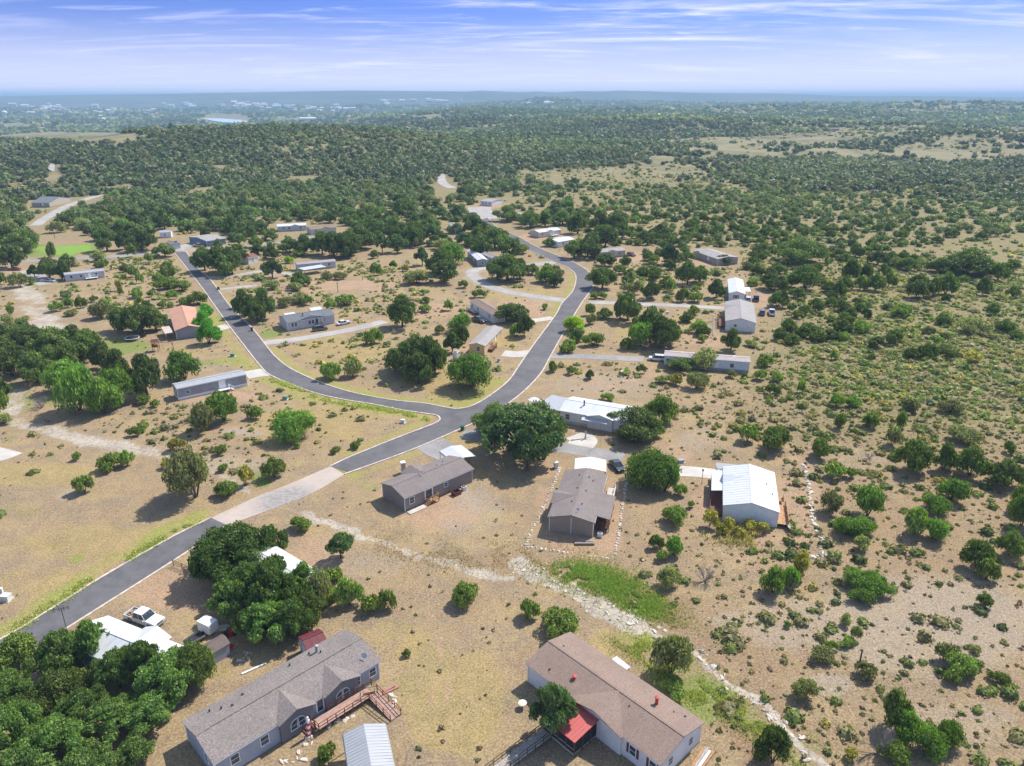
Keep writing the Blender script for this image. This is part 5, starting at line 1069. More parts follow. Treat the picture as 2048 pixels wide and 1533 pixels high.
car('brown minivan facing away, left of the white van', (1524, 629), (1526, 616), 'van', BRP); car('white pickup truck at the right end of the row of parked cars', (1543, 629), (1540, 616), 'pickup', WP)
car('tan pickup truck parked by the blue house', (397, 494), (385, 493), 'pickup', TP); car('silver hatchback car at the left end of the white trailer', (102, 564), (115, 565), 'sedan', SPt)
car('maroon car under the big round oak at the left edge', (31, 541), (45, 541), 'sedan', MRp); car('maroon car beside the grey home by the curve', (1262, 512), (1270, 514), 'suv', MRp)
car('grey car by the lane left of the blue house', (352, 487), (348, 492), 'sedan', SPt)
car('white car parked at the left of the cream home with a white roof', (1063, 468), (1058, 466), 'sedan', WP)
# ===== small street things
def bin_(px, m, label):
    t = empty('trash_bin', K(*px), random.uniform(-.5, .5), label, 'trash bin'); bevel(MB().box((0, 0, .55), (.62, .7, 1.0), m, taper=1.12).build('body', t), .04); MB().box((0, 0, 1.09), (.74, .85, .08), m).build('lid', t)
    for sx in (-1, 1): MB().tube((sx*.28-.04, .36, .13), (sx*.28+.04, .36, .13), .13, TYRE, 10).build('wheel', t)
DG = paint('dark_green_plastic', (.02, .12, .07), .5); bin_((925, 861), DG, 'dark green wheeled trash bin at the junction kerb'); bin_((504, 662), BLACKP, 'black trash bin on the right kerb before the slate-roofed house drive'); bin_((437, 580), BLACKP, 'black trash bin on the right kerb near the top of the left road'); bin_((921, 711), DG, 'green bin beside the pale shed'); bin_((381, 519), BLACKP, 'black trash bin under the oak at the top of the left road')
UG = paint('utility_green', (.20, .30, .20), .6)
def ubox(px, label, m=UG, w=1.2, d=1.0, hh=.9, cat='utility box'):
    t = empty('utility_box', K(*px), random.uniform(-.3, .3), label, cat); bevel(MB().box((0, 0, hh/2+.06), (w, d, hh-.1), m).build('cabinet', t), .04); MB().box((0, 0, hh+.02), (w+.06, d+.06, .07), m).build('lid', t); MB().box((0, 0, .04), (w+.4, d+.4, .1), CONC).build('pad', t)
ubox((571, 799), 'green utility box on the grass inside the left branch of the road'); ubox((466, 713), 'low green utility box on the verge above the long trailer'); ubox((806, 846), 'white utility pedestal in the verge grass near the junction', PALE, .9, .7, .8); ubox((13, 1200), 'larger white utility box on the grass at the left edge', PALE, 1.3, 1.0, .9); ubox((4, 1190), 'white utility pedestal just left of the larger white box', PALE, .5, .5, 1.2)
ubox((732, 836-14+0), 'small pale utility box beside the verge', PALE, .5, .5, .7) if False else None
ubox((1244, 749), 'white roadside utility box on the bare lot below the long blue trailer drive', PALE, .9, .7, .9); ubox((997, 724), 'small grey box beside the concrete drive of the yellow house', GREY, .7, .7, .9); ubox((1335, 628), 'white utility box on the dry lawn before the end-on home', PALE, .8, .6, .8); ubox((1362, 925), 'grey flat utility box above the white concrete drive', GREY, 1.2, .8, .6)
ubox((1112, 936), 'white propane-size box beside the stone-edged yard of the brown house', PALE, .8, .8, 1.3)
# antenna
t = empty('tv_antenna', K(142, 1290), .3, 'tall thin television antenna rising over the road at lower left', 'antenna'); MB().tube((0, 0, 0), (0, 0, 6.3), .045, BLACKP).build('mast', t); mb = MB(); mb.tube((-.9, 0, 6.2), (.9, 0, 6.2), .03, BLACKP)
for i in range(7): mb.tube((-.9+.3*i, -.7+.05*i, 6.2), (-.9+.3*i, .7-.05*i, 6.2), .02, BLACKP)
for sx in (-1, -.3, .35, 1): mb.tube((sx*.9, 0, 5.8), (sx*.9, 0, 6.5), .03, BLACKP)
mb.build('elements', t)
def pole(px, label, h_=6.0, arm=1.4):
    t = empty('utility_pole', K(*px), .2, label, 'pole'); MB().tube((0, 0, 0), (0, 0, h_), .12, DKWOOD, 8, r2=.09).build('shaft', t)
    if arm: MB().box((0, 0, h_-.5), (arm, .1, .12), DKWOOD).build('crossarm', t)
pole((676, 585), 'short dark pole with a crossarm standing on the bare clearing', 4.2, .8); pole((725, 560), 'thin bare post behind the clearing', 2.0, 0); pole((1720, 1323), 'short rust-brown post standing among dry weeds at lower right', 2.0, 0)
pole((110, 478), 'tall thin dark pole at the wood edge near the bright lawn', 8, 0)
# pipe fence near the lower left drive
t = empty('pipe_fence', K(347, 1132), 0, 'rusty pipe rail fence between the concrete drive and the dirt yard', 'fence'); RUST = paint('rusty_pipe', (.20, .09, .05)); mb = MB(); a = Vector((0, 0, 0)); b = K(420, 1163)-K(347, 1132)
for z_ in (.4, .75, 1.1): mb.tube(a+Vector((0, 0, z_)), b+Vector((0, 0, z_)), .04, RUST)
mb.build('rail', t)
for i in range(5): MB().tube((0, 0, 0), (0, 0, 1.25), .06, RUST).build('post', t, a.lerp(b, i/4))
# bollard-like white marks across the dry lawn near the end-on home: low picket edging
t = empty('low_fence', K(1427, 633), 0, 'low row of small white stakes crossing the lawn before the end-on home', 'fence'); mb = MB(); a = Vector((0, 0, 0)); b = K(1426, 672)-K(1427, 633)
for i in range(12): MB().box((0, 0, .35), (.3, .3, .7), WHITE).build('stake', t, a.lerp(b, i/11))
# fence/slabs in the left creek etc: driveway slab with pipe gate
# ===== stone edgings
ROCKM = []
LIME = NT('limestone'); p = LIME.co(); LIME.col(LIME.mix(LIME.rng(LIME.noise(p, 3, 5, .7), .35, .7), (.50, .43, .35), (.70, .64, .56))); LIME.bump(LIME.noise(p, 5, 4), .7, .06); LIME = LIME.m
def rock_mesh(seed):
    r = np.random.default_rng(seed); import bmesh
    bm = bmesh.new(); bmesh.ops.create_icosphere(bm, subdivisions=2, radius=1)
    for v in bm.verts:
        q = v.co; k = 1+.22*math.sin(3.1*q.x+seed)+.18*math.sin(4.3*q.y+2*seed)+.1*math.sin(6*q.z+seed); v.co = Vector((q.x*k, q.y*k*.75, max(-.3, q.z*.5*k)))
    me = bpy.data.meshes.new('limestone_rock'); bm.to_mesh(me); bm.free(); me.materials.append(LIME); return me
RKS = [rock_mesh(i+1) for i in range(5)]
def rock_row(pts, n, label, group, s=(.35, .75), jit=.35, seed=1):
    r = random.Random(seed); L = px2w(pts); seg = [(b-a).length for a, b in zip(L[:-1], L[1:])]; tot = sum(seg)
    for i in range(n):
        d = tot*(i+.5)/n; k = 0
        while k < len(seg)-1 and d > seg[k]: d -= seg[k]; k += 1
        p_ = L[k].lerp(L[k+1], d/seg[k]); o = bpy.data.objects.new('limestone_rock', r.choice(RKS)); COL.objects.link(o)
        sc = r.uniform(*s); o.scale = (sc, sc*r.uniform(.7, 1), sc*r.uniform(.6, 1)); o.location = (p_.x+r.uniform(-jit, jit), p_.y+r.uniform(-jit, jit), .05*sc); o.rotation_euler = (0, 0, r.uniform(0, 6.3)); tag(o, label, 'rock', group)
rock_row([(1607, 929), (1612, 955), (1618, 975), (1622, 1000), (1622, 1025), (1632, 1055), (1640, 1075), (1646, 1095), (1645, 1112), (1618, 1117)], 52, 'pale limestone rock in the row curving right of the white metal-roofed house', 'rocks edging the yard right of the white metal house', (.28, .62), .3)
rock_row([(1122, 932), (1110, 960), (1098, 990), (1085, 1020), (1070, 1050), (1056, 1078), (1052, 1093), (1090, 1100), (1150, 1108), (1215, 1117), (1228, 1115)], 60, 'pale limestone rock edging the left and near side of the brown house yard', 'rocks edging the brown house yard on the left', (.18, .42), .15, 2)
rock_row([(1230, 1112), (1238, 1060), (1243, 1025), (1250, 990), (1254, 955)], 34, 'pale limestone rock in the line right of the brown house', 'rocks lining the right side of the brown house yard', (.2, .42), .15, 3)
rock_row([(780, 1385), (790, 1400), (788, 1435)], 14, 'small pale rock in the short line between ramp and open lawn', 'rocks beyond the end of the ramp', (.15, .4), .2, 4)
rock_row([(560, 1525), (600, 1515), (620, 1480), (640, 1450), (700, 1440)], 26, 'pale rock of the rough garden edging in front of the grey house ramp', 'rocks around the garden beds before the ramp', (.15, .45), .6, 5)
rock_row([(1270, 1250), (1310, 1262), (1370, 1290), (1420, 1330), (1470, 1375), (1500, 1400), (1540, 1435), (1590, 1480), (1640, 1530)], 36, 'pale limestone rock in the narrow dry gully right of the pink-roofed house', 'rocks in the narrow dry gully', (.16, .55), 1.1, 6)
rock_row([(490, 1300), (500, 1318), (475, 1325)], 10, 'pale rock scattered behind the grey house near the white panel', 'rocks behind the grey house', (.15, .35), .6, 7)

rock_row([(1045, 1135), (1080, 1152), (1130, 1175), (1190, 1210), (1235, 1235), (1268, 1250)], 46, 'pale limestone rock strewn along the dry creek bed beside the green weeds', 'rocks strewn along the creek bed by the green weeds', (.12, .42), 1.9, 8)
# ---------------------------------------------------------------- plants
LEAF = {
 'o': leafmat('oak_leaves', (0.072, 0.111, 0.029), (0.209, 0.262, 0.066)),
 'b': leafmat('fresh_oak_leaves', (0.086, 0.151, 0.028), (0.236, 0.349, 0.062), trans=.28),
 'j': leafmat('juniper_leaves', (0.070, 0.107, 0.022), (0.202, 0.250, 0.046)),
 's': leafmat('shrub_leaves', (0.119, 0.168, 0.035), (0.299, 0.373, 0.078)),
 'g': leafmat('grey_green_leaves', (0.174, 0.181, 0.070), (0.368, 0.366, 0.140)),
 'y': leafmat('yellow_green_leaves', (0.278, 0.268, 0.055), (0.584, 0.477, 0.117)),
 'Y': leafmat('vivid_green_leaves', (0.07, 0.20, 0.015), (0.17, 0.38, 0.045), trans=.3),
 'L': leafmat('lime_leaves', (0.22, 0.33, 0.02), (0.44, 0.55, 0.05), trans=.3),
 't': leafmat('open_tree_leaves', (0.062, 0.100, 0.036), (0.165, 0.235, 0.080)),
 'c': leafmat('loose_oak_leaves', (0.072, 0.125, 0.030), (0.215, 0.300, 0.075), trans=.3),
 'd': GREYBARK}
def tufts(C, Nn, size, rg, flat=0.0, jitter=.85):
    """one bent card pair per centre; returns verts, quads"""
    n = len(C); d = Nn+rg.normal(0, jitter, (n, 3)); d /= np.linalg.norm(d, axis=1)[:, None]+1e-9
    a = np.cross(d, rg.normal(0, 1, (n, 3))); a /= np.linalg.norm(a, axis=1)[:, None]+1e-9; b = np.cross(d, a)
    s = size*rg.uniform(.6, 1.35, (n, 1)); a = a*s; b = b*s*rg.uniform(.45, .9, (n, 1))
    V = np.stack([C-a-b*.3, C-b*1.0+a*.15, C+a+b*.25, C+b*1.0-a*.2], 1).reshape(-1, 3)
    return V, np.arange(4*n).reshape(n, 4)
def crown(seed, nl, nt, size, kind, open_=0.0, core=True, flat=1.0):
    """unit crown, radius ~1, height 0..1 (scaled per tree)"""
    rg = np.random.default_rng(seed); L = []
    for i in range(nl):
        th = rg.uniform(0, 2*math.pi) if i else 0; r = math.sqrt(rg.uniform(0.05, .80 if kind == 'oak' else .62)) if i else 0
        if kind == 'cone': z = .22+.62*(1-r)*rg.uniform(.6, 1.0); lr = rg.uniform(.24, .36)
        elif kind == 'bush': z = .22+.40*(1-r*r)*rg.uniform(.3, 1.0); lr = rg.uniform(.30, .46)
        elif open_: z = .50+.28*(1-r*r)*rg.uniform(-.8, 1.0); lr = rg.uniform(.15, .33)*(1-.2*r)
        else: z = .38+.38*(1-r*r)*rg.uniform(-.6, 1.0); lr = rg.uniform(.17, .36)*(1-.15*r)
        if i == 0: z = {'cone': .62, 'bush': .5, 'oak': .68}[kind]; lr = .42
        L.append((r*math.cos(th)*.92, r*math.sin(th)*.92, z, lr, rg.uniform(.42, .62)*(1.25 if kind == 'cone' else 1)))
    L = np.array(L); w = L[:, 3]**2; pick = rg.choice(len(L), nt, p=w/w.sum())
    d = rg.normal(0, 1, (nt, 3)); d[:, 2] += .35; d /= np.linalg.norm(d, axis=1)[:, None]
    wob = 1+.22*np.sin(5*d[:, 0]+7*d[:, 1]+pick)*np.sin(6*d[:, 2]+pick*1.7)
    rad = L[pick, 3]*rg.uniform(.72, 1.10, nt)**.7*wob
    C = np.stack([L[pick, 0]+d[:, 0]*rad, L[pick, 1]+d[:, 1]*rad, L[pick, 2]+d[:, 2]*rad*L[pick, 4]*1.05], -1)
    lo = {'cone': .04, 'bush': .03, 'oak': .22 if open_ else .08}[kind]; C[:, 2] = np.maximum(C[:, 2], lo+rg.uniform(0, .06, nt))
    if open_:
        hole = fbm(C[:, 0]*5, C[:, 1]*5+C[:, 2]*7, seed, 2); k = hole > -1.2+open_*1.6; C, d = C[k], d[k]
    # stray twigs for an uneven outline
    V, F = tufts(C, d, size, rg)
    vs, fs = [V], [F]
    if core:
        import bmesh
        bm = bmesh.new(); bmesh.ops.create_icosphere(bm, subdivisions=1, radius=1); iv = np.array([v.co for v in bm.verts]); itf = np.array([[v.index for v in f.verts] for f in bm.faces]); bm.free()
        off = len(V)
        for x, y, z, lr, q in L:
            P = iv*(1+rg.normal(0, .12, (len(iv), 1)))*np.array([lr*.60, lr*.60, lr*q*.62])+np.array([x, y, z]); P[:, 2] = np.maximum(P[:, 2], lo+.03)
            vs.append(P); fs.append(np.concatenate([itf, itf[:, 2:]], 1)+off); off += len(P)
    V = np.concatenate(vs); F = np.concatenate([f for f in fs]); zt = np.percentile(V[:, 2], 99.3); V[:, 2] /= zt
    rr = np.percentile(np.hypot(V[:, 0], V[:, 1]), 97); V[:, :2] /= rr
    return V, F
def quads_mesh(name, V, F, mat):
    tri = F[:, 2] == F[:, 3]; me = bpy.data.meshes.new(name)
    me.from_pydata(V.tolist(), [], [list(f[:3]) if t else list(f) for f, t in zip(F.tolist(), tri)]); me.materials.append(mat); me.update()
    rg = np.random.default_rng(len(V)); nq = int((~tri).sum()); g = np.ones(len(V)); g[:4*nq] = np.repeat(np.clip(rg.normal(1.0, .30, nq), .4, 1.9), 4); g[4*nq:] = .75  # inner core tinted darker: shade in the crown's gaps put into the colour
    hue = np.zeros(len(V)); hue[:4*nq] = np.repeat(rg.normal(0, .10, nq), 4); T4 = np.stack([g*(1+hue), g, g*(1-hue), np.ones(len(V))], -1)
    at = me.attributes.new('tint', 'FLOAT_COLOR', 'POINT'); at.data.foreach_set('color', T4.astype(np.float32).ravel()); return me
def trunk_mesh(seed, kind):
    r = random.Random(seed); mb = MB(); mat = BARK if kind != 'dead' else GREYBARK
    if kind == 'oak':
        mb.tube((0, 0, -.02), (.03, .02, .22), .075, mat, 7, .055)
        for i in range(6):
            a = i*1.05+r.uniform(-.3, .3); q = Vector((.40*math.cos(a), .40*math.sin(a), r.uniform(.42, .58))); m = Vector((.14*math.cos(a), .14*math.sin(a), .33)); mb.tube((.03, .02, .2), m, .045, mat, 6, .034, False); mb.tube(m, q, .034, mat, 6, .016, False)
            mb.tube(q, q*1.5+Vector((0, 0, .02)), .016, mat, 5, .006, False)
    else:
        for i in range(5):
            a = i*1.3+r.uniform(-.3, .3); mb.tube((.03*math.cos(a), .03*math.sin(a), -.02), (.35*math.cos(a), .35*math.sin(a), r.uniform(.35, .6)), .03, mat, 5, .012, False)
    return mb.mesh('trunk', False)
def dead_mesh(seed):
    r = random.Random(seed); mb = MB()
    def br(p, d, l, w, k):
        q = p+d*l; mb.tube(p, q, w, GREYBARK, 3, w*.6, False)
        if k:
            for _ in range(3): dd = (d+Vector((r.uniform(-.7, .7), r.uniform(-.7, .7), r.uniform(-.25, .5)))).normalized(); br(q if r.random() < .6 else p.lerp(q, .6), dd, l*r.uniform(.55, .85), w*.55, k-1)
    for i in range(16): a = r.uniform(0, 6.3); br(Vector((0, 0, 0)), Vector((math.cos(a)*.8, math.sin(a)*.8, r.uniform(.3, 1.3))).normalized(), .42, .024, 3)
    return mb.mesh('branches', False, False)
PROTO = {}
SPEC = {'c': ('oak', 22, .22), 'o': ('oak', 19, 0), 'b': ('bush', 17, 0), 't': ('oak', 16, .3), 'j': ('cone', 13, 0), 's': ('bush', 8, 0), 'g': ('bush', 13, .12), 'y': ('bush', 7, .3), 'Y': ('cone', 10, 0), 'L': ('bush', 11, 0)}
def proto(k, lod, var):
    key = (k, lod, var)
    if key in PROTO: return PROTO[key]
    if k == 'd': PROTO[key] = (dead_mesh(var+3), None); return PROTO[key]
    shape, nl, op = SPEC[k]
    nt, size = [(15000, .027), (6500, .040), (2400, .066), (700, .12)][lod]
    if shape == 'bush' and k != 'b': nt = int(nt*.6); size *= 1.25
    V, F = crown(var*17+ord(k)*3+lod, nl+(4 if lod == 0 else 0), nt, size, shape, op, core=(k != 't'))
    me = quads_mesh({'oak': 'crown', 'cone': 'crown', 'bush': 'foliage'}[shape], V, F, LEAF[k]); PROTO[key] = (me, trunk_mesh(var, 'oak' if shape == 'oak' else 'bush')); return PROTO[key]
# hand-read plants: x, y of the crown's lower edge, width, y of its top, kind  (photo pixels)
HAND = """38 1345 80 1272 j;130 1370 110 1262 c;190 1345 73 1243 c;30 1440 92 1340 c;30 1533 101 1410 c;85 1560 119 1465 c;120 1440 110 1345 j;175 1480 92 1380 c;120 1560 101 1440 c;240 1400 82 1300 c;290 1395 73 1285 c;345 1425 110 1305 c;392 1395 90 1292 j;235 1500 110 1400 c;310 1480 101 1385 c;275 1540 64 1475 c;60 1610 138 1490 c;170 1610 110 1500 c
478 1178 151 1048 c;430 1185 73 1085 c;545 1130 64 1052 c;552 1190 70 1112 c;600 1240 70 1158 c;470 1250 92 1160 c;590 1300 82 1200 c;640 1225 50 1150 g;612 1212 62 1128 c;500 1225 101 1125 c;545 1250 110 1120 c;540 1305 101 1205 c;500 1292 64 1222 c;620 1268 85 1190 j;625 1190 55 1140 c;662 1218 55 1180 s;700 1224 50 1165 s;682 1122 52 1066 t;602 1067 44 1036 s;740 1232 38 1195 s;776 1225 36 1183 s;668 1168 35 1140 s
930 1219 56 1170 s;1057 1245 38 1203 s;1122 1285 80 1240 s;812 1318 18 1300 s;652 1533 38 1492 s;1104 1482 84 1368 t;1342 1372 75 1280 g;1345 1405 55 1362 s;1545 1550 70 1458 j;1782 1470 58 1385 j;1755 1530 66 1425 d;1815 1500 60 1430 b;1850 1530 60 1455 b;1895 1507 45 1450 b;1790 1548 60 1490 s;1705 1528 30 1500 y
1608 1410 45 1365 g;1640 1330 45 1295 g;1663 1306 24 1283 s;1693 1300 32 1278 s;1692 1255 24 1230 g;1710 1285 20 1255 g;1728 1364 40 1327 g;1574 1258 14 1243 s;1970 1218 30 1190 s;1920 1362 60 1312 s;1905 1372 32 1342 s;1888 1332 38 1290 g;1945 1352 40 1320 s;1995 1374 36 1345 s;1950 1310 24 1292 g;1715 1187 60 1145 b;1755 1200 55 1165 b;1720 1214 50 1180 b;1742 1195 60 1152 b
1350 1057 55 1015 s;1312 1102 28 1072 s;1347 1118 34 1078 b;1322 1125 22 1103 s;1337 1183 44 1138 g;1545 1197 48 1143 b;1581 1180 32 1137 b;1600 1160 45 1105 y;1410 1176 50 1122 d;1360 996 26 971 s;1382 1018 15 1002 s;1420 1058 34 1022 y;1455 1062 25 1036 y;1500 1066 35 1040 y;1440 1075 28 1050 y;1475 1080 30 1055 y;1525 1072 28 1048 y
1494 888 36 852 s;1545 910 68 858 s;1640 920 48 880 s;1668 962 38 930 s;1697 960 26 937 s;1660 1032 45 985 g;1735 1042 56 980 b;1690 1080 50 1037 b;1722 1078 50 1040 b;1720 1107 36 1075 g;1820 952 70 885 j;1885 947 50 890 j;1938 962 64 897 j;1925 892 60 865 g;2010 987 80 925 j;2035 1032 60 975 j;2042 1062 50 990 b;2017 910 24 885 s;1900 1012 60 962 b;1865 1032 60 990 b;1830 1077 50 1020 s;1865 1087 50 1040 b;1953 1147 58 1085 j;1972 1167 36 1122 s;2018 1122 54 1067 j;1784 897 34 858 g;1740 859 34 828 s;1800 862 26 826 s;1818 827 34 800 g;1680 860 30 830 s;1900 832 50 800 g;1738 922 28 900 d
392 1014 100 908 g;455 1002 48 965 j;490 976 34 936 y;549 963 46 920 s;588 890 90 826 b;594 899 14 886 s;672 909 24 896 s;710 900 22 884 s;512 841 32 814 s;448 850 64 793 b;410 870 50 810 g;405 864 35 838 s;357 907 36 878 y;443 913 24 893 s;447 946 20 930 s;170 991 36 955 s;225 946 48 908 s;255 936 30 905 s;155 923 18 905 s;335 939 22 917 y;270 876 26 855 s;287 866 18 850 s
20 702 90 650 o;60 714 90 655 o;110 718 80 660 o;25 764 90 690 o;75 775 70 710 o;150 704 60 655 o;180 724 60 665 o;210 748 60 690 o;150 749 70 690 o;110 745 60 700 o;240 762 50 705 o;5 805 40 750 o;130 793 70 730 b;160 833 80 740 b;210 838 70 760 b;240 818 60 745 b;295 802 80 717 o;288 812 26 792 s;312 816 20 800 s;370 768 66 710 b;0 842 40 780 s;10 852 30 830 g;85 822 45 785 d
245 668 60 620 o;285 676 75 615 o;312 666 50 618 o;268 672 60 622 o;115 626 28 604 s;137 618 18 598 s;163 619 20 596 s;188 606 18 593 s;208 621 24 600 s;230 623 18 608 s;142 634 24 622 g;22 631 20 612 s;15 651 26 632 g;55 643 18 632 g;275 598 28 578 s;280 611 16 594 s;303 595 14 582 s;335 581 45 562 s;362 586 40 566 s;345 601 22 582 s;337 559 40 528 s;318 567 22 548 s;268 556 20 535 s;280 568 14 545 s;236 583 16 562 y;242 592 12 575 s;248 561 12 550 s;398 613 38 586 s;325 618 18 605 s;342 616 14 604 s;370 613 30 603 s;205 536 26 520 s;297 526 16 508 s;272 523 10 517 s
215 506 50 460 o;250 502 30 465 o;285 506 60 460 o;265 516 20 490 s;330 517 40 490 o;105 516 20 488 s;25 541 52 495 o;50 511 70 445 o;18 502 60 450 o;100 562 50 520 o;130 562 30 525 o;70 556 24 532 o;40 577 35 548 g;65 571 20 557 s;5 571 18 548 s
412 640 32 608 Y;418 690 46 640 Y;408 668 44 622 Y;490 637 45 585 o;530 642 50 583 o;515 648 50 600 o;475 619 20 598 s;545 558 40 520 t;600 576 36 545 o;614 573 24 553 s;410 546 50 500 o;440 551 60 495 o;465 552 50 500 o;450 556 40 515 o;480 532 40 493 o;545 581 34 562 g;590 584 30 567 g;572 616 36 597 g;600 609 40 590 g;615 613 22 592 s;662 621 26 600 s;690 613 40 592 s;680 561 26 545 g;655 561 30 545 g
438 498 20 480 o;412 479 24 458 o;465 471 30 430 o;480 491 26 470 o;545 483 30 462 o;540 448 30 430 o;505 479 18 455 o;580 508 40 480 o;610 512 45 475 o;645 514 50 465 o;690 520 50 465 o;597 515 24 500 s;578 528 20 513 L;515 512 35 490 o;545 520 30 495 o
700 515 60 460 o;722 502 60 445 o;668 516 50 465 o;745 478 50 440 o;790 482 50 435 o;830 492 50 440 o;795 507 40 470 t;765 507 30 470 t;830 497 35 460 o;860 487 36 450 t;749 519 18 502 s;752 553 22 528 s;787 538 17 522 Y;810 544 16 530 y;845 532 30 495 t;885 502 40 480 g;902 532 50 492 b;880 552 60 505 o;890 570 60 525 o;835 572 50 552 g;805 662 66 597 o;805 622 26 593 o;927 578 20 562 s;959 598 28 580 s;847 591 14 580 s;853 609 22 595 s;852 626 26 610 s;897 623 18 602 s;920 668 46 632 b;925 690 34 655 o;905 708 36 668 o;880 670 20 652 g
835 757 90 680 o;812 762 60 692 o;860 762 60 682 o;870 752 50 688 o;790 748 50 702 o;838 776 60 712 o;944 787 92 716 b;664 763 44 728 s;706 757 36 718 g;748 691 34 660 s;1030 652 70 612 o;1012 644 50 612 o;1048 677 36 632 o;1035 676 30 650 b;1060 656 24 640 o;1090 621 14 608 s;1015 567 80 515 o;995 563 50 522 o;1040 563 46 522 o;1065 551 30 530 s;1095 541 18 528 s;1110 549 20 532 g
1150 668 48 633 L;1155 688 40 658 o;1185 695 42 668 s;1137 707 40 682 s;1183 651 22 630 g;1180 633 20 610 s;1198 641 10 630 s;1204 583 60 540 o;1190 599 18 585 s;1205 599 18 585 s;1210 536 44 510 o;1250 536 24 512 o;1337 530 36 490 t;1375 522 24 505 s;1375 573 50 528 o;1400 567 36 535 o;1340 585 24 560 s;1302 602 44 567 o;1275 591 20 565 g;1432 600 36 562 o;1392 584 16 572 s;1365 606 26 580 s;1392 607 28 588 s;1448 531 36 512 o;1262 566 20 545 g;1260 576 18 560 s
1255 648 60 592 o;1240 642 36 595 o;1300 694 75 625 o;1320 704 60 640 o;1338 694 50 645 o;1280 699 50 650 b;1255 702 30 678 s;1405 686 18 670 s;1462 706 44 662 o;1500 696 26 682 g;1555 618 44 585 j;1582 626 18 608 s;1540 584 60 550 j;1575 667 30 640 j;1530 737 32 712 s;1360 747 50 718 o;1410 744 60 702 g;1325 769 30 752 g;1352 772 32 748 y;1393 782 44 748 g;1462 758 22 742 g;1488 758 12 745 s;1520 763 26 742 s;1552 766 28 746 s;1545 792 28 770 s;1282 749 20 730 s;1180 761 20 742 j;1105 746 22 725 s;1142 751 20 734 s;1214 804 28 787 s
1040 925 172 788 t;1055 948 80 855 t;990 902 66 822 t;1078 900 100 812 o;990 880 90 812 o;1265 892 120 820 o;1300 880 60 835 o;1318 858 72 797 j;1298 990 110 905 b;1330 992 50 932 b
1600 532 100 500 j;1610 582 60 535 j;1560 582 30 555 j;1565 617 20 585 j;1680 517 30 500 j;1655 532 10 520 s;1710 517 34 490 j;1745 510 36 488 j;1755 532 40 505 j;1780 527 30 508 j;1805 522 20 503 j;1812 545 44 518 j;1700 567 36 522 j;1730 562 28 532 j;1765 557 26 530 j;1675 597 28 565 j;1690 582 30 555 j;1720 582 30 555 j;1750 584 36 550 j;1777 575 28 548 j;1835 602 46 565 j;1835 582 40 552 j;1865 597 30 560 j;1890 592 40 550 j;1965 592 28 558 j;1890 607 16 590 j;1925 570 20 552 s;1930 557 100 520 j;1960 557 60 515 j;1995 564 34 530 j;1880 552 60 520 j;2025 547 36 522 j;2025 597 28 575 j
1575 662 28 640 j;1945 672 60 645 g;1855 677 24 655 g;1668 721 18 702 s;1603 787 18 762 s;1672 817 26 792 b;1705 817 30 795 b;1820 824 36 798 s;1742 726 18 708 s;1890 706 26 688 g;1940 727 40 705 y
1015 445 54 415 o;1090 455 40 425 o;1060 458 44 425 o;1125 452 46 425 o;1050 450 30 428 g;1155 470 40 430 j;1200 465 50 420 o;1235 465 50 420 o;1210 500 60 455 o;1175 520 60 480 o;1148 520 44 485 o;1245 480 40 450 o;1100 495 30 477 o;950 470 46 432 o;915 470 40 450 o;990 500 60 460 o;960 520 40 478 o;1020 520 50 480 o;1045 510 30 490 g;930 490 40 465 t;800 432 30 402 o;815 428 40 400 o"""
PLANTS = []   # dict(x,y,z,r,h,k,px,py,w)
for row in HAND.replace('\n', ';').split(';'):
    q = row.split(); x, yb, w, yt = map(float, q[:4]); k = q[4]
    g = K(x, yb); dist = math.hypot(g.y, CH); m = dist/FPX; r = w*m/2
    cy = g.y+(.75*r if k not in 'tY' else .35*r)
    h = height_at(x, yt, cy+.25*r); h *= 1.1 if k in 'sjbogy' else 1.0; h = max(.5, min(h, 11)); h = max(h, r*.95); X = (x-PW/2)/FPX*(cy*CP+CH*SP)
    PLANTS.append(dict(x=X, y=cy, z=float(T(X, cy)), r=r, h=h, k=k, px=x, py=(yb+yt)/2, w=w, top=yt, bot=yb, hand=True))
NH = len(PLANTS)
# clear ground: roads, drives, houses
LN = []
for L, w in [(DRIVES[i][1], DRIVES[i][2]/2+1) for i in range(len(DRIVES))]+[(LOOP, 3.6)]: LN.append((px2w(L), w))
mid = [((a[0]+b[0])/2, (a[1]+b[1])/2) for a, b in zip(A_UP, A_LO)]; LN.append((px2w(mid), 5))
LN.append((px2w([(430, 1043), (675, 941), (800, 885), (900, 838)]), 5.5)); LN.append((px2w([(900, 835), (820, 812), (700, 793), (590, 757), (520, 710), (440, 600), (360, 504)]), 5)); LN.append((px2w([(900, 835), (980, 815), (1050, 770), (1100, 680), (1160, 590), (1165, 550), (1140, 528), (1040, 480), (960, 430)]), 5.5))
for L, w in CREEKS: LN.append((px2w(L), w*.9))
def clear(X, Y, ext):
    ok = np.ones(len(X), bool)
    for L, w in LN:
        ok &= line_mask(X, Y, L, w+ext, 0.001) < .5
    return ok
CLR = [(60, 472, 195, 522), (600, 235, 634, 244), (650, 555, 745, 590), (30, 915, 400, 1290), (400, 228, 500, 250), (0, 266, 280, 284), (1300, 312, 1350, 326), (575, 352, 640, 370), (868, 354, 912, 402), (93, 328, 126, 368), (382, 374, 425, 390), (150, 396, 215, 412), (60, 430, 120, 470), (1100, 345, 1125, 372), (180, 372, 300, 384), (420, 330, 470, 340)]
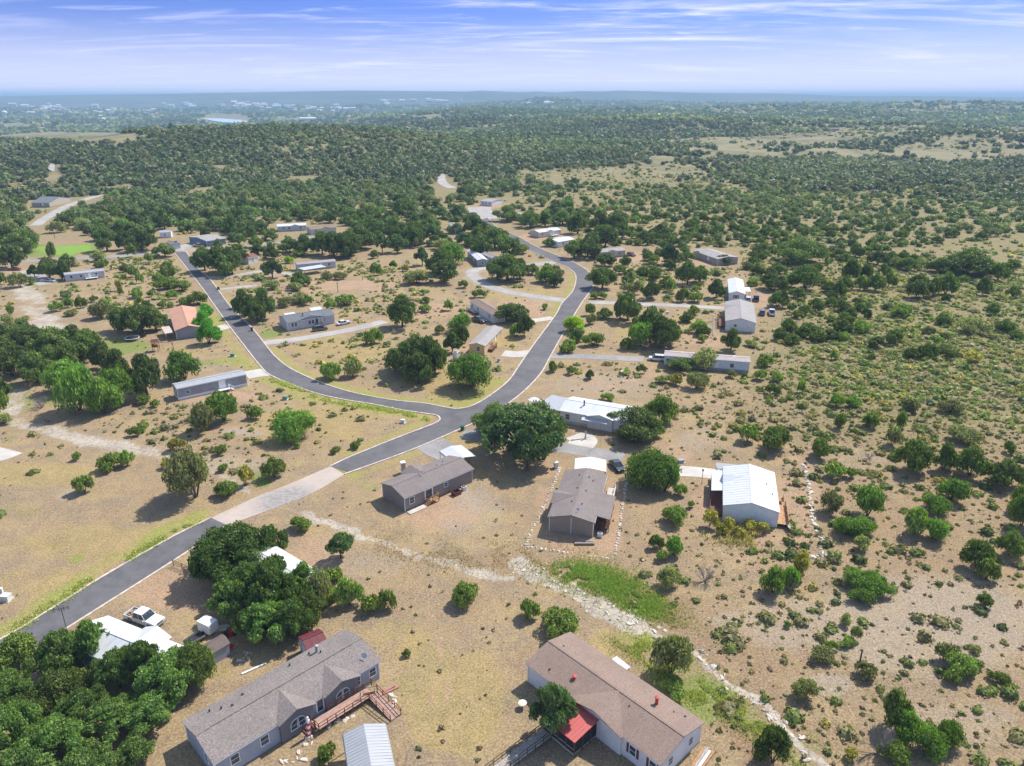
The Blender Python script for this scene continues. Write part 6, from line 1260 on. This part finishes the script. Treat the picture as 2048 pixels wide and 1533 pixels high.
def scatter(n, r0, r1, size_fn, dens, seed, pexp=1.0):
    rg = np.random.default_rng(seed); u = rg.uniform(0, 1, n); r = np.sqrt(r0*r0+u*(r1*r1-r0*r0)); th = rg.uniform(R(-46), R(46), n); X = r*np.sin(th); Y = r*np.cos(th); Z = T(X, Y)
    px, py = proj(X, Y, Z); d = dens(px, py); cl = fbm(X/45, Y/45, seed+5, 3)+.9*fbm(X/160, Y/160, seed+6, 3)*ss(r, 500, 1200); d = np.clip(d+(.26+.3*ss(r, 500, 900))*cl, 0, 1)
    k = (rg.uniform(0, 1, n) < d) & (px > -520) & (px < PW+520) & (py < PH+260)
    for x0, y0, x1, y1 in CLR: k &= ((px-(x0+x1)/2)/((x1-x0)/2*1.12))**2+((py-(y0+y1)/2)/((y1-y0)/2*1.12))**2+.25*fbm(X/14, Y/14, 77, 2) > 1
    X, Y, Z, px, py, r = [a[k] for a in (X, Y, Z, px, py, r)]
    return X, Y, Z, px, py, r, size_fn(r, rg, len(r)), rg
def occ_ok(px, py, wpx, hpx):
    ok = np.ones(len(px), bool)
    for x0, y0, x1, y1 in OCC: ok &= ~((px+wpx*.5 > x0) & (px-wpx*.5 < x1) & (py > y0) & (py-hpx < y1+1))
    return ok
hp = np.array([(p['x'], p['y'], p['r']) for p in PLANTS])
def far_from_hand(X, Y, rad, k=.75):
    ok = np.ones(len(X), bool)
    for hx, hy, hr in hp: ok &= np.hypot(X-hx, Y-hy) > (hr+rad)*k
    return ok
# generated trees between 250 and 620 m become candidates for individual objects
X, Y, Z, px, py, r, sz, rg = scatter(11200, 230, 650, lambda r, g, n: np.where(g.uniform(0, 1, n) < .55, g.uniform(2.6, 4.8, n), g.uniform(1.6, 2.8, n)), DT, 101)
right = px > 1150; sz = np.where(right, np.minimum(sz, 3.2)*.95, sz)
ok = clear(X, Y, sz) & far_from_hand(X, Y, sz) & occ_ok(px, py, 2*sz*FPX/r, sz*1.5*FPX/r); X, Y, Z, px, py, r, sz = [a[ok] for a in (X, Y, Z, px, py, r, sz)]
# thin overlaps
order = np.argsort(-sz); keep = []; cell = {}
for i in order:
    c = (int(X[i]//8), int(Y[i]//8)); bad = False
    for dx in (-1, 0, 1):
        for dy in (-1, 0, 1):
            for j in cell.get((c[0]+dx, c[1]+dy), ()):
                if math.hypot(X[i]-X[j], Y[i]-Y[j]) < .62*(sz[i]+sz[j]): bad = True; break
    if not bad: keep.append(i); cell.setdefault(c, []).append(i)
for i in keep:
    rt = px[i] > 1150; q = rg.random(); k = ('j' if q < .72 else 'o' if q < .8 else 's' if q < .93 else 'g') if rt else ('o' if q < .74 else 'j' if q < .84 else 'b' if q < .9 else 'g')
    h = sz[i]*(rg.uniform(1.15, 1.6) if k in 'ob' else rg.uniform(1.0, 1.45)); m = FPX/r[i]
    PLANTS.append(dict(x=X[i], y=Y[i], z=Z[i], r=sz[i], h=h, k=k, px=px[i], py=py[i]-h*m*.45, w=2*sz[i]*m, top=py[i]-h*m, bot=py[i], hand=False))
FAMILY = {'c': 'oak', 'o': 'oak', 'b': 'oak', 't': 'oak', 'j': 'juniper', 's': 'shrub', 'g': 'shrub', 'y': 'shrub', 'Y': 'oak', 'L': 'oak', 'd': 'dead'}
LIMIT = {'oak': 295, 'juniper': 290, 'shrub': 295, 'dead': 50}
ind, rest = [], []
for fam in LIMIT:
    S = sorted([p for p in PLANTS if FAMILY[p['k']] == fam], key=lambda p: -(p['w']*(1000 if p['hand'] else 1 if -5 < p['px'] < PW+5 else .001)))
    ind += S[:LIMIT[fam]]; rest += S[LIMIT[fam]:]
# ---- labels: colour, size, kind, then nth nearest to a landmark on one side
LAND += [('the road junction', 890, 830), ('the concrete road crossing', 560, 1005), ('the dry creek at left', 150, 880), ('the white rock bed at far left', 75, 620), ('the bright green lawn', 130, 498), ('the play tower', 313, 695), ('the gravel loop', 940, 555),
         ('the vivid green gully patch', 1225, 1185), ('the bare stony flat', 1850, 1250), ('the rust-brown post', 1720, 1323), ('the lower right corner', 2030, 1500), ('the right edge rock row', 1640, 1110), ('the right edge', 2040, 700), ('the upper right edge', 2040, 480),
         ('the bottom left corner', 20, 1510), ('the dark pole with crossarm', 676, 580), ('the white pickup', 290, 1240), ('the parked minivans', 1520, 622), ('the left edge grove', 20, 740), ('the left edge', 10, 430), ('the turning circle', 965, 425), ('the curve of the main road', 1170, 550), ('the middle of the right savanna', 1700, 520), ('the open right brushland', 1750, 720), ('the pale far drive', 150, 405), ('the far lane', 885, 370), ('the pale wood clearing', 605, 360)]
CW = {'c': 'leafy green', 'o': 'dark green', 'b': 'fresh green', 't': 'open-crowned', 'j': 'olive green', 's': 'green', 'g': 'grey-green', 'y': 'yellowish', 'Y': 'vivid green', 'L': 'lime-yellow', 'd': 'bare grey'}
KW = {'oak': 'oak', 'juniper': 'juniper', 'shrub': 'shrub', 'dead': 'dead bush'}
ORD = ['nearest', 'second nearest', 'third nearest', 'fourth nearest', 'fifth nearest', 'sixth nearest', 'seventh nearest', 'eighth nearest', 'ninth nearest', 'tenth nearest']
def nth(i): return ORD[i] if i < 10 else '%d%s nearest' % (i+1, 'th' if 10 <= (i+1) % 100 <= 20 else {1: 'st', 2: 'nd', 3: 'rd'}.get((i+1) % 10, 'th'))
bucket = {}
for p in ind:
    best = min(range(len(LAND)), key=lambda j: math.hypot(LAND[j][1]-p['px'], (LAND[j][2]-p['py'])*1.5)); dx = p['px']-LAND[best][1]; dy = (p['py']-LAND[best][2])*1.5
    side = ('right of' if dx > 0 else 'left of') if abs(dx) > abs(dy) else ('below' if dy > 0 else 'above')
    pxw = p['w']; sw = 'huge' if pxw > 95 else 'large' if pxw > 55 else 'medium' if pxw > 30 else 'small'
    p['desc'] = (sw, CW[p['k']], KW[FAMILY[p['k']]], side, LAND[best][0]); p['dd'] = math.hypot(dx, dy); bucket.setdefault(p['desc'], []).append(p)
for p in ind:
    pass
for d, ps in bucket.items():
    ps.sort(key=lambda p: p['dd'])
    for i, p in enumerate(ps): p['label'] = '%s %s %s%s %s %s' % (d[0], d[1], d[2], '' if len(ps) == 1 else ', '+nth(i), d[3], d[4])
NAMES = {'oak': 'oak_tree', 'juniper': 'juniper_tree', 'shrub': 'shrub', 'dead': 'dead_bush'}; CATS = {'oak': 'oak tree', 'juniper': 'juniper tree', 'shrub': 'shrub', 'dead': 'dead bush'}
GRP = {'oak': 'oak trees around the homes', 'juniper': 'junipers scattered over the scrubland', 'shrub': 'shrubs dotted over the dry grass', 'dead': 'bare grey bushes'}
for i, p in enumerate(ind):
    fam = FAMILY[p['k']]; lod = 0 if p['w'] > 80 else 1 if p['w'] > 40 else 2 if p['w'] > 18 else 3; nv = {0: 4, 1: 4, 2: 4, 3: 3}[lod]
    me, tr = proto(p['k'], lod, i % nv); rs = random.uniform(0, 6.28)
    if fam == 'dead':
        o = link_mesh(NAMES[fam], me); o.location = (p['x'], p['y'], p['z']); o.rotation_euler = (0, 0, rs); o.scale = (p['r'], p['r'], p['h']*.8); tag(o, p['label'], CATS[fam], GRP[fam]); continue
    t = empty(NAMES[fam], (p['x'], p['y'], p['z']), rs, p['label'], CATS[fam], GRP[fam])
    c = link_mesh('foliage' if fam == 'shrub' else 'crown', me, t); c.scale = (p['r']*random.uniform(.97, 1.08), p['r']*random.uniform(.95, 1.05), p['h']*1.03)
    if p['w'] > 14 and not (fam == 'shrub' and p['w'] < 30):
        c = link_mesh('stems' if fam == 'shrub' else 'trunk', tr, t); c.scale = (p['r'], p['r'], p['h'])
# ---- everything smaller or further as merged masses
def leafcard_mass(name, X, Y, Z, Rr, Hh, tint, ncard, csz, mat, label, cat, seed, lobes=True):
    rg = np.random.default_rng(seed); n = len(X)
    V, F, Cc = [], [], []; off = 0
    d = rg.normal(0, 1, (n, ncard, 3)); d[..., 2] = np.abs(d[..., 2])*.9+.05; d /= np.linalg.norm(d, axis=2)[..., None]
    ph = rg.uniform(0, 6.3, (n, 1)); wob = 1+.24*np.sin(4*d[..., 0]+3*d[..., 1]+ph)+.16*np.sin(7*d[..., 1]-3*d[..., 0]+2*ph)
    rad = rg.uniform(.74, 1.0, (n, ncard))*wob*.9
    C = np.stack([X[:, None]+d[..., 0]*rad*Rr[:, None], Y[:, None]+d[..., 1]*rad*Rr[:, None], Z[:, None]+(.16+.78*d[..., 2]*rad)*Hh[:, None]], -1).reshape(-1, 3)
    sz = np.repeat(Rr*csz, ncard)[:, None]; V1, F1 = tufts(C, d.reshape(-1, 3), sz, rg, jitter=.5)
    k = np.repeat(tint*rg.uniform(.85, 1.12, (n, 1)), ncard*4, axis=0)*np.repeat(rg.uniform(.72, 1.25, (n*ncard, 1)), 4, axis=0)
    V.append(V1); F.append(F1); Cc.append(k); off = len(V1)
    # low dome inside so the crown is not see-through
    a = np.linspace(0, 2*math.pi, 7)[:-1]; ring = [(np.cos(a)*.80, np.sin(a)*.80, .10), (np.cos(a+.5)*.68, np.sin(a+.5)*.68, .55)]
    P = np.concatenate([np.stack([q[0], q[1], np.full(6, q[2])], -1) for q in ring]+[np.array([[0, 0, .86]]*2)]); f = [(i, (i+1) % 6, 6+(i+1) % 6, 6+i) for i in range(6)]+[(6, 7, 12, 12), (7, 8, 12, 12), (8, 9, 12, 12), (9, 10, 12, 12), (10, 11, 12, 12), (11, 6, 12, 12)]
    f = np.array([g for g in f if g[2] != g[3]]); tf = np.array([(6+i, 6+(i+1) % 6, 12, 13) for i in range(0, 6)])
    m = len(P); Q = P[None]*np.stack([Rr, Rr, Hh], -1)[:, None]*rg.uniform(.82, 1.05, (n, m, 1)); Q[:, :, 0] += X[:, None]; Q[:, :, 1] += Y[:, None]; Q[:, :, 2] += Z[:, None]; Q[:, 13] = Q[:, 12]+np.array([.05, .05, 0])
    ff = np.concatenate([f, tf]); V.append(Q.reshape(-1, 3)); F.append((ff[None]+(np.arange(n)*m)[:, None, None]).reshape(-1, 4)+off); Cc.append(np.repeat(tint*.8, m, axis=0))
    V = np.concatenate(V); F = np.concatenate(F); Cc = np.concatenate([np.concatenate(Cc), np.ones((len(V), 1))], 1) if False else np.concatenate([np.concatenate(Cc, 0), np.ones((len(V), 1))], 1)
    me = fastmesh(name, V, F, [mat], {'tint': Cc}); o = link_mesh(name, me); tag(o, label, cat, kind='stuff'); return o
MASSL = leafmat('woodland_leaves', (0.75, 0.75, 0.75), (1.25, 1.25, 1.25), attr=True, trans=.2)
PAL = {'c': (0.138, 0.216, 0.060), 'o': (0.127, 0.166, 0.049), 'j': (0.125, 0.164, 0.037), 'b': (0.160, 0.245, 0.052), 's': (0.253, 0.295, 0.078), 'g': (0.333, 0.300, 0.130), 'y': (0.440, 0.367, 0.111)}
def tints(keys, pr, n, rg): P = np.array([PAL[k] for k in keys]); return P[rg.choice(len(keys), n, p=pr)]
# leftover mid trees
if rest:
    A = np.array([(p['x'], p['y'], p['z'], p['r'], p['h']) for p in rest]); tt = np.array([PAL.get(p['k'], PAL['o']) for p in rest])
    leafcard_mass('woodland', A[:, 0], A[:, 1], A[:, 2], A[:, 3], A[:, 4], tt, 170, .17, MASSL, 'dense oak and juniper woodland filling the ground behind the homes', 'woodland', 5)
print('hand', NH, 'plants', len(PLANTS), 'individual', len(ind), 'rest', len(rest))
# far woodland: crowns grow into clumps with distance
def far_band(r0, r1, cover, s_fn, nc, cs, seed, nm='woodland', lab='distant wooded country rolling away towards the horizon'):
    rg0 = np.random.default_rng(seed); rm = (r0+r1)/2; s = s_fn(rm); n = int(R(92)*(r1*r1-r0*r0)/2/(s*s*2.1)*cover)
    X, Y, Z, px, py, r, sz, rg = scatter(n, r0, r1, lambda r, g, k: np.array([s_fn(q) for q in r])*g.uniform(.5, 1.2, k), lambda a, b_: np.clip((DT(a, b_)-.30)/.66, .16, 1)**1.5, seed)
    rt = ss(px, 1100, 1500); q = rg.uniform(0, 1, len(X)); tl = tints('ojbsg', [.50, .18, .08, .08, .16], len(X), rg); tr_ = tints('ojbsg', [.24, .36, .06, .12, .22], len(X), rg); tl = tl*.8+tl.mean(1)[:, None]*.2; tr_ = tr_*.8+tr_.mean(1)[:, None]*.2; tt = np.where((q < rt)[:, None], tr_, tl)  # far leaf tints pulled towards grey: some haze put into the colour
    vv = fbm(X/110, Y/110, seed+60, 4)[:, None]; tt = tt*(1+.30*vv)+np.clip(vv, 0, 1)*np.array([.05, .045, .01]); tt = np.clip(tt, .02, 1)
    hh = np.minimum(sz*1.25, 7.5+sz*.12)*rg.uniform(.75, 1.2, len(X)); leafcard_mass(nm, X, Y, Z, sz, hh, tt, nc, cs, MASSL, lab, 'woodland', seed); print('band', r0, r1, len(X))
far_band(650, 1000, 1.25, lambda r: 3.9, 44, .32, 201, lab='closed woodland of rounded crowns on the rise beyond the homes')
far_band(1000, 1700, 1.1, lambda r: 4.6+(r-1000)*.0025, 24, .42, 202, lab='hazy woodland on the ridges beyond the near woods')
far_band(1700, 3200, 1.0, lambda r: 6.5+(r-1700)*.006, 14, .5, 203, lab='bluish woodland and scrub plateau in the far distance')
far_band(3200, 7600, .9, lambda r: 15+(r-3200)*.006, 8, .6, 204, lab='blue hazy tree cover around and beyond the far town')
# low brush
def brush(n, r0, r1, smin, smax, nc, cs, seed, lab, keys='sgyo', pr=(.42, .36, .12, .10), dens=DB, flat=.8, name='brush'):
    X, Y, Z, px, py, r, sz, rg = scatter(n, r0, r1, lambda r, g, k: smin+(smax-smin)*g.uniform(0, 1, k)**2.2, dens, seed)
    ok = clear(X, Y, sz) & far_from_hand(X, Y, sz, .8) & occ_ok(px, py, 2*sz*FPX/r, sz*FPX/r); X, Y, Z, sz = [a[ok] for a in (X, Y, Z, sz)]
    leafcard_mass(name, X, Y, Z, sz, sz*flat*rg.uniform(.7, 1.25, len(X)), tints(keys, pr, len(X), rg), nc, cs, MASSL, lab, 'brush', seed); print('brush', len(X))
brush(7800, 60, 190, .35, 1.5, 60, .26, 301, 'low grey-green brush scattered over the near dry slopes')
brush(47000, 190, 400, .35, 1.6, 18, .42, 302, 'low green brush covering the open ground on the right')
brush(13000, 400, 750, .8, 2.3, 14, .46, 303, 'low scrub between the more distant trees')
brush(30000, 700, 2700, 1.3, 4.2, 9, .55, 305, 'grey-green scrub over the open far pastures', dens=lambda a, b_: .5+0*a, pr=(.30, .44, .10, .16), flat=.75)
# dry weeds and prickly pear, rust and straw coloured
PAL.update({'r': (.27, .18, .115), 'w': (.40, .31, .18), 'p': (.20, .21, .09), 'k': (.17, .16, .09)})
def wd_d(px, py): return np.clip(.03+.08*(px > 1150)+DB(px, py)*1.1, 0, 1)*(py > 560)
brush(48000, 48, 270, .10, .48, 9, .6, 304, 'tiny clumps of dry weeds and prickly pear on the bare ground', 'rwpk', (.30, .30, .22, .18), wd_d, .55, 'dry_weeds')
# roadside and gully greenery: real grass tufts
def tuft_field(name, pts, w, n, col, h, label, seed, blade=.05):
    rg = np.random.default_rng(seed); L = px2w(pts); seg = np.array([(b-a).length for a, b in zip(L[:-1], L[1:])]); cum = np.concatenate([[0], np.cumsum(seg)]); u = rg.uniform(0, cum[-1], n)
    k = np.clip(np.searchsorted(cum, u)-1, 0, len(seg)-1); f = (u-cum[k])/seg[k]; A = np.array([[p.x, p.y] for p in L]); P = A[k]*(1-f[:, None])+A[k+1]*f[:, None]; P = P+rg.normal(0, w/2, (n, 2))
    hh = h*rg.uniform(.4, 1.3, n); a = rg.uniform(0, 6.3, n); dx, dy = np.cos(a)*blade, np.sin(a)*blade; lx, ly = rg.normal(0, .35, n)*hh, rg.normal(0, .35, n)*hh
    ck = fbm(P[:, 0]/1.6, P[:, 1]/1.6, seed+40, 3) > (-.42 if seed == 11 else -.15); P, hh, dx, dy, lx, ly, a = [q[ck] for q in (P, hh, dx, dy, lx, ly, a)]; n = len(P)
    V = np.stack([np.stack([P[:, 0]-dx, P[:, 1]-dy, 0*a], -1), np.stack([P[:, 0]+dx, P[:, 1]+dy, 0*a], -1), np.stack([P[:, 0]+lx+dx*.6, P[:, 1]+ly+dy*.6, hh], -1), np.stack([P[:, 0]+lx-dx*.6, P[:, 1]+ly-dy*.6, hh*.95], -1)], 1).reshape(-1, 3)
    tt = np.repeat(np.array(col)[rg.integers(0, len(col), n)]*rg.uniform(.7, 1.3, (n, 1)), 4, axis=0); tt = np.concatenate([tt, np.ones((len(tt), 1))], 1)
    me = fastmesh(name, V, np.arange(4*n).reshape(n, 4), [MASSL], {'tint': tt}); tag(link_mesh(name, me), label, 'grass', kind='stuff')
GRN = [(.17, .32, .06), (.28, .38, .09), (.36, .38, .12)]; YG = [(.42, .46, .12), (.33, .40, .11), (.52, .44, .19)]; DRYG = [(.52, .38, .21), (.44, .31, .19), (.42, .34, .18)]
tuft_field('green_weeds', [(1130, 1142), (1190, 1156), (1250, 1180), (1305, 1222)], 3.1, 20000, GRN+YG[:1], .38, 'lush bright green weeds along the dry creek', 11, .055)
tuft_field('green_weeds', [(1110, 1135), (1190, 1150), (1260, 1180), (1315, 1225), (1330, 1270)], 6.0, 11000, YG+DRYG[:1], .32, 'thin yellow-green grass fringing the lush creek weeds', 19, .05)
tuft_field('green_weeds', [(1240, 1275), (1300, 1310), (1370, 1370), (1420, 1400), (1500, 1440), (1600, 1500), (1650, 1533)], 2.6, 12000, YG, .32, 'yellow-green weeds beside the narrow rock gully', 12, .055)
tuft_field('tall_grass', [(30, 1262), (106, 1210), (212, 1143), (330, 1075), (415, 1032)], 1.3, 4500, YG, .3, 'yellow-green grass verge above the near road', 13, .07)
tuft_field('tall_grass', [(536, 742), (594, 768), (642, 784), (699, 797), (740, 803), (800, 815), (850, 822)], 1.6, 8000, YG, .6, 'tall yellow-green grass under the left branch kerb', 14, .09) if False else None
tuft_field('tall_grass', [(541, 757), (594, 780), (642, 797), (699, 810), (760, 818), (820, 830), (865, 842)], 1.2, 5000, YG, .4, 'tall yellow-green grass verge below the left branch road', 14, .09)
tuft_field('dry_grass', [(1430, 1060), (1470, 1075), (1530, 1075)], 3.2, 3000, [(.62, .50, .26), (.60, .54, .20), (.48, .33, .2)], .8, 'tall dry yellow weeds before the white metal house', 15, .07)
tuft_field('dry_grass', [(1130, 1130), (1050, 1110), (900, 1120), (760, 1085)], 5.0, 5000, DRYG, .2, 'dry brown grass on the bank above the creek', 16, .06)
# ---- far town, river, water tower
rv = [K(405, 238), K(430, 238), K(470, 241), K(500, 244), K(470, 248), K(430, 247), K(412, 243)]
WAT = NT('river_water'); WAT.col((.48, .58, .62)); WAT.b.inputs['Roughness'].default_value = .3; wn = WAT.noise(WAT.pos(), .02, 4); WAT.bump(wn, .1, .5)
def flat_far(name, pxs, mat, up=.6):
    P = []
    for x, y in pxs:   # march along the ray to the terrain
        u = (x-PW/2)/FPX; v = (PH/2-y)/FPX; d = Vector((u, CP+v*SP, -SP+v*CP)); t = 200.0
        while t < 30000 and CH+d.z*t > float(T(d.x*t, d.y*t)): t *= 1.004
        P.append((d.x*t, d.y*t))
    return P
Wp = [tuple(K(x, y, -44.).xy) for x, y in [(404, 236.5), (440, 237), (478, 240), (500, 243), (482, 246.5), (445, 245), (420, 241)]]
zl = -44.
mb = MB(); tt_ = tessellate_polygon([[Vector((a, b, 0)) for a, b in Wp]]); mb.add([(a, b, zl) for a, b in Wp], [tuple(f) for f in tt_], WAT.m); tag(mb.build('river_water'), kind='structure')
TW = [paint('town_white', (.75, .74, .72)), paint('town_cream', (.6, .52, .45)), paint('town_red', (.5, .28, .2)), paint('town_grey', (.5, .52, .55))]
def town_mesh(i):
    r = random.Random(i); mb = MB(); a, b, c = r.uniform(10, 20), r.uniform(18, 42), r.uniform(5, 9); mb.box((0, 0, c/2), (b, a, c), TW[i % 4]); mb.prism([(-a/2-.5, c), (a/2+.5, c), (0, c+r.uniform(2, 5))], -b/2-.5, b/2+.5, TW[(0, 0, 2, 3)[i % 4]], 'x')
    for k in range(4): mb.box((-b/2+b*(k+.5)/4, -a/2-.05, c*.55), (b*.12, .1, c*.3), GLASS)
    return mb.mesh('town_building')
TM = [town_mesh(i) for i in range(8)]; rt_ = random.Random(5)
def march(x, y):
    u = (x-PW/2)/FPX; v = (PH/2-y)/FPX; d = Vector((u, CP+v*SP, -SP+v*CP)); t = 300.0
    while t < 14000 and CH+d.z*t > float(T(d.x*t, d.y*t)): t *= 1.006
    return Vector((d.x*t, d.y*t, float(T(d.x*t, d.y*t))))
for cx, cy, sx, sy, n in ((100, 222, 70, 8, 34), (210, 228, 50, 5, 14), (420, 214, 80, 6, 14), (530, 216, 60, 5, 34), (660, 219, 60, 6, 18), (880, 205, 50, 4, 10), (1100, 210, 50, 4, 8), (300, 225, 40, 6, 8), (790, 208, 40, 4, 8)):
    for _ in range(n):
        w = march(rt_.gauss(cx, sx*.6), max(205, rt_.gauss(cy, sy*.6))); o = link_mesh('town_building', rt_.choice(TM)); o.location = w; s = w.length/4200; o.scale = (s*.8, s*.8, s*1.5); o.rotation_euler = (0, 0, rt_.uniform(-.5, .5)); tag(o, 'tiny pale building of the hazy distant town', 'building', 'buildings of the distant town')
w = march(617, 243); t = empty('warehouse', w, .1, 'long white shed on the wooded ridge before the far town', 'building'); s = w.length/FPX; MB().box((0, 0, 2.5*s), (27*s, 10*s, 5*s), TW[3]).build('wall', t); MB().prism([(-5.5*s, 5*s), (5.5*s, 5*s), (0, 6.5*s)], -14*s, 14*s, TW[0], 'x').build('roof', t)
w = march(13, 243); s = w.length/FPX; t = empty('water_tower', w, 0, 'pale water tower standing in the haze at the far left edge', 'water tower'); MB().tube((0, 0, 0), (0, 0, 12*s), 1.1*s, TW[0], 10).build('column', t); MB().tube((0, 0, 10*s), (0, 0, 12*s), 1.2*s, TW[0], 14, r2=3.8*s).tube((0, 0, 12*s), (0, 0, 14*s), 3.8*s, TW[0], 14).tube((0, 0, 14*s), (0, 0, 16*s), 3.8*s, TW[0], 14, r2=.8*s).build('tank', t)
for x in (198, 207):
    w = march(x, 243); s = w.length/FPX; MBt = MB(); MBt.tube((0, 0, 0), (0, 0, 4*s), 4*s, TW[0], 14).tube((0, 0, 4*s), (0, 0, 5.5*s), 4*s, TW[0], 14, r2=1.2*s); o = MBt.build('storage_tank', None, w); tag(o, 'left white storage tank of the far pair' if x == 198 else 'right white storage tank of the far pair', 'tank')
w = march(1665, 262); s = w.length/FPX; t = empty('ranch_house', w, 0, 'long low reddish-roofed ranch house alone on the far right scrubland', 'house'); MB().box((0, 0, 1.5*s), (20*s, 7*s, 3*s), TANS).build('wall', t); MB().prism([(-4.5*s, 3*s), (4.5*s, 3*s), (0, 5*s)], -11*s, 11*s, SHP, 'x').build('roof', t)
# ---------------------------------------------------------------- haze
def haze():
    n = bpy.data.materials.new('haze_air'); n.use_nodes = True; t = n.node_tree; t.nodes.clear(); o = t.nodes.new('ShaderNodeOutputMaterial'); v = t.nodes.new('ShaderNodeVolumePrincipled')
    v.inputs['Color'].default_value = (.46, .69, .91, 1); v.inputs['Density'].default_value = HAZE; v.inputs['Anisotropy'].default_value = .0; t.links.new(v.outputs[0], o.inputs['Volume'])
    mb = MB(); mb.box((0, 13000, 10), (60000, 46000, 254), n); ob = mb.build('haze'); tag(ob, 'pale blue air that fades the far hills', 'haze', kind='stuff')
HAZE = 1.2e-4
haze()
